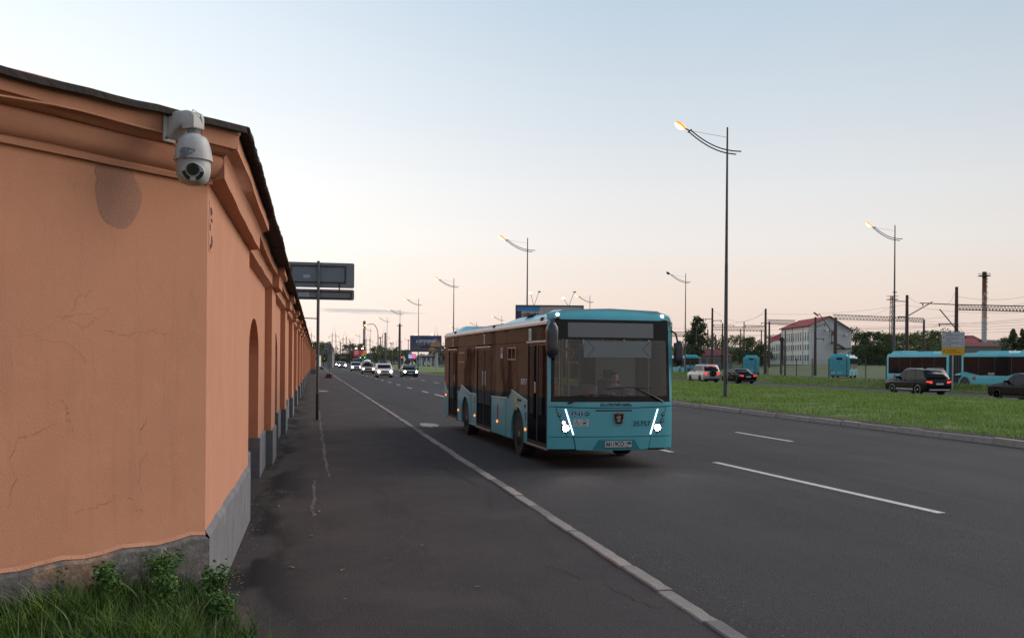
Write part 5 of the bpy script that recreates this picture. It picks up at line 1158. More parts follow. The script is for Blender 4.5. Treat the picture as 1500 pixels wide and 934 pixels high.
# curved neck lamps far away
def hook_lamp(px, D, h, reach, lb, grp=None):
    u, s = W(px, D); r = empty('hooked_street_lamp', (u, s, 0), 0, lb, 'street lamp', grp)
    P = [(0, 0, 0), (0, 0, h*.72)]+[(-reach*.5*(1-math.cos(PI*.5*k/6))*1.0, 0, h*.72+h*.28*math.sin(PI*.5*k/6)) for k in range(1, 7)]+[(-reach, 0, h*.985)]
    MB().tube(P, [.16]*2+[.12]*6+[.1], 8).obj('pole', M['lamp_pole'], r, smooth=60)
    mb = MB(); mb.lathe([(0, -.22), (.45, -.1), (.5, .05), (0, .2)], 10, (-reach-.4, 0, h*.97)); mb.obj('lamp_head', M['sodium'], r, smooth=60)
hook_lamp(553.5, 330, 14.5, 4.0, 'lit lamp on a curved hook pole left of the sixth median lamp')
for px, py, D, lb in ((506, 505, 500, 'bright low orange lamp between the second pylon and the road'), (524, 506.5, 520, 'orange lamp above the middle of the red billboard'), (536, 507.5, 540, 'orange lamp at the foot of the banded chimney'), (548, 509, 560, 'orange lamp before the trees left of the hooked lamp'), (561, 504.5, 540, 'orange lamp left of the thick concrete pole'), (511.5, 497, 640, 'upper lamp of the dense slanted lamp cluster'), (512.5, 499, 660, 'middle lamp of the dense slanted lamp cluster'), (513.5, 501, 680, 'lowest lamp of the dense slanted lamp cluster'), (508, 493, 600, 'topmost lamp left of the dense slanted cluster'), (572, 501.5, 560, 'dim lamp right of the sixth median lamp pole'), (581, 498.6, 600, 'small lamp nearest the fifth median lamp pole on its left'), (576.5, 500, 640, 'small lamp halfway between the fifth and sixth median poles')):
    u, s = W(px, D); z = HZ(px, py, D); r = empty('distant_street_lamp', (u, s, 0), 0, lb, 'street lamp', 'far lamps over the junction')
    MB().tube([(0, 0, 0), (0, 0, z), (-1.2, 0, z+.3)], .09, 5).obj('pole', M['lamp_pole'], r); MB().lathe([(0, -.2), (.30, 0), (0, .2)], 8, (-1.5, 0, z+.2)).obj('lamp_head', M['sodium'], r)
# ------------------------------------------------ direction sign seen from behind, on the footpath
_, sS = .22, 33.
r = empty('road_sign_back', (.27, 32.9, 0), 0, 'large grey back of a two-panel road sign on a tall pole over the footpath', 'road sign')
MB().cyl((0, 0, -.1), (0, 0, 5.36), .052, .050, 14).obj('pole', M['galv'], r, smooth=50); MB().cyl((0, 0, 0), (0, 0, .9), .056, .056, 14).obj('pole_sleeve', M['blk'], r, smooth=50)
mb = MB(); mb.lathe([(.0, .012), (.24, .004), (.30, 0)], 12, (0, 0, 0)); mb.obj('footing', M['crack'], r)
def rpoly(x0, x1, z0, z1, rr, n=5):
    P = []
    for (cx_, cz_, a0) in ((x1-rr, z1-rr, 0), (x0+rr, z1-rr, 90), (x0+rr, z0+rr, 180), (x1-rr, z0+rr, 270)): P += [(cx_+rr*math.cos(R_(a0+90*k/n)), cz_+rr*math.sin(R_(a0+90*k/n))) for k in range(n+1)]
    return P
for (z0, z1, nm) in ((4.47, 5.32, 'large'), (4.06, 4.42, 'small')):
    mb = MB(); mb.prism(rpoly(-1.18, 1.20, z0, z1, .06), .085, .095, lambda a, b, t: (a, t, b)); p = mb.obj('sign_panel', M['signback'], r)
    a, b, c, d = (-.92, .92, z0+.16, z1-.10) if nm == 'large' else (-1.1, 1.12, z0+.04, z1-.06)
    for q in ((a, b, d-.04, d), (a, b, c, c+.04), (a, a+.045, c+.04, d-.04), (b-.045, b, c+.04, d-.04)): MB().box(q[0], q[1], .055, .084, q[2], q[3]).obj('frame_bar', M['rust'], p)
for x in (-.78, .70): MB().box(x-.02, x+.02, .04, .053, 4.33, 4.66).obj('link_bar', M['rust'], r)
MB().box(-.50, -.27, .078, .0845, 4.79, 4.90).obj('sticker', M['paper'], r); s__ = MB().box(-.65, -.30, .078, .0845, 4.15, 4.35).obj('sticker', M['paper'], r)
for k in range(4): MB().box(-.61+.02*(k % 2), -.34, .0765, .0779, 4.185+.04*k, 4.192+.04*k).obj('sticker_print', M['ink'], s__)
for z in (4.6, 5.2, 4.12, 4.36): MB().cyl((0, 0, z), (0, 0, z+.035), .062, n=12).obj('clamp', M['galv'], r)
MB().tube([(0, 0, 3.42), (-.78, .15, 3.44)], .018, 6).obj('wall_tie', M['rust'], r)
# portable triangular signs on weighted feet
def tri_sign(u, s, h, lb, rot):
    r = empty('portable_sign', (u, s, 0), rot, lb, 'road sign')
    MB().cyl((0, 0, .2), (0, 0, h-.1), .045, n=8).obj('pole', M['galv'], r); mb = MB(); mb.add([(-.45, -.4, 0), (.45, -.4, 0), (.45, .4, 0), (-.45, .4, 0), (-.25, -.25, .32), (.25, -.25, .32), (.25, .25, .32), (-.25, .25, .32)], [(0, 3, 2, 1), (4, 5, 6, 7), (0, 1, 5, 4), (1, 2, 6, 5), (2, 3, 7, 6), (3, 0, 4, 7)]); mb.obj('weighted_foot', M['rust'], r)
    MB().box(-.32, .32, -.3, .3, .3, .48).obj('sand_bag', mat('sandbag', (.09, .07, .055), .95), r, bevel=.06)
    mb = MB(); mb.prism([(-.46, h-1.0), (.46, h-1.0), (.50, h-.94), (.04, h-.08), (-.04, h-.08), (-.50, h-.94)], .05, .06, lambda a, b, t: (a, t, b)); mb.obj('triangular_plate', M['signback'], r)
    MB().box(-.3, .3, .05, .06, h-1.45, h-1.08).obj('supplementary_plate', M['signback'], r)
tri_sign(*gpos(481.8, 552) if False else (2.2, 109), 4.15, 'grey triangular portable sign seen from behind at the kerb, nearer of two', -.3)
tri_sign(2.6, 205, 4.3, 'small far portable sign on the footpath beyond the nearer triangular one', -.2)
# direction sign (front) on the far verge
uS, sS = WU(1396, 49); r = empty('direction_sign', (uS, sS, .1), 0, 'white and yellow street direction sign on a grey pole on the far verge', 'road sign')
ang = -R_(25); r.rotation_euler = (0, 0, ang); hS = HZ(1396, 486, uS*s_+sS*c_)-.1; lo = HZ(1396, 520, uS*s_+sS*c_)-.1; wS = 31/1400*(uS*s_+sS*c_)/2; mid = HZ(1396, 508.5, uS*s_+sS*c_)-.1
MB().cyl((0, .06, -.2), (0, .06, hS-.05), .065, n=12).obj('pole', mat('pale_pole', (.30, .31, .33), .5, .3), r, smooth=50)
p1 = MB(); p1.prism(rpoly(-wS, wS, mid+.01, hS, .04), -.02, .0, lambda a, b, t: (a, t, b)); p1 = p1.obj('white_panel', mat('sign_white', (.42, .44, .47), .5), r)
p2 = MB(); p2.prism(rpoly(-wS, wS, lo, mid-.01, .04), -.02, .0, lambda a, b, t: (a, t, b)); p2 = p2.obj('yellow_panel', mat('sign_yellow', (.62, .33, .01), .5), r)
hh = hS-mid; XR, ZU = (1, 0, 0), (0, 0, 1)
for tx, fz, fs, x, ft in (('УЛИЦА', .90, .13, -.33, .4), ('КОНДРАТЕНКО', .77, .15, -.02, 1.0), ('ЗАСТАВСКАЯ', .57, .14, -.05, .88), ('УЛИЦА', .45, .12, -.33, .38), ('РОЩИНСКАЯ', .24, .14, -.05, .88), ('УЛИЦА', .12, .12, -.33, .38), ('0.6', .82, .13, .66, .2), ('0.7', .53, .13, .66, .2), ('0.5', .20, .13, .66, .2)):
    text(tx, fs, M['ink'], (x, -.022, mid+hh*fz), XR, ZU, p1, fit=ft)
MB().box(-wS+.03, wS-.03, -.0225, -.0205, mid+hh*.34, mid+hh*.345+.012).obj('rule', M['ink'], p1)
for z, dg in ((mid+hh*.62, 0), (mid+hh*.18, 1)):
    q = [(-.02, -.09), (.02, -.09), (.02, .03), (.06, .03), (0, .10), (-.06, .03), (-.02, .03)]; a = -.9 if dg else 0
    mb = MB(); mb.prism([(-.68+x*math.cos(a)-y*math.sin(a), z+x*math.sin(a)+y*math.cos(a)) for x, y in q], -.0225, -.0205, lambda a, b, t: (a, t, b)); mb.obj('arrow', M['ink'], p1)
mb = MB(); zz = (lo+mid)/2; mb.prism([(-.68+x, zz+y) for x, y in ((-.07, -.07), (-.02, -.08), (.06, .02), (.09, .0), (.08, .09), (-.01, .07), (.02, .05))], -.0225, -.0205, lambda a, b, t: (a, t, b)); mb.obj('arrow', M['ink'], p2)
text('СТАНЦИЯ', .13, M['ink'], (-.12, -.022, zz+.07), XR, ZU, p2, fit=.6); text('НАРВСКАЯ ТОВАРНАЯ', .10, M['ink'], (.02, -.022, zz-.08), XR, ZU, p2, fit=1.05)
# ------------------------------------------------ cars
def car_paint(name, col, rough=.25, metal=.0, coat=.5, spec=.5): return mat(name, col, rough, metal, coat=coat, spec=spec)
M['amberlens'] = mat('amber_lens', (.6, .2, .03), .3)
def make_car(nm, label, paint, kind, L, Wd, H, lights='front', wheelm=None, extra=None, group=None, plate=True, warm=False, glassm=None, tail_on=True):
    """local frame: +y forward, x lateral, z up"""
    r = empty(nm, (0, 0, 0), 0, label, 'car', group); hw = Wd/2; G = glassm or M['cabglass']
    R0 = .335 if kind == 'sedan' else .385; yf, yr = L*.305, -L*.285; gc = .20 if kind == 'sedan' else .26
    belt = H*.64 if kind != 'sedan' else H*.66; hood = belt*.93 if kind != 'sedan' else belt*.90
    if kind == 'sedan': wb, wt, rt, rb, deck = L*.20, L*.055, -L*.16, -L*.36, belt*1.0
    elif kind == 'box': wb, wt, rt, rb, deck = L*.26, L*.14, -L*.44, -L*.485, belt
    else: wb, wt, rt, rb, deck = L*.235, L*.055, -L*.385, -L*.475, belt
    def ar(c, R): return [(c+R*math.cos(PI-PI*k/10), R0+R*math.sin(PI-PI*k/10)*1.0) for k in range(11)]
    lowp = [(-L/2+.06, gc+.06), (yr-R0-.06, gc)]+ar(yr, R0+.055)+[(yf-R0-.06, gc)]+ar(yf, R0+.055)+[(L/2-.14, gc), (L/2-.01, gc+.14), (L/2, belt*.62), (L/2-.05, hood*.86), (L/2-.30, hood*.965), (wb, belt*1.0), (0, belt*1.005), (rb, deck), (-L/2+.06, deck*.985), (-L/2, deck*.75), (-L/2+.01, gc+.2)]
    ws = [-1, -.965, -.80, -.4, 0, .4, .80, .965, 1]
    mb = MB(); n = len(lowp)
    for a in ws:
        for (y, z) in lowp:
            ed = 1 if abs(a) == 1 else 0; yy = y*(1-.012*ed) if True else y; zz = z
            if z > belt*.55: zz = z-(.035 if ed else 0)*(z-belt*.55)/(belt*.45)
            if abs(y) > L*.36: yy -= math.copysign(1, y)*(.10 if y > 0 else .05)*abs(a)**3*L/4.5
            xx = a*hw
            if z > belt*.8: xx *= 1-.035*(z-belt*.8)/(belt*.2)
            if z < gc+.12: xx *= .965
            mb.v.append((xx, yy, zz))
    tri = tessellate_polygon([[Vector((p[0], p[1], 0)) for p in lowp]])
    for t in tri: mb.f.append(tuple(t)); mb.m.append(0); mb.f.append(tuple((len(ws)-1)*n+i for i in reversed(t))); mb.m.append(0)
    for j in range(len(ws)-1):
        for k in range(n): mb.f.append((j*n+k, j*n+(k+1) % n, (j+1)*n+(k+1) % n, (j+1)*n+k)); mb.m.append(0)
    mb.obj('body', paint, r, smooth=38)
    inn = .17 if kind == 'sedan' else .11
    def T(x, y, z):  # cabin taper
        f = (z-belt)/(H-belt); return (x*(1-inn*f), y, z)
    cab = [(wb, belt-.02), (wt+.10, H-.10), (wt, H-.035), ((wt+rt)/2, H), (rt, H-.04), (rt-.08, H-.10), (rb, deck-.02)]
    mb = MB(); xs = [-hw*.955, -hw*.90, -hw*.4, hw*.4, hw*.90, hw*.955]; n = len(cab)
    for x in xs:
        e = abs(x) > hw*.93
        for (y, z) in cab:
            zz = z-(.05 if e and z > H-.12 else 0); yy = y-(.0 if not e else math.copysign(.03, y))
            bow = -.05*(x/hw)**2*math.copysign(1, y) if z < H-.05 else 0; mb.v.append(T(x, yy+bow, zz))
    tri = tessellate_polygon([[Vector((p[0], p[1], 0)) for p in cab]])
    for t in tri: mb.f.append(tuple(t)); mb.m.append(0); mb.f.append(tuple((len(xs)-1)*n+i for i in reversed(t))); mb.m.append(0)
    for j in range(len(xs)-1):
        for k in range(n): mb.f.append((j*n+k, j*n+(k+1) % n, (j+1)*n+(k+1) % n, (j+1)*n+k)); mb.m.append(0)
    mb.obj('cabin', paint, r, smooth=38)
    # side windows
    sl_f = lambda z: wb+(wt-wb)*(z-belt)/(H-.05-belt); sl_r = lambda z: rb+(rt-rb)*(z-deck)/(H-.05-deck)
    zb, zt = belt+.03, H-.11; cuts = [sl_f, lambda z: .02*L, lambda z: -.20*L if kind != 'sedan' else -.19*L]
    if kind == 'sedan': segs = [(lambda z: sl_f(z)-.12, lambda z: .03), (lambda z: -.03, lambda z: max(sl_r(z)+.16, -.24*L))]
    else: segs = [(lambda z: sl_f(z)-.12, lambda z: .03), (lambda z: -.03, lambda z: -.215*L), (lambda z: -.228*L, lambda z: sl_r(z)+.14)]
    for sg in (-1, 1):
        for a, b in segs:
            P = [(a(zb), zb), (b(zb), zb), (b(zt), zt), (a(zt), zt)]; mb = MB(); mb.prism(P, sg*hw*.962, sg*hw*.945, lambda p, q, t: T(t+sg*.006*(1 if abs(t) > hw*.95 else 0), p, q)); mb.obj('side_window', G, r)
    def slope(name, y0, z0, y1, z1, k0, m, off, sgn):
        mb = MB(); nx = 6
        for (y, z) in ((y0, z0), (y1, z1)):
            for i in range(nx+1):
                x = -hw*k0+2*hw*k0*i/nx; q = T(x, y-.05*(x/hw)**2*sgn, z); mb.v.append((q[0], q[1]+off*sgn, q[2]+off*.6))
        for i in range(nx): mb.f.append((i, i+1, nx+2+i, nx+1+i)); mb.m.append(0)
        o = mb.obj(name, m, r, smooth=60); sm = o.modifiers.new('s', 'SOLIDIFY'); sm.thickness = .006; sm.offset = -1 if sgn > 0 else 1; return o
    slope('windscreen', wb-.05, belt+.03, wt+.13, H-.13, .86, G, .012, 1)
    slope('rear_window', rb+.05*(1 if kind == 'sedan' else .4), deck+.03, rt-.06, H-.13, .84, G, .014, -1)
    # wheels
    wm = wheelm or M['rim']
    for y in (yf, yr):
        for sg in (-1, 1): wheel(r, sg*(hw-.01), y, R0, .22, -sg, wm, 5, n=18)
    # lamps, grille, bumpers, plates
    yF, yB = L/2, -L/2
    hl = (M['warmlight'] if warm else M['headlight']) if lights == 'front' else mat('headlamp_off', (.35, .37, .4), .15) if 'hloff' not in M else M['hloff']
    for sg in (-1, 1):
        mb = MB(); x0, x1 = sg*hw*.62, sg*hw*.93; z = belt*.70
        mb.add([(x0, yF+.012-.05, z-.06), (x1, yF-.10, z-.04), (x1, yF-.14, z+.09), (x0, yF-.03, z+.06), (x0, yF-.12, z-.06), (x1, yF-.2, z-.04), (x1, yF-.2, z+.09), (x0, yF-.12, z+.06)], [(0, 1, 2, 3), (0, 4, 5, 1), (1, 5, 6, 2), (2, 6, 7, 3), (3, 7, 4, 0)])
        o = mb.obj('headlight', M['clr'] if 'clr' in M else M.setdefault('clr', mat('clear_lens2', (.3, .32, .34), .08, coat=.6)), r)
        if lights == 'front':
            mb = MB(); mb.lathe([(.105, 0), (.09, .03), (0, .04)], 12, (sg*hw*.76, yF-.035, z+.005), 'y'); mb.obj('lit_bulb', hl, o)
        mb = MB(); z = belt*.80; x0, x1 = sg*hw*.60, sg*hw*.985; hgt = .07 if kind == 'sedan' or 'slim' in (extra or '') else .15
        if kind == 'box': x0 = sg*hw*.80
        mb.add([(x0, yB-.015, z-hgt), (x1, yB+.09, z-hgt), (x1, yB+.05, z+hgt), (x0, yB-.012, z+hgt), (x0, yB+.1, z-hgt), (x1*.98, yB+.25, z-hgt), (x1*.98, yB+.25, z+hgt), (x0, yB+.1, z+hgt)], [(0, 3, 2, 1), (0, 1, 5, 4), (1, 2, 6, 5), (2, 3, 7, 6), (3, 0, 4, 7)])
        mb.obj('tail_light', M['tail'] if lights == 'rear' and tail_on else M['tailoff'], r)
        e = MB(); e.box(min(sg*hw*.93, sg*(hw+.17)), max(sg*hw*.93, sg*(hw+.17)), wb-.42, wb-.30, belt+.0, belt+.14); e.obj('mirror', paint, r, bevel=.03)
        for yy in (.10, -.95 if kind != 'sedan' else -.80): e = MB(); e.box(min(sg*hw*.985, sg*(hw+.015)), max(sg*hw*.985, sg*(hw+.015)), yy-.12, yy+.04, belt-.13, belt-.10); e.obj('door_handle', paint, r)
        for yy in (.0, -.24*L, wb-.12): e = MB(); e.box(min(sg*hw*.975, sg*(hw*.997)), max(sg*hw*.975, sg*(hw*.998)), yy-.005, yy+.005, gc+.16, belt-.03); e.obj('door_gap', M['blk'], r)
        MB().box(min(sg*(hw-.05), sg*(hw+.004)), max(sg*(hw-.05), sg*(hw+.004)), yr+R0+.08, yf-R0-.08, gc-.01, gc+.09).obj('sill', M['blk'], r)
    MB().box(-hw*.48, hw*.48, yF-.06, yF+.003, belt*.60, belt*.76).obj('grille', M['blk'], r, bevel=.01); MB().box(-hw*.62, hw*.62, yF-.1, yF+.001, gc+.07, gc+.22).obj('air_intake', M['blk'], r, bevel=.01)
    MB().box(-hw*.85, hw*.85, yB-.012, yB+.1, gc+.04, gc+.20).obj('rear_bumper_insert', M['blk'], r, bevel=.01)
    MB().box(-.26, .26, yF, yF+.014, gc+.24, gc+.35).obj('number_plate', M['stk'], r); zp = belt*.70
    MB().box(-.26, .26, yB-.02, yB, zp-.055, zp+.055).obj('number_plate', M['stk'], r)
    MB().box(-hw*.8, hw*.8, -L*.4, L*.4, gc-.04, gc+.08).obj('underbody', M['blk'], r)
    if kind != 'sedan' and 'rails' in (extra or ''):
        for sg in (-1, 1): MB().tube([(sg*hw*.80, wt-.15, H-.03), (sg*hw*.78, wt-.35, H+.035), (sg*hw*.78, rt+.25, H+.035), (sg*hw*.80, rt+.05, H-.03)], .028, 6).obj('roof_rail', M['frame_w'], r)
        for sg in (-1, 1): MB().box(min(sg*hw*.99, sg*(hw+.012)), max(sg*hw*.99, sg*(hw+.012)), yr+R0+.1, yf-R0-.1, gc+.12, gc+.17).obj('sill_trim', M['frame_w'], r)
        MB().box(-hw*.8, hw*.8, yB-.016, yB+.05, gc+.10, gc+.16).obj('bumper_trim', M['frame_w'], r)
    return r
def set_at(r, u, s, heading, z=0): r.location = (u, s, z); r.rotation_euler = (0, 0, heading); return r
pw = car_paint('pearl_white_paint', (.80, .74, .70)); pb = car_paint('black_paint', (.006, .006, .007), .22, 0, .0, .22); ps = car_paint('silver_paint', (.45, .42, .41), .35, .2); pbr = car_paint('bronze_paint', (.34, .27, .23), .35, .1); pgr = car_paint('dark_green_black_paint', (.02, .024, .02), .2); pgrey = car_paint('grey_paint', (.34, .31, .29), .35, .1); pww = car_paint('white_paint', (.8, .8, .82))
def on_px(px, u): return WU(px, u)[1]
# oncoming cars (face the camera: heading pi)
set_at(make_car('hatchback_car', 'boxy white hatchback with lit warm headlights leading the oncoming traffic', pw, 'box', 4.1, 1.86, 1.66, warm=True, group='oncoming cars'), 8.6, on_px(562.3, 8.6), PI+.0)
set_at(make_car('sedan_car', 'black sedan with lit headlights in the oncoming lane beside the grass median', pgr, 'sedan', 4.5, 1.86, 1.46, group='oncoming cars'), 12.0, on_px(599, 12.0), PI)
c1 = set_at(make_car('suv_car', 'bronze grey off-roader with a white box on its roof, behind the white hatchback', pbr, 'suv', 4.5, 1.9, 1.72, warm=True, extra='rails', group='oncoming cars'), 8.5, on_px(538.4, 8.5), PI)
bx = MB(); K, n = 6, 14
for j in range(K+1):
    f = -1+2*j/K; sc = math.sqrt(max(.04, 1-f*f))
    for k in range(n): a = 2*PI*k/n; bx.v.append((.5*math.cos(a)*sc**.6, f*.9, max(-.10, .30*math.sin(a)*sc)+.14))
for j in range(K):
    for k in range(n): bx.f.append((j*n+k, j*n+(k+1) % n, (j+1)*n+(k+1) % n, (j+1)*n+k)); bx.m.append(0)
bx.f += [tuple(range(n)), tuple(range(K*n, K*n+n))]; bx.m += [0, 0]
o = bx.obj('roof_box', pww, None, smooth=50); tag(o, 'rounded white luggage box strapped on the roof of the bronze off-roader', 'roof box'); o.location = (8.5, on_px(538.4, 8.5)+.2, 1.72)
set_at(make_car('taxi_car', 'dark car with a red roof lamp half hidden between two oncoming cars', pgrey, 'sedan', 4.4, 1.8, 1.5, lights='none', group='oncoming cars'), 10.8, on_px(549.8, 10.8), PI)
set_at(make_car('suv_car', 'dark grey off-roader with bright headlights, farther back in the oncoming lane', pgrey, 'suv', 4.6, 1.9, 1.75, group='oncoming cars'), 8.2, on_px(521.3, 8.2), PI)
set_at(make_car('white_car', 'distant white car with glaring headlights leading the far oncoming group', pww, 'sedan', 4.5, 1.85, 1.5, group='oncoming cars'), 8.4, on_px(502.2, 8.4), PI)
for px, uu, lb in ((493.3, 5.6, 'very distant car with twin glaring headlights, left one of the pair near the kerb'), (489.5, 6.2, 'farthest oncoming car seen only as headlights beside the kerb')):
    set_at(make_car('distant_car', lb, pgrey, 'suv', 4.5, 1.85, 1.6, group='oncoming cars'), uu+2.5, on_px(px, uu+1.2), PI)
# cars driving away on the far carriageway (heading 0)
def away(nm, lb, paint, kind, L, Wd, H, u, s, extra=None, wm=None, z=.004, grp='cars driving away on the far carriageway'): return set_at(make_car(nm, lb, paint, kind, L, Wd, H, 'rear', wm, extra, grp), u, s, 0, z)
alloy = mat('bright_alloy', (.75, .73, .70), .4, 0)
away('suv_car', 'black off-roader with silver roof rails and lit red tail lights, right of the tall lamp', pb, 'suv', 4.75, 1.86, 1.72, 40.1, 57.4, 'rails slim', alloy)
sv_ = away('suv_car', 'silver off-roader with a spare wheel on its tailgate behind the tall lamp pole', ps, 'suv', 4.3, 1.86, 1.86, 39.6, on_px(1033, 39.6)+.4, None)
wheel(sv_, .05, -2.33, .34, .2, -1, M['rim'], 0, 'spare_wheel', n=18); sw_ = KIDS[sv_.name][-1]; sw_.rotation_euler = (0, 0, -PI/2); sw_.location = (.05, -2.38, .98)
MB().box(-.3, .3, -2.02, -1.98, 1.73, 1.79).obj('high_brake_light', M['tail'], sv_)
away('sedan_car', 'black sedan with lit tail lights driving just right of the silver off-roader', pb, 'sedan', 4.45, 1.8, 1.47, 42.4, on_px(1083.5, 42.4)+.2)
bk = set_at(make_car('hatchback_car', 'black car entering at the right edge of the picture behind the other black car', pb, 'sedan', 4.4, 1.84, 1.56, 'none', mat('dark_alloy', (.03, .03, .03), .4), None, 'cars driving away on the far carriageway'), 40.3, 47.55, 0, .004)
away('distant_car', 'small distant car with red tail lights left of the billboard post', pww, 'sedan', 4.4, 1.8, 1.5, 38.8, on_px(625.3, 38.8)); away('distant_car', 'small distant car with red tail lights under the pink screen', pww, 'sedan', 4.4, 1.8, 1.5, 40.4, on_px(604, 40.4))
away('distant_car', 'tiny white car with tail lights farther down the far carriageway', pww, 'suv', 4.4, 1.8, 1.6, 39.4, on_px(569, 39.4)); away('distant_car', 'tiny dark car with red tail lights right of the tiny white one', pgrey, 'sedan', 4.4, 1.8, 1.5, 42.8, on_px(576.5, 42.8))
away('distant_car', 'tiny far car with glowing red tail lights beside the traffic lights', pgrey, 'suv', 4.4, 1.8, 1.5, 38.6, on_px(557, 38.6)); away('distant_car', 'farthest car showing red tail lights above the oncoming taxi', pgrey, 'suv', 4.4, 1.8, 1.5, 38.0, on_px(551.5, 38.0))
# ------------------------------------------------ depot buses
def make_dbus(label, BL_=12.0, paint=None, artic=False, num=None, side=1):
    paint = paint or M['teal2']; r = empty('parked_bus', (0, 0, 0), 0, label, 'bus', 'teal buses parked in the depot'); w_ = 1.25     # +y forward
    def body(y0, y1, nm='body'):
        mb = MB(); P = [(-w_, .33), (w_, .33), (w_, 2.70), (w_-.04, 2.82), (w_-.16, 2.90), (0, 2.94), (-w_+.16, 2.90), (-w_+.04, 2.82), (-w_, 2.70)]; mb.prism(P, y0, y1, lambda a, b, t: (a, t, b)); mb.obj(nm, paint, r, smooth=40, bevel=.05)
        n = max(4, int((y1-y0)/1.55)); 
        for sg in (-1, 1):
            for k in range(n):
                a = y0+.25+(y1-y0-.5)*k/n; b = y0+.25+(y1-y0-.5)*(k+1)/n-.03
                mb = MB(); mb.prism([(a, 1.18), (b, 1.18), (b, 2.62), (a, 2.62)], sg*(w_-.01), sg*(w_+.012), lambda p, q, t: (t, p, q)); mb.obj('side_window', M['cabglass'], r)
            MB().box(min(sg*w_, sg*(w_+.012)), max(sg*w_, sg*(w_+.012)), y0+.28, y0+.9, 2.2, 2.4).obj('route_panel', M['dark'], r) if False else None
        for yy in (y0+.25, ):
            pass
    L2 = BL_/2
    if artic:
        body(-L2, -1.2, 'rear_section'); body(.2, L2, 'front_section'); mb = MB()
        for k in range(9): mb.box(-w_+.1+(.05 if k % 2 else 0), w_-.1-(.05 if k % 2 else 0), -1.2+k*1.4/9, -1.2+(k+1)*1.4/9, .45, 2.82)
        mb.obj('bellows', M['dark'], r); whs = (L2-2.75, -1.2-2.6, L2-8.4)
    else: body(-L2, L2); whs = (L2-2.7, -L2+3.4)
    for y in whs:
        for sg in (-1, 1):
            A = [(y+.60*math.cos(PI*k/12), .33+.72*math.sin(PI*k/12)) for k in range(13)]
            mb = MB(); mb.prism(A, sg*(w_-.3), sg*(w_+.006), lambda p, q, t: (t, p, q)); mb.obj('wheel_arch', M['blk'], r)
            B = [(y+(.60+q)*math.cos(PI*k/12), .33+(.72+q)*math.sin(PI*k/12)) for q, ks in ((.12, range(13)), (0, range(12, -1, -1))) for k in ks]
            mb = MB(); mb.prism(B, sg*(w_-.0), sg*(w_+.02), lambda p, q, t: (t, p, q)); mb.obj('arch_flare', paint, r)
            # raised teal swoosh over the wheel
            mb = MB(); mb.prism([(y-1.3, 1.15), (y+1.7, 1.15), (y+1.2, 1.24), (y+.1, 1.42), (y-.5, 1.36)], sg*(w_), sg*(w_+.016), lambda p, q, t: (t, p, q)); mb.obj('side_swoosh', paint, r)
            wheel(r, sg*(w_+.0), y, .47, .28, -sg, M['rim'], 0, n=18)
    for (a, b, h) in ((L2-3.2, L2-.1, 3.12), (-L2+.15, -L2+1.6, 3.16), (L2-7.6, L2-4.2, 3.08))+(((-L2+2.5, -L2+5.6, 3.1),) if artic else ()):
        mb = MB(); q = [(-1.0, a, 2.86), (1.0, a, 2.86), (1.0, b, 2.86), (-1.0, b, 2.86), (-.82, a+.18, h), (.82, a+.18, h), (.82, b-.18, h), (-.82, b-.18, h)]; mb.add(q, [(0, 3, 2, 1), (4, 5, 6, 7), (0, 1, 5, 4), (1, 2, 6, 5), (2, 3, 7, 6), (3, 0, 4, 7)]); mb.obj('roof_pod', paint, r, bevel=.04)
    # rear
    yb = -L2-.001
    if side == 2:
        MB().box(-1.05, 1.05, yb-.02, yb, 1.55, 2.62).obj('rear_window', M['cabglass'], r, bevel=.01); MB().box(-.75, .75, yb-.02, yb, .62, .95).obj('engine_grille', M['blk'], r); MB().box(-.98, -.55, yb-.012, yb, 1.25, 1.42).obj('sticker', M['stk'], r)
    else:
        MB().box(-.36, .36, yb-.02, yb, 2.42, 2.68).obj('rear_display', M['cabglass'], r, bevel=.01)
        for z in (2.32, 1.78, 1.52, 1.25): MB().box(-.84 if z > 2 else -.7, .84 if z > 2 else .7, yb-.008, yb, z, z+.03).obj('panel_line', M['dark'] if z > 2 else M['blue'], r)
        MB().box(-.07, .07, yb-.02, yb, 1.98, 2.08).obj('rear_camera', M['blk'], r); MB().box(-1.02, -.55, yb-.012, yb, .62, .82).obj('sticker', M['stk'], r)
        for x in (-.86, .83): MB().box(x, x+.03, yb-.006, yb, .5, 2.3).obj('panel_line', M['dark'], r)
    for sg in (-1, 1):
        for z, m in ((1.05, M['tailoff']), (1.28, M['amberlens']), (.84, M['tailoff'])): mb = MB(); mb.lathe([(.065, 0), (.05, -.02), (0, -.025)], 10, (sg*1.08, yb, z), 'y'); mb.obj('tail_lamp', m, r)
    MB().box(-.28, .28, yb-.02, yb, .70, .82).obj('number_plate', M['stk'], r); MB().box(-1.1, 1.1, yb-.01, yb+.2, .30, .42).obj('bumper_shadow_gap', M['blk'], r)
    # front
    yf = L2; MB().box(-1.12, 1.12, yf-.02, yf+.02, 1.25, 2.78).obj('windscreen', M['cabglass'], r, bevel=.02)
    for sg in (-1, 1):
        MB().box(sg*.75-.12, sg*.75+.12, yf-.01, yf+.02, .62, .85).obj('headlight', M['clr'], r); mb = MB(); mb.box(sg*1.45-.10, sg*1.45+.10, yf+.05, yf+.25, 1.95, 2.55); mb.obj('mirror', M['blk'], r, bevel=.04)
    return r
def red_badge(r, y, sg): MB().box(min(sg*1.25, sg*1.264), max(sg*1.25, sg*1.264), y-.17, y+.17, .80, 1.05).obj('red_badge', M['redp'], r)
def dplace(r, px, D, z, head): u, s = W(px, D); r.location = (u, s, z); r.rotation_euler = (0, 0, head)
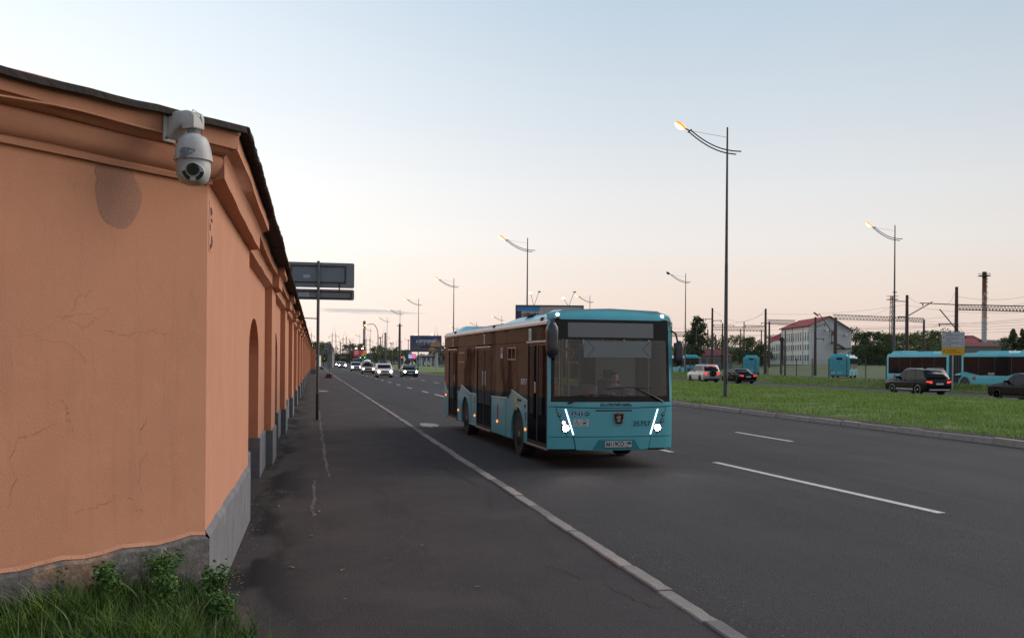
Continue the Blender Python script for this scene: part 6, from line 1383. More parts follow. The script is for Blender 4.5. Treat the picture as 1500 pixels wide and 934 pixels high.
# single long bus D: its left side faces the road
bD = make_dbus('long articulated teal bus with dark windows parked behind the fence at the right edge', 18, artic=True)
p0, p1 = Vector(W(1299, 85.5)), Vector(W(1500, 70.5)); dv_ = (p1-p0).normalized(); nn_ = Vector((-dv_.y, dv_.x)); nn_ = nn_ if nn_.dot(p0) > 0 else -nn_
cD = p0+dv_*9+nn_*1.25; bD.location = (cD.x, cD.y, .05); bD.rotation_euler = (0, 0, math.atan2(-dv_.x, dv_.y))
def dback(r, px, D, z, head):         # place by the centre of its rear face
    u, s = W(px, D); r.location = (u-math.sin(head)*6, s+math.cos(head)*6, z); r.rotation_euler = (0, 0, head)
cb = make_dbus('teal bus seen from the rear behind the fence, left of the grey-gabled building corner', 12); dback(cb, 1229.5, 123, .14, R_(-36.5))
bb = make_dbus('teal bus seen straight from behind, beside the black sedan and left of the white building', 12); dback(bb, 1100.5, 152, .14, R_(-26.2))
ba = make_dbus('teal bus with a dark rear window showing just right of the front bus mirror', 12, side=2); dback(ba, 1014, 151, .14, R_(-9))
SD = 1 if (Matrix.Rotation(bD.rotation_euler.z, 2) @ Vector((1, 0))).dot(-nn_) > 0 else -1
for y in (6.3, 1.6, -3.3, -7.9): red_badge(bD, y, SD)
text('35620', .26, M['inkw'], (SD*1.275, 3.4, 1.30), (0, SD, 0), (0, 0, 1), bD, 'fleet_number')
# ------------------------------------------------ fence of green mesh between posts
FU = 53.3
mp_, wp_ = MB(), MB(); mp_.box(-.035, .035, -.035, .035, -.1, 2.1); pm = mp_.data('fence_post', M['fence'])
PS = 3.4
for k in range(14): wp_.tube([(0, .04, .12+k*.148), (0, PS-.04, .12+k*.148)], .005, 3)
for k in range(23): wp_.tube([(0, .1+k*.145, .08), (0, .1+k*.145, 2.02)], .004, 3)
wm_ = wp_.data('mesh_panel', M['fence'])
fr = empty('mesh_fence', (FU, 30, .5), 0, 'long green wire mesh fence on posts along the bus depot', 'fence')
s = 30.
while s < 330:
    o = bpy.data.objects.new('fence_post', pm); link(o, fr); o.location = (0, s-30, 0)
    if s < 200: q = bpy.data.objects.new('mesh_panel', wm_); link(q, fr); q.location = (0, s-30, 0)
    s += PS
strip('far_mesh', [(53.3, .5), (53.31, 2.0)], 330, 620, M['fence'], kind='stuff', parent=None)
# ------------------------------------------------ catenary masts, portals and wires
def mast(px, D, ytop, lb, wd=.2, grp='overhead line masts by the railway', arms=(), m=None, z0=1.0):
    u, s = W(px, D); zt = HZ(px, ytop, D); r = empty('catenary_mast', (u, s, z0), 0, lb, 'mast', grp)
    MB().cyl((0, 0, -1.3), (0, 0, zt-z0), wd*1.25, wd*.75, 8).obj('mast', m or M['polebrown'], r, smooth=60)
    for (dx, z, dz) in arms:
        MB().tube([(0, 0, zt-z0-z), (dx*c_, -dx*s_*0, zt-z0-z+dz)], .06, 5).obj('bracket_arm', M['lattice'], r)
        MB().cyl((dx*.9, 0, zt-z0-z+dz*.9-.35), (dx*.9, 0, zt-z0-z+dz*.9), .07, n=6).obj('insulator', M['polebrown'], r)
    return u, s, zt
T = {}
for px, D, yt, lb, wd, arms in (
  (1043, 165, 451, 'tall dark mast just left of the big lamp pole, highest in its group', .22, ((-1.4, 1.9, 0), (1.8, 2.2, .1))),
  (1036.5, 235, 482, 'short mast left of the tall dark mast beside the birch tree', .22, ()), (1048, 240, 490, 'thin low mast between two taller masts left of the lamp pole', .18, ()),
  (1058, 215, 473, 'mast with a long cross arm just left of the big lamp pole', .20, ((-2.4, .4, 0), (3.0, .5, 0))), (1089.5, 235, 471, 'thin mast above the rear of the centre parked bus', .17, ()),
  (1084.5, 250, 481, 'thin short mast left of the thin mast over the centre parked bus', .17, ()), (1121, 168, 452, 'tallest mast left of the white building with a stay wire', .25, ((-4.2, 3.0, 0),)),
  (1126.5, 205, 471, 'leaning mast close behind the tallest mast left of the white building', .24, ((-2, .3, 0),)), (1115, 250, 483, 'thin mast in front of the dark tree left of the white building', .2, ()),
  (1194, 150, 464, 'rough dark mast standing before the corner of the white building', .22, ((1.8, 1.6, .6), (1.6, 3.4, 0))), (1150, 150, 483, 'thin lattice-like mast in front of the white facade', .13, ()), (1143.5, 165, 487, 'thin signal mast with a round dark head before the white facade', .10, ()),
  (1223.5, 160, 465, 'stout brown mast in front of the grey gable', .32, ((1.5, 1.2, 0), (-1.2, 2.2, 0))), (1328, 132, 432, 'tall mast with a slanted arm right of the far verge lamp', .25, ((-2.1, .9, .05), (-1.4, 3.0, 0), (-1.6, 6.4, 0))),
  (1353, 195, 468, 'shorter mast carrying the end of the long lattice beam', .26, ()), (1400.5, 118, 420, 'tall brown mast above the white and yellow sign', .24, ((-5.2, 2.2, .1), (-2.6, 4.6, 0))),
  (1478, 150, 505, 'low mast above the roof of the articulated bus', .1, ()), (1253, 330, 500, 'faint thin mast by the dark trees right of the grey gable', .15, ())):
    T[px] = mast(px, D, yt, lb, wd, arms=arms)+(D,)
u, s = W(1143.5, 165); hd2 = MB(); hd2.lathe([(0, -.12), (.42, -.1), (.45, .0), (0, .04)], 14, (u, s-.3, HZ(1143, 497, 165)), 'y'); o = hd2.obj('signal_head', M['blk']); tag(o, 'round dark railway signal head on the thin mast before the white facade', 'signal')
def lattice(px0, D0, py0, px1, D1, py1, dep, lb, nseg=16):
    a = W(px0, D0); b = W(px1, D1); z0, z1 = HZ(px0, py0, D0), HZ(px1, py1, D1); r = empty('lattice_beam', (a[0], a[1], z0), 0, lb, 'lattice beam', 'lattice beams over the tracks')
    P = lambda t, dz, o_=0: ((b[0]-a[0])*t+o_*.25, (b[1]-a[1])*t+o_*.25, (z1-z0)*t-dz)
    for dz in (0, dep):
        for o_ in (-1, 1): MB().tube([P(0, dz, o_), P(1, dz, o_)], .055, 4).obj('chord', M['lattice'], r)
    mb = MB()
    for k in range(nseg):
        t0, t1 = k/nseg, (k+1)/nseg; tm = (t0+t1)/2
        for o_ in (-1, 1): mb.tube([P(t0, dep, o_), P(tm, 0, o_), P(t1, dep, o_)], .035, 3)
    o = mb.obj('bracing', M['lattice'], r); o['kind'] = 'stuff'
lattice(1124, 195, 468, 1164, 200, 469, .9, 'lattice beam with zigzag bracing crossing above the red roof edge')
lattice(1045, 215, 478, 1118, 200, 479, .85, 'pale lattice beam between masts right of the big lamp pole')
lattice(1220, 165, 460.5, 1353, 195, 466, .75, 'long lattice beam from the grey gable to the shorter mast', 30)
lattice(1401, 118, 446, 1530, 112, 449, .62, 'lattice beam running out of the picture at the right edge', 26)
lattice(975, 230, 486, 1013, 225, 486, 1.1, 'lattice beam behind the front bus mirror and the birch tree')
def strut(px0, py0, px1, py1, D, lb):
    a, b = W(px0, D), W(px1, D+3); za, zb = HZ(px0, py0, D), HZ(px1, py1, D); o = MB().tube([(a[0], a[1], za), (b[0], b[1], zb)], .075, 5).obj('slanted_strut', M['lattice'])
    o2 = MB(); tag(o, lb, 'strut')
strut(1328.5, 463, 1365, 440, 131, 'slanted steel arm reaching up right from the mast over the articulated bus'); strut(1376, 453, 1399, 479, 118, 'slanted steel arm leaning down right onto the tall brown mast'); strut(1199, 459, 1220, 487, 158, 'slanted steel bar in front of the grey gable')
def wire(px0, D0, py0, px1, D1, py1, sag=.6, r_=.018):
    a, b = W(px0, D0), W(px1, D1); z0, z1 = HZ(px0, py0, D0), HZ(px1, py1, D1); n = 12
    return [(a[0]+(b[0]-a[0])*t, a[1]+(b[1]-a[1])*t, z0+(z1-z0)*t-sag*4*t*(1-t)) for t in [k/n for k in range(n+1)]]
wr = [(1043, 165, 453, 1090, 200, 472), (1058, 215, 474, 1121, 168, 458), (1121, 168, 453, 1090, 185, 470), (1121, 168, 459, 1328, 132, 446), (1126, 205, 474, 1353, 195, 478), (1058, 215, 482, 1500, 160, 472), (1045, 250, 490, 1500, 170, 480), (1194, 150, 466, 1401, 118, 462),
 (1328, 132, 433, 1362, 140, 442), (1401, 118, 422, 1382, 122, 446), (1401, 118, 446, 1530, 100, 437), (1328, 132, 447, 1530, 110, 455), (1194, 150, 476, 1530, 110, 464), (1250, 170, 462, 1304, 160, 450), (1328, 132, 470, 1530, 115, 473), (1300, 150, 480, 1530, 118, 482), (1401, 118, 434, 1530, 105, 428), (1401, 118, 470, 1420, 110, 487), (983, 230, 480, 1043, 165, 470), (1003, 200, 488, 1194, 150, 486), (1090, 235, 476, 1194, 150, 470), (1353, 195, 470, 1530, 140, 466), (1223, 160, 478, 1401, 118, 474), (983, 230, 491, 1121, 168, 476)]
nm_ = {1043: 'the tall dark mast', 1058: 'the long-armed mast', 1121: 'the tallest mast', 1126: 'the leaning mast', 1045: 'the low lamp-side mast', 1194: 'the rough corner mast', 1328: 'the slanted-arm mast', 1401: 'the mast above the sign', 1250: 'the grey gable', 1300: 'the far verge lamp', 983: 'the bus mirror', 1003: 'the birch tree', 1090: 'the thin bus-side mast', 1353: 'the shorter mast', 1223: 'the stout gable mast'}
hgtn = lambda y: 'top' if y < 440 else 'high' if y < 455 else 'middle' if y < 470 else 'lower' if y < 480 else 'lowest'
def ends(q):
    b_ = min(nm_, key=lambda k: abs(k-q[3])); return '%s wire from %s to %s' % (hgtn(q[2]), nm_[q[0]], 'the right picture edge' if q[3] >= 1490 else nm_[b_] if b_ != q[0] else 'its slanted arm')
for i, q in enumerate(wr):
    o = MB().tube(wire(*q), .016 if q[1] < 180 else .02, 3).obj('overhead_wire', M['wire']); tag(o, 'thin '+ends(q), 'wire', 'overhead railway wires')
# floodlight tower behind the far verge lamp
u, s = W(1306.5, 210); r = empty('floodlight_tower', (u, s, 1.5), 0, 'slim floodlight tower with a small railed platform behind the far verge lamp', 'tower'); zt = HZ(1306, 433, 210)-1.5
for dx, dy in ((-.35, -.35), (.35, -.35), (.35, .35), (-.35, .35)): MB().tube([(dx*1.6, dy*1.6, -1.5), (dx*.8, dy*.8, zt)], .07, 4).obj('leg', M['lattice'], r)
mb = MB()
for k in range(16):
    t0, t1 = k/16, (k+1)/16; z0, z1 = -1+(zt+1)*t0, -1+(zt+1)*t1; f = .56-.28*t0
    for a, b in (((-f, -f), (f, -f)), ((f, -f), (f, f)), ((f, f), (-f, f)), ((-f, f), (-f, -f))): mb.tube([(a[0], a[1], z0), (b[0], b[1], z1)], .035, 3)
o = mb.obj('bracing', M['lattice'], r); o['kind'] = 'stuff'
MB().box(-.9, .9, -.9, .9, zt-.9, zt-.75).obj('platform', M['lattice'], r); mb = MB()
for a, b in (((-.9, -.9), (.9, -.9)), ((.9, -.9), (.9, .9)), ((.9, .9), (-.9, .9)), ((-.9, .9), (-.9, -.9))): mb.tube([(*a, zt-.1), (*b, zt-.1)], .04, 3)
mb.obj('railing', M['lattice'], r); MB().box(-.5, .5, -.9, -.8, zt+.6, zt+.8).obj('lamp_bar', M['blk'], r); MB().box(.05, .12, -.9, -.8, zt-.7, zt+.9).obj('lamp_post', M['blk'], r)
# ------------------------------------------------ striped flue at the right
u, s = W(1441, 330); D = 330; r = empty('flue_stack', (u, s, 0), 0, 'slim rusty orange and white flue stack with a top platform at the right', 'chimney'); zt = HZ(1441, 398, D); Zp = lambda py: HZ(1441, py, D)
for a, b, m, rr_ in ((500, 465, mat('flue_white', (.42, .42, .43), .7), .80), (465, 448, mat('flue_ochre', (.40, .20, .05), .8, col2=(.5, .45, .42), nscale=.35), .76), (448, 428, mat('flue_patchy', (.24, .12, .08), .9, col2=(.38, .30, .30), nscale=.45, nlo=.48, nhi=.52), .74), (428, 408, mat('flue_rust', (.24, .085, .035), .9, col2=(.12, .05, .035), nscale=.6), .72), (408, 398, mat('flue_top', (.05, .035, .03), .9), .72)):
    MB().cyl((0, 0, Zp(a) if a < 500 else 0), (0, 0, Zp(b)), rr_, rr_*.98, 16, caps=True).obj('flue_section', m, r, smooth=50)
MB().cyl((0, 0, Zp(404.5)), (0, 0, Zp(403.5)), 2.0, n=14).obj('platform', M['lattice'], r); mb = MB(); mb.tube([(2.0*math.cos(2*PI*k/14), 2.0*math.sin(2*PI*k/14), Zp(401)) for k in range(15)], .07, 3); mb.obj('railing', M['lattice'], r)
for z in (408, 412, 419, 428, 436, 450, 465, 474, 481): MB().box(.8, 1.35, -.2, .2, Zp(z)-.2, Zp(z)).obj('bracket', M['lattice'], r)
MB().box(1.0, 1.08, -.05, .05, 0, Zp(400)).obj('ladder', M['lattice'], r)
# ------------------------------------------------ white building with grey gable and red roof
D = 215
cu, cs = W(1185.5, D); gz0, gz1 = 0.4, 0
u2, s2_ = W(1247, D+6); u3, s3 = W(1144, D+24)
r = empty('white_building', (cu, cs, 0), 0, 'three-storey white building with a pale grey gable end and a red metal roof', 'building')
A = Vector((0, 0)); Bv = Vector((u2-cu, s2_-cs)); Cv = Vector((u3-cu, s3-cs))
zt = HZ(1185, 476, D); zr = HZ(1216, 462.5, D+3)
def wall_box(name, p, q, z0, z1, m, th=.25, inw=None):
    d_ = (q-p).normalized(); nn = Vector((-d_.y, d_.x)); mb = MB(); P = [p, q, q+nn*th, p+nn*th]
    mb.add([(a.x, a.y, z0) for a in P]+[(a.x, a.y, z1) for a in P], [(0, 3, 2, 1), (4, 5, 6, 7), (0, 1, 5, 4), (1, 2, 6, 5), (2, 3, 7, 6), (3, 0, 4, 7)]); return mb.obj(name, m, r)
Dv = Bv+Cv
# gable wall polygon
def wpoly(name, p, q, pts, m, th=.3):
    d_ = (q-p); L = d_.length; d_.normalize(); nn = Vector((-d_.y, d_.x)); mb = MB(); mb.prism([(a*L, z) for a, z in pts], 0, th, lambda a, b, t: (p.x+d_.x*a+nn.x*t, p.y+d_.y*a+nn.y*t, b)); return mb.obj(name, m, r)
wpoly('gable_wall', A, Bv, [(0, 0), (1, 0), (1, zt-.8), (.47, zr-.3), (0, zt)], M['grey_wall']); wpoly('front_wall', Cv, A, [(0, 0), (1, 0), (1, zt), (0, zt)], M['white_wall']); wpoly('back_wall', Bv, Dv, [(0, 0), (1, 0), (1, zt-.8), (0, zt-.8)], M['white_wall']); wpoly('far_gable', Dv, Cv, [(0, 0), (1, 0), (1, zt), (.53, zr-.3), (0, zt-.8)], M['white_wall'])
mb = MB(); n1 = Bv.normalized(); n2 = Cv.normalized(); P0 = A-n1*.6-n2*.5; P1_ = Cv-n1*.6+n2*.5; R0_ = Bv*.47-n2*.5; R1_ = Bv*.47+Cv+n2*.5; Q0 = Bv+n1*.6-n2*.5; Q1 = Dv+n1*.6+n2*.5
e = lambda p, z: (p.x, p.y, z)
mb.add([e(P0, zt-.05), e(P1_, zt-.05), e(R1_, zr), e(R0_, zr), e(P0, zt-.25), e(P1_, zt-.25), e(R1_, zr-.2), e(R0_, zr-.2)], [(0, 1, 2, 3), (4, 7, 6, 5), (0, 4, 5, 1), (0, 3, 7, 4), (1, 5, 6, 2)]); mb.obj('roof_slope', M['red_roof'], r)
mb = MB(); mb.add([e(R0_, zr+.02), e(R1_, zr+.02), e(Q1, zt-.95), e(Q0, zt-.95), e(R0_, zr-.2), e(R1_, zr-.2), e(Q1, zt-1.15), e(Q0, zt-1.15)], [(0, 1, 2, 3), (4, 7, 6, 5), (3, 2, 6, 7), (0, 3, 7, 4), (1, 5, 6, 2)]); mb.obj('roof_slope', M['shed'], r)
def bwin(parent, p, q, f, z, w_, h, m=None):
    d_ = (q-p).normalized(); c = p+(q-p)*f; nn = Vector((d_.y, -d_.x)); o = MB(); o.prism([(-w_/2, 0), (w_/2, 0), (w_/2, h), (-w_/2, h)], -.02, .05, lambda a, b, t: (c.x+d_.x*a+nn.x*t, c.y+d_.y*a+nn.y*t, z+b)); fr_ = o.obj('window', m or M['pane'], parent)
    o = MB(); o.prism([(-.04, 0), (.04, 0), (.04, h), (-.04, h)], .05, .09, lambda a, b, t: (c.x+d_.x*a+nn.x*t, c.y+d_.y*a+nn.y*t, z+b)); o.prism([(-w_/2-.1, -.12), (w_/2+.1, -.12), (w_/2+.1, -.0), (-w_/2-.1, -.0)], .0, .14, lambda a, b, t: (c.x+d_.x*a+nn.x*t, c.y+d_.y*a+nn.y*t, z+b)); o.obj('window_frame', M['frame_w'], fr_)
fl = [HZ(1185, 528, D), HZ(1185, 512, D), HZ(1185, 498, D)]
for i in range(12):
    f = 1-(i+.6)/12.4
    for k, (z, h) in enumerate(((fl[0], 1.3), (fl[1], 1.25), (fl[2], 1.9))): bwin(r, Cv, A, f, z, .85, h)
for f in (.04, .42, .78): c = Cv+(A-Cv)*f; MB().box(c.x-.08, c.x+.08, c.y-.2, c.y-.05, 0, zt).obj('drain_pipe', M['lattice'], r)
MB().box(0, 0, 0, 0, 0, 0) if False else None
# fire stair on the gable
gp_ = lambda f, z, o_=-.5: ((Bv*f).x+n2.x*o_, (Bv*f).y+n2.y*o_, z)
for z, f0, f1 in ((HZ(1230, 501, D), .50, .62), (HZ(1240, 510, D), .62, .95)): MB().tube([gp_(f0, z), gp_(f1, z)], .22, 4).obj('stair_landing', M['dark'], r)
MB().tube([gp_(.55, HZ(1230, 501, D), -.7), gp_(.82, HZ(1240, 510, D), -.7)], .25, 4).obj('fire_stair', M['dark'], r); 
for f in (.50, .60): MB().tube([gp_(f, HZ(1230, 486, D), -.6), gp_(f, HZ(1230, 501, D), -.6)], .07, 4).obj('stair_rail', M['dark'], r)
MB().tube([gp_(.55, HZ(1230, 487, D), -.3), gp_(.60, HZ(1230, 487, D), -.3)], .45, 4).obj('red_awning', M['red_roof'], r)
for f, y_ in ((.36, 483), (.83, 489)): MB().tube([gp_(f, HZ(1220, y_, D), -.25), gp_(f+.05, HZ(1220, y_, D), -.25)], .3, 4).obj('air_conditioner', M['frame_w'], r)
MB().tube([(Bv*.2).to_3d()[:2]+(HZ(1205, 462, D),), (Bv*.10).to_3d()[:2]+(HZ(1200, 457.5, D),)], .2, 5).obj('roof_pipe', M['red_roof'], r)
# lower annex with a red roof
D2 = 236; au, as_ = W(1143, D2); bu, bs = W(1126.5, D2+14); r2 = empty('annex_building', (au, as_, 0), 0, 'low two-storey white annex with a red pitched roof left of the white building', 'building')
z1 = HZ(1143, 498.5, D2); z2 = HZ(1143, 488.5, D2); bx_, by_ = bu-au, bs-as_
mb = MB(); mb.add([(0, 0, 0), (bx_, by_, 0), (bx_+6, by_+9, 0), (6, 9, 0), (0, 0, z1), (bx_, by_, z1), (bx_+6, by_+9, z1), (6, 9, z1)], [(0, 1, 5, 4), (1, 2, 6, 5), (2, 3, 7, 6), (3, 0, 4, 7), (4, 5, 6, 7)]); mb.obj('wall', M['white_wall'], r2)
mb = MB(); mb.add([(.4, -.5, z1), (bx_-.6, by_-.4, z1-.1), (bx_+3, by_+5, z2-.4), (2.5, 4, z2+.4), (6.3, 9.3, z1), (bx_+6, by_+9.3, z1)], [(0, 1, 2, 3), (3, 2, 5, 4), (0, 3, 4), (1, 5, 2)]); mb.obj('roof', M['red_roof'], r2)
p, q = Vector((bx_, by_)), Vector((0, 0))
for i in range(5):
    for z in (HZ(1135, 526.5, D2), HZ(1135, 513, D2)): bwin(r2, p, q, (i+.5)/5, z, 1.1, 1.6)
# small houses and sheds
def house(px0, px1, D, ybot, ywall, yridge, wallm, roofm, lb, gable=False, depth=8, cat='house', kids=0):
    a, b = W(px0, D), W(px1, D); r = empty('small_building', (a[0], a[1], 0), math.atan2(b[1]-a[1], b[0]-a[0]), lb, cat); L = math.hypot(b[0]-a[0], b[1]-a[1]); z1, z2 = HZ((px0+px1)/2, ywall, D), HZ((px0+px1)/2, yridge, D)
    MB().box(0, L, 0, depth, -.2, z1).obj('wall', wallm, r); mb = MB(); o_ = .35
    if gable: mb.prism([(-o_, z1), (L+o_, z1), (L/2, z2)], -o_, depth+o_, lambda a, b, t: (a, t, b)); mb.obj('roof', roofm, r)
    else:
        mb.add([(-o_, -o_, z1), (L+o_, -o_, z1), (L+o_, depth+o_, z1), (-o_, depth+o_, z1), (L*.16, depth/2, z2), (L*.84, depth/2, z2)], [(0, 1, 5, 4), (1, 2, 5), (2, 3, 4, 5), (3, 0, 4), (0, 3, 2, 1)]); mb.obj('roof', roofm, r)
    for k in range(kids): x = L*(k+.5)/kids; MB().box(x-.5, x+.5, -.03, .02, z1*.55, z1*.55+min(1.3, z1*.3)).obj('window', M['pane'], r)
    return r
house(1027, 1072, 215, 535, 521, 511, mat('pale_shed_wall', (.22, .22, .23), .9), M['maroon_roof'], 'low grey house with a maroon hipped roof behind the silver off-roader', kids=5, depth=9)
house(1412, 1466, 240, 520, 507, 500.5, M['shed'], M['maroon_roof'], 'shed with a maroon roof showing above the articulated bus', kids=0); house(1415, 1438, 280, 520, 503, 495, M['red_roof'], M['red_roof'], 'bright red building poking up behind the maroon shed roof'); house(1420, 1437, 300, 520, 498, 490.5, mat('brown_brick', (.15, .08, .06), .9), M['maroon_roof'], 'brown brick block above the bright red building')
house(1436, 1476, 340, 520, 499, 496.5, M['beige'], M['shed'], 'flat beige hall right of the flue stack base', kids=0, depth=14)
house(1066, 1082, 300, 530, 514, 508, M['white_wall'], M['shed'], 'pale house half hidden by trees right of the big lamp pole', kids=2)
# ------------------------------------------------ trees
def leaf_mat(n, a, b_): return mat(n, a, .75, col2=b_, nscale=.22, nlo=.35, nhi=.65, detail=3, spec=.2)
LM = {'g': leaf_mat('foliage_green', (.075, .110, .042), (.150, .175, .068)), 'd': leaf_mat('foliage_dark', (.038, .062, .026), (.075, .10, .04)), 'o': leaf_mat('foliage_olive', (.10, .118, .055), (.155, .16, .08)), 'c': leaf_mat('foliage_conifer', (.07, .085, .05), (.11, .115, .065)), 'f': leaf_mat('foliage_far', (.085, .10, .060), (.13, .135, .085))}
M['bark'] = mat('bark', (.09, .07, .055), .95, col2=(.05, .04, .03), nscale=3); M['birch'] = mat('birch_bark', (.34, .31, .28), .9, col2=(.08, .07, .06), nscale=1.3)
tcache = {}
def tree_data(kind, var):
    if (kind, var) in tcache: return tcache[(kind, var)]
    rs = np.random.default_rng(100+var+hash(kind[0]) % 7 if False else 100+var+ord(kind[0])); rd = random.Random(var*13+ord(kind[0]))
    cl = []
    if kind == 'conifer':
        for k in range(60): t = (k+.5)/60; a = rd.uniform(0, 6.28); rr_ = .26*(1-t)*rd.uniform(.6, 1); cl.append((rr_*math.cos(a), rr_*math.sin(a), .12+.86*t, .075*(1-t)+.025, .05))
    elif kind == 'birch':
        for k in range(46): t = rd.random(); a = rd.uniform(0, 6.28); wv = .23*math.sin(PI*(.12+.8*t))*rd.uniform(.3, 1.1); cl.append((wv*math.cos(a), wv*math.sin(a), .26+.70*t, rd.uniform(.05, .10), rd.uniform(.06, .12)))
    else:
        for k in range(44): t = rd.random(); a = rd.uniform(0, 6.28); wv = .46*math.sin(PI*(.16+.68*t))*rd.uniform(.25, 1.05); cl.append((wv*math.cos(a), wv*math.sin(a), .20+.74*t, rd.uniform(.09, .15), rd.uniform(.07, .12)))
    n = 2600; idx = rs.integers(0, len(cl), n); c = np.array(cl)[idx]; dv = rs.normal(size=(n, 3)); dv /= np.linalg.norm(dv, axis=1)[:, None]; dv *= (rs.random(n)**.4)[:, None]
    P = c[:, :3]+dv*np.stack([c[:, 3], c[:, 3], c[:, 4]], 1); sz = .021*rs.uniform(.6, 1.3, n)
    a = rs.normal(size=(n, 3)); a /= np.linalg.norm(a, axis=1)[:, None]; b = np.cross(a, rs.normal(size=(n, 3))); b /= np.linalg.norm(b, axis=1)[:, None]; a *= sz[:, None]; b *= (sz*.7)[:, None]
    V = np.stack([P-a, P+b, P+a, P-b], 1).reshape(-1, 3)
    mb = MB(); mb.tube([(0, 0, -.03), (.01, 0, .25), (-.01, .01, .55), (0, 0, .88)], [.020, .016, .010, .003], 7)
    for k in range(9 if kind != 'conifer' else 3):
        q = cl[rd.randrange(len(cl))]; z0 = rd.uniform(.18, max(.2, q[2]-.08)); mb.tube([(0, 0, z0), (q[0]*.5, q[1]*.5, (z0+q[2])/2+.02), (q[0], q[1], q[2])], [.009, .006, .002], 4)
    tcache[(kind, var)] = (V, mb); return tcache[(kind, var)]
mcache = {}
def tree(px, ytop, D, kind, lm, lb, wf=1., var=None, nm='tree', z0=0, grp=None):
    var = random.randrange(3) if var is None else var; u, s = W(px, D); H = HZ(px, ytop, D)-z0; V, mb = tree_data(kind, var)
    k = (kind, var, lm)
    if k not in mcache:
        o = np_mesh('crown', V, np.arange(len(V)).reshape(-1, 4), LM[lm]); t = mb.obj('trunk', M['birch'] if kind == 'birch' else M['bark']); mcache[k] = (o.data, t.data); bpy.data.objects.remove(o); bpy.data.objects.remove(t)
    r = empty(nm, (u, s, z0), random.uniform(0, 6), lb, 'tree', grp); r.scale = (H*wf, H*wf, H)
    for q, nmq in zip(mcache[k], ('crown', 'trunk')): o = bpy.data.objects.new(nmq, q); link(o, r)
    return r
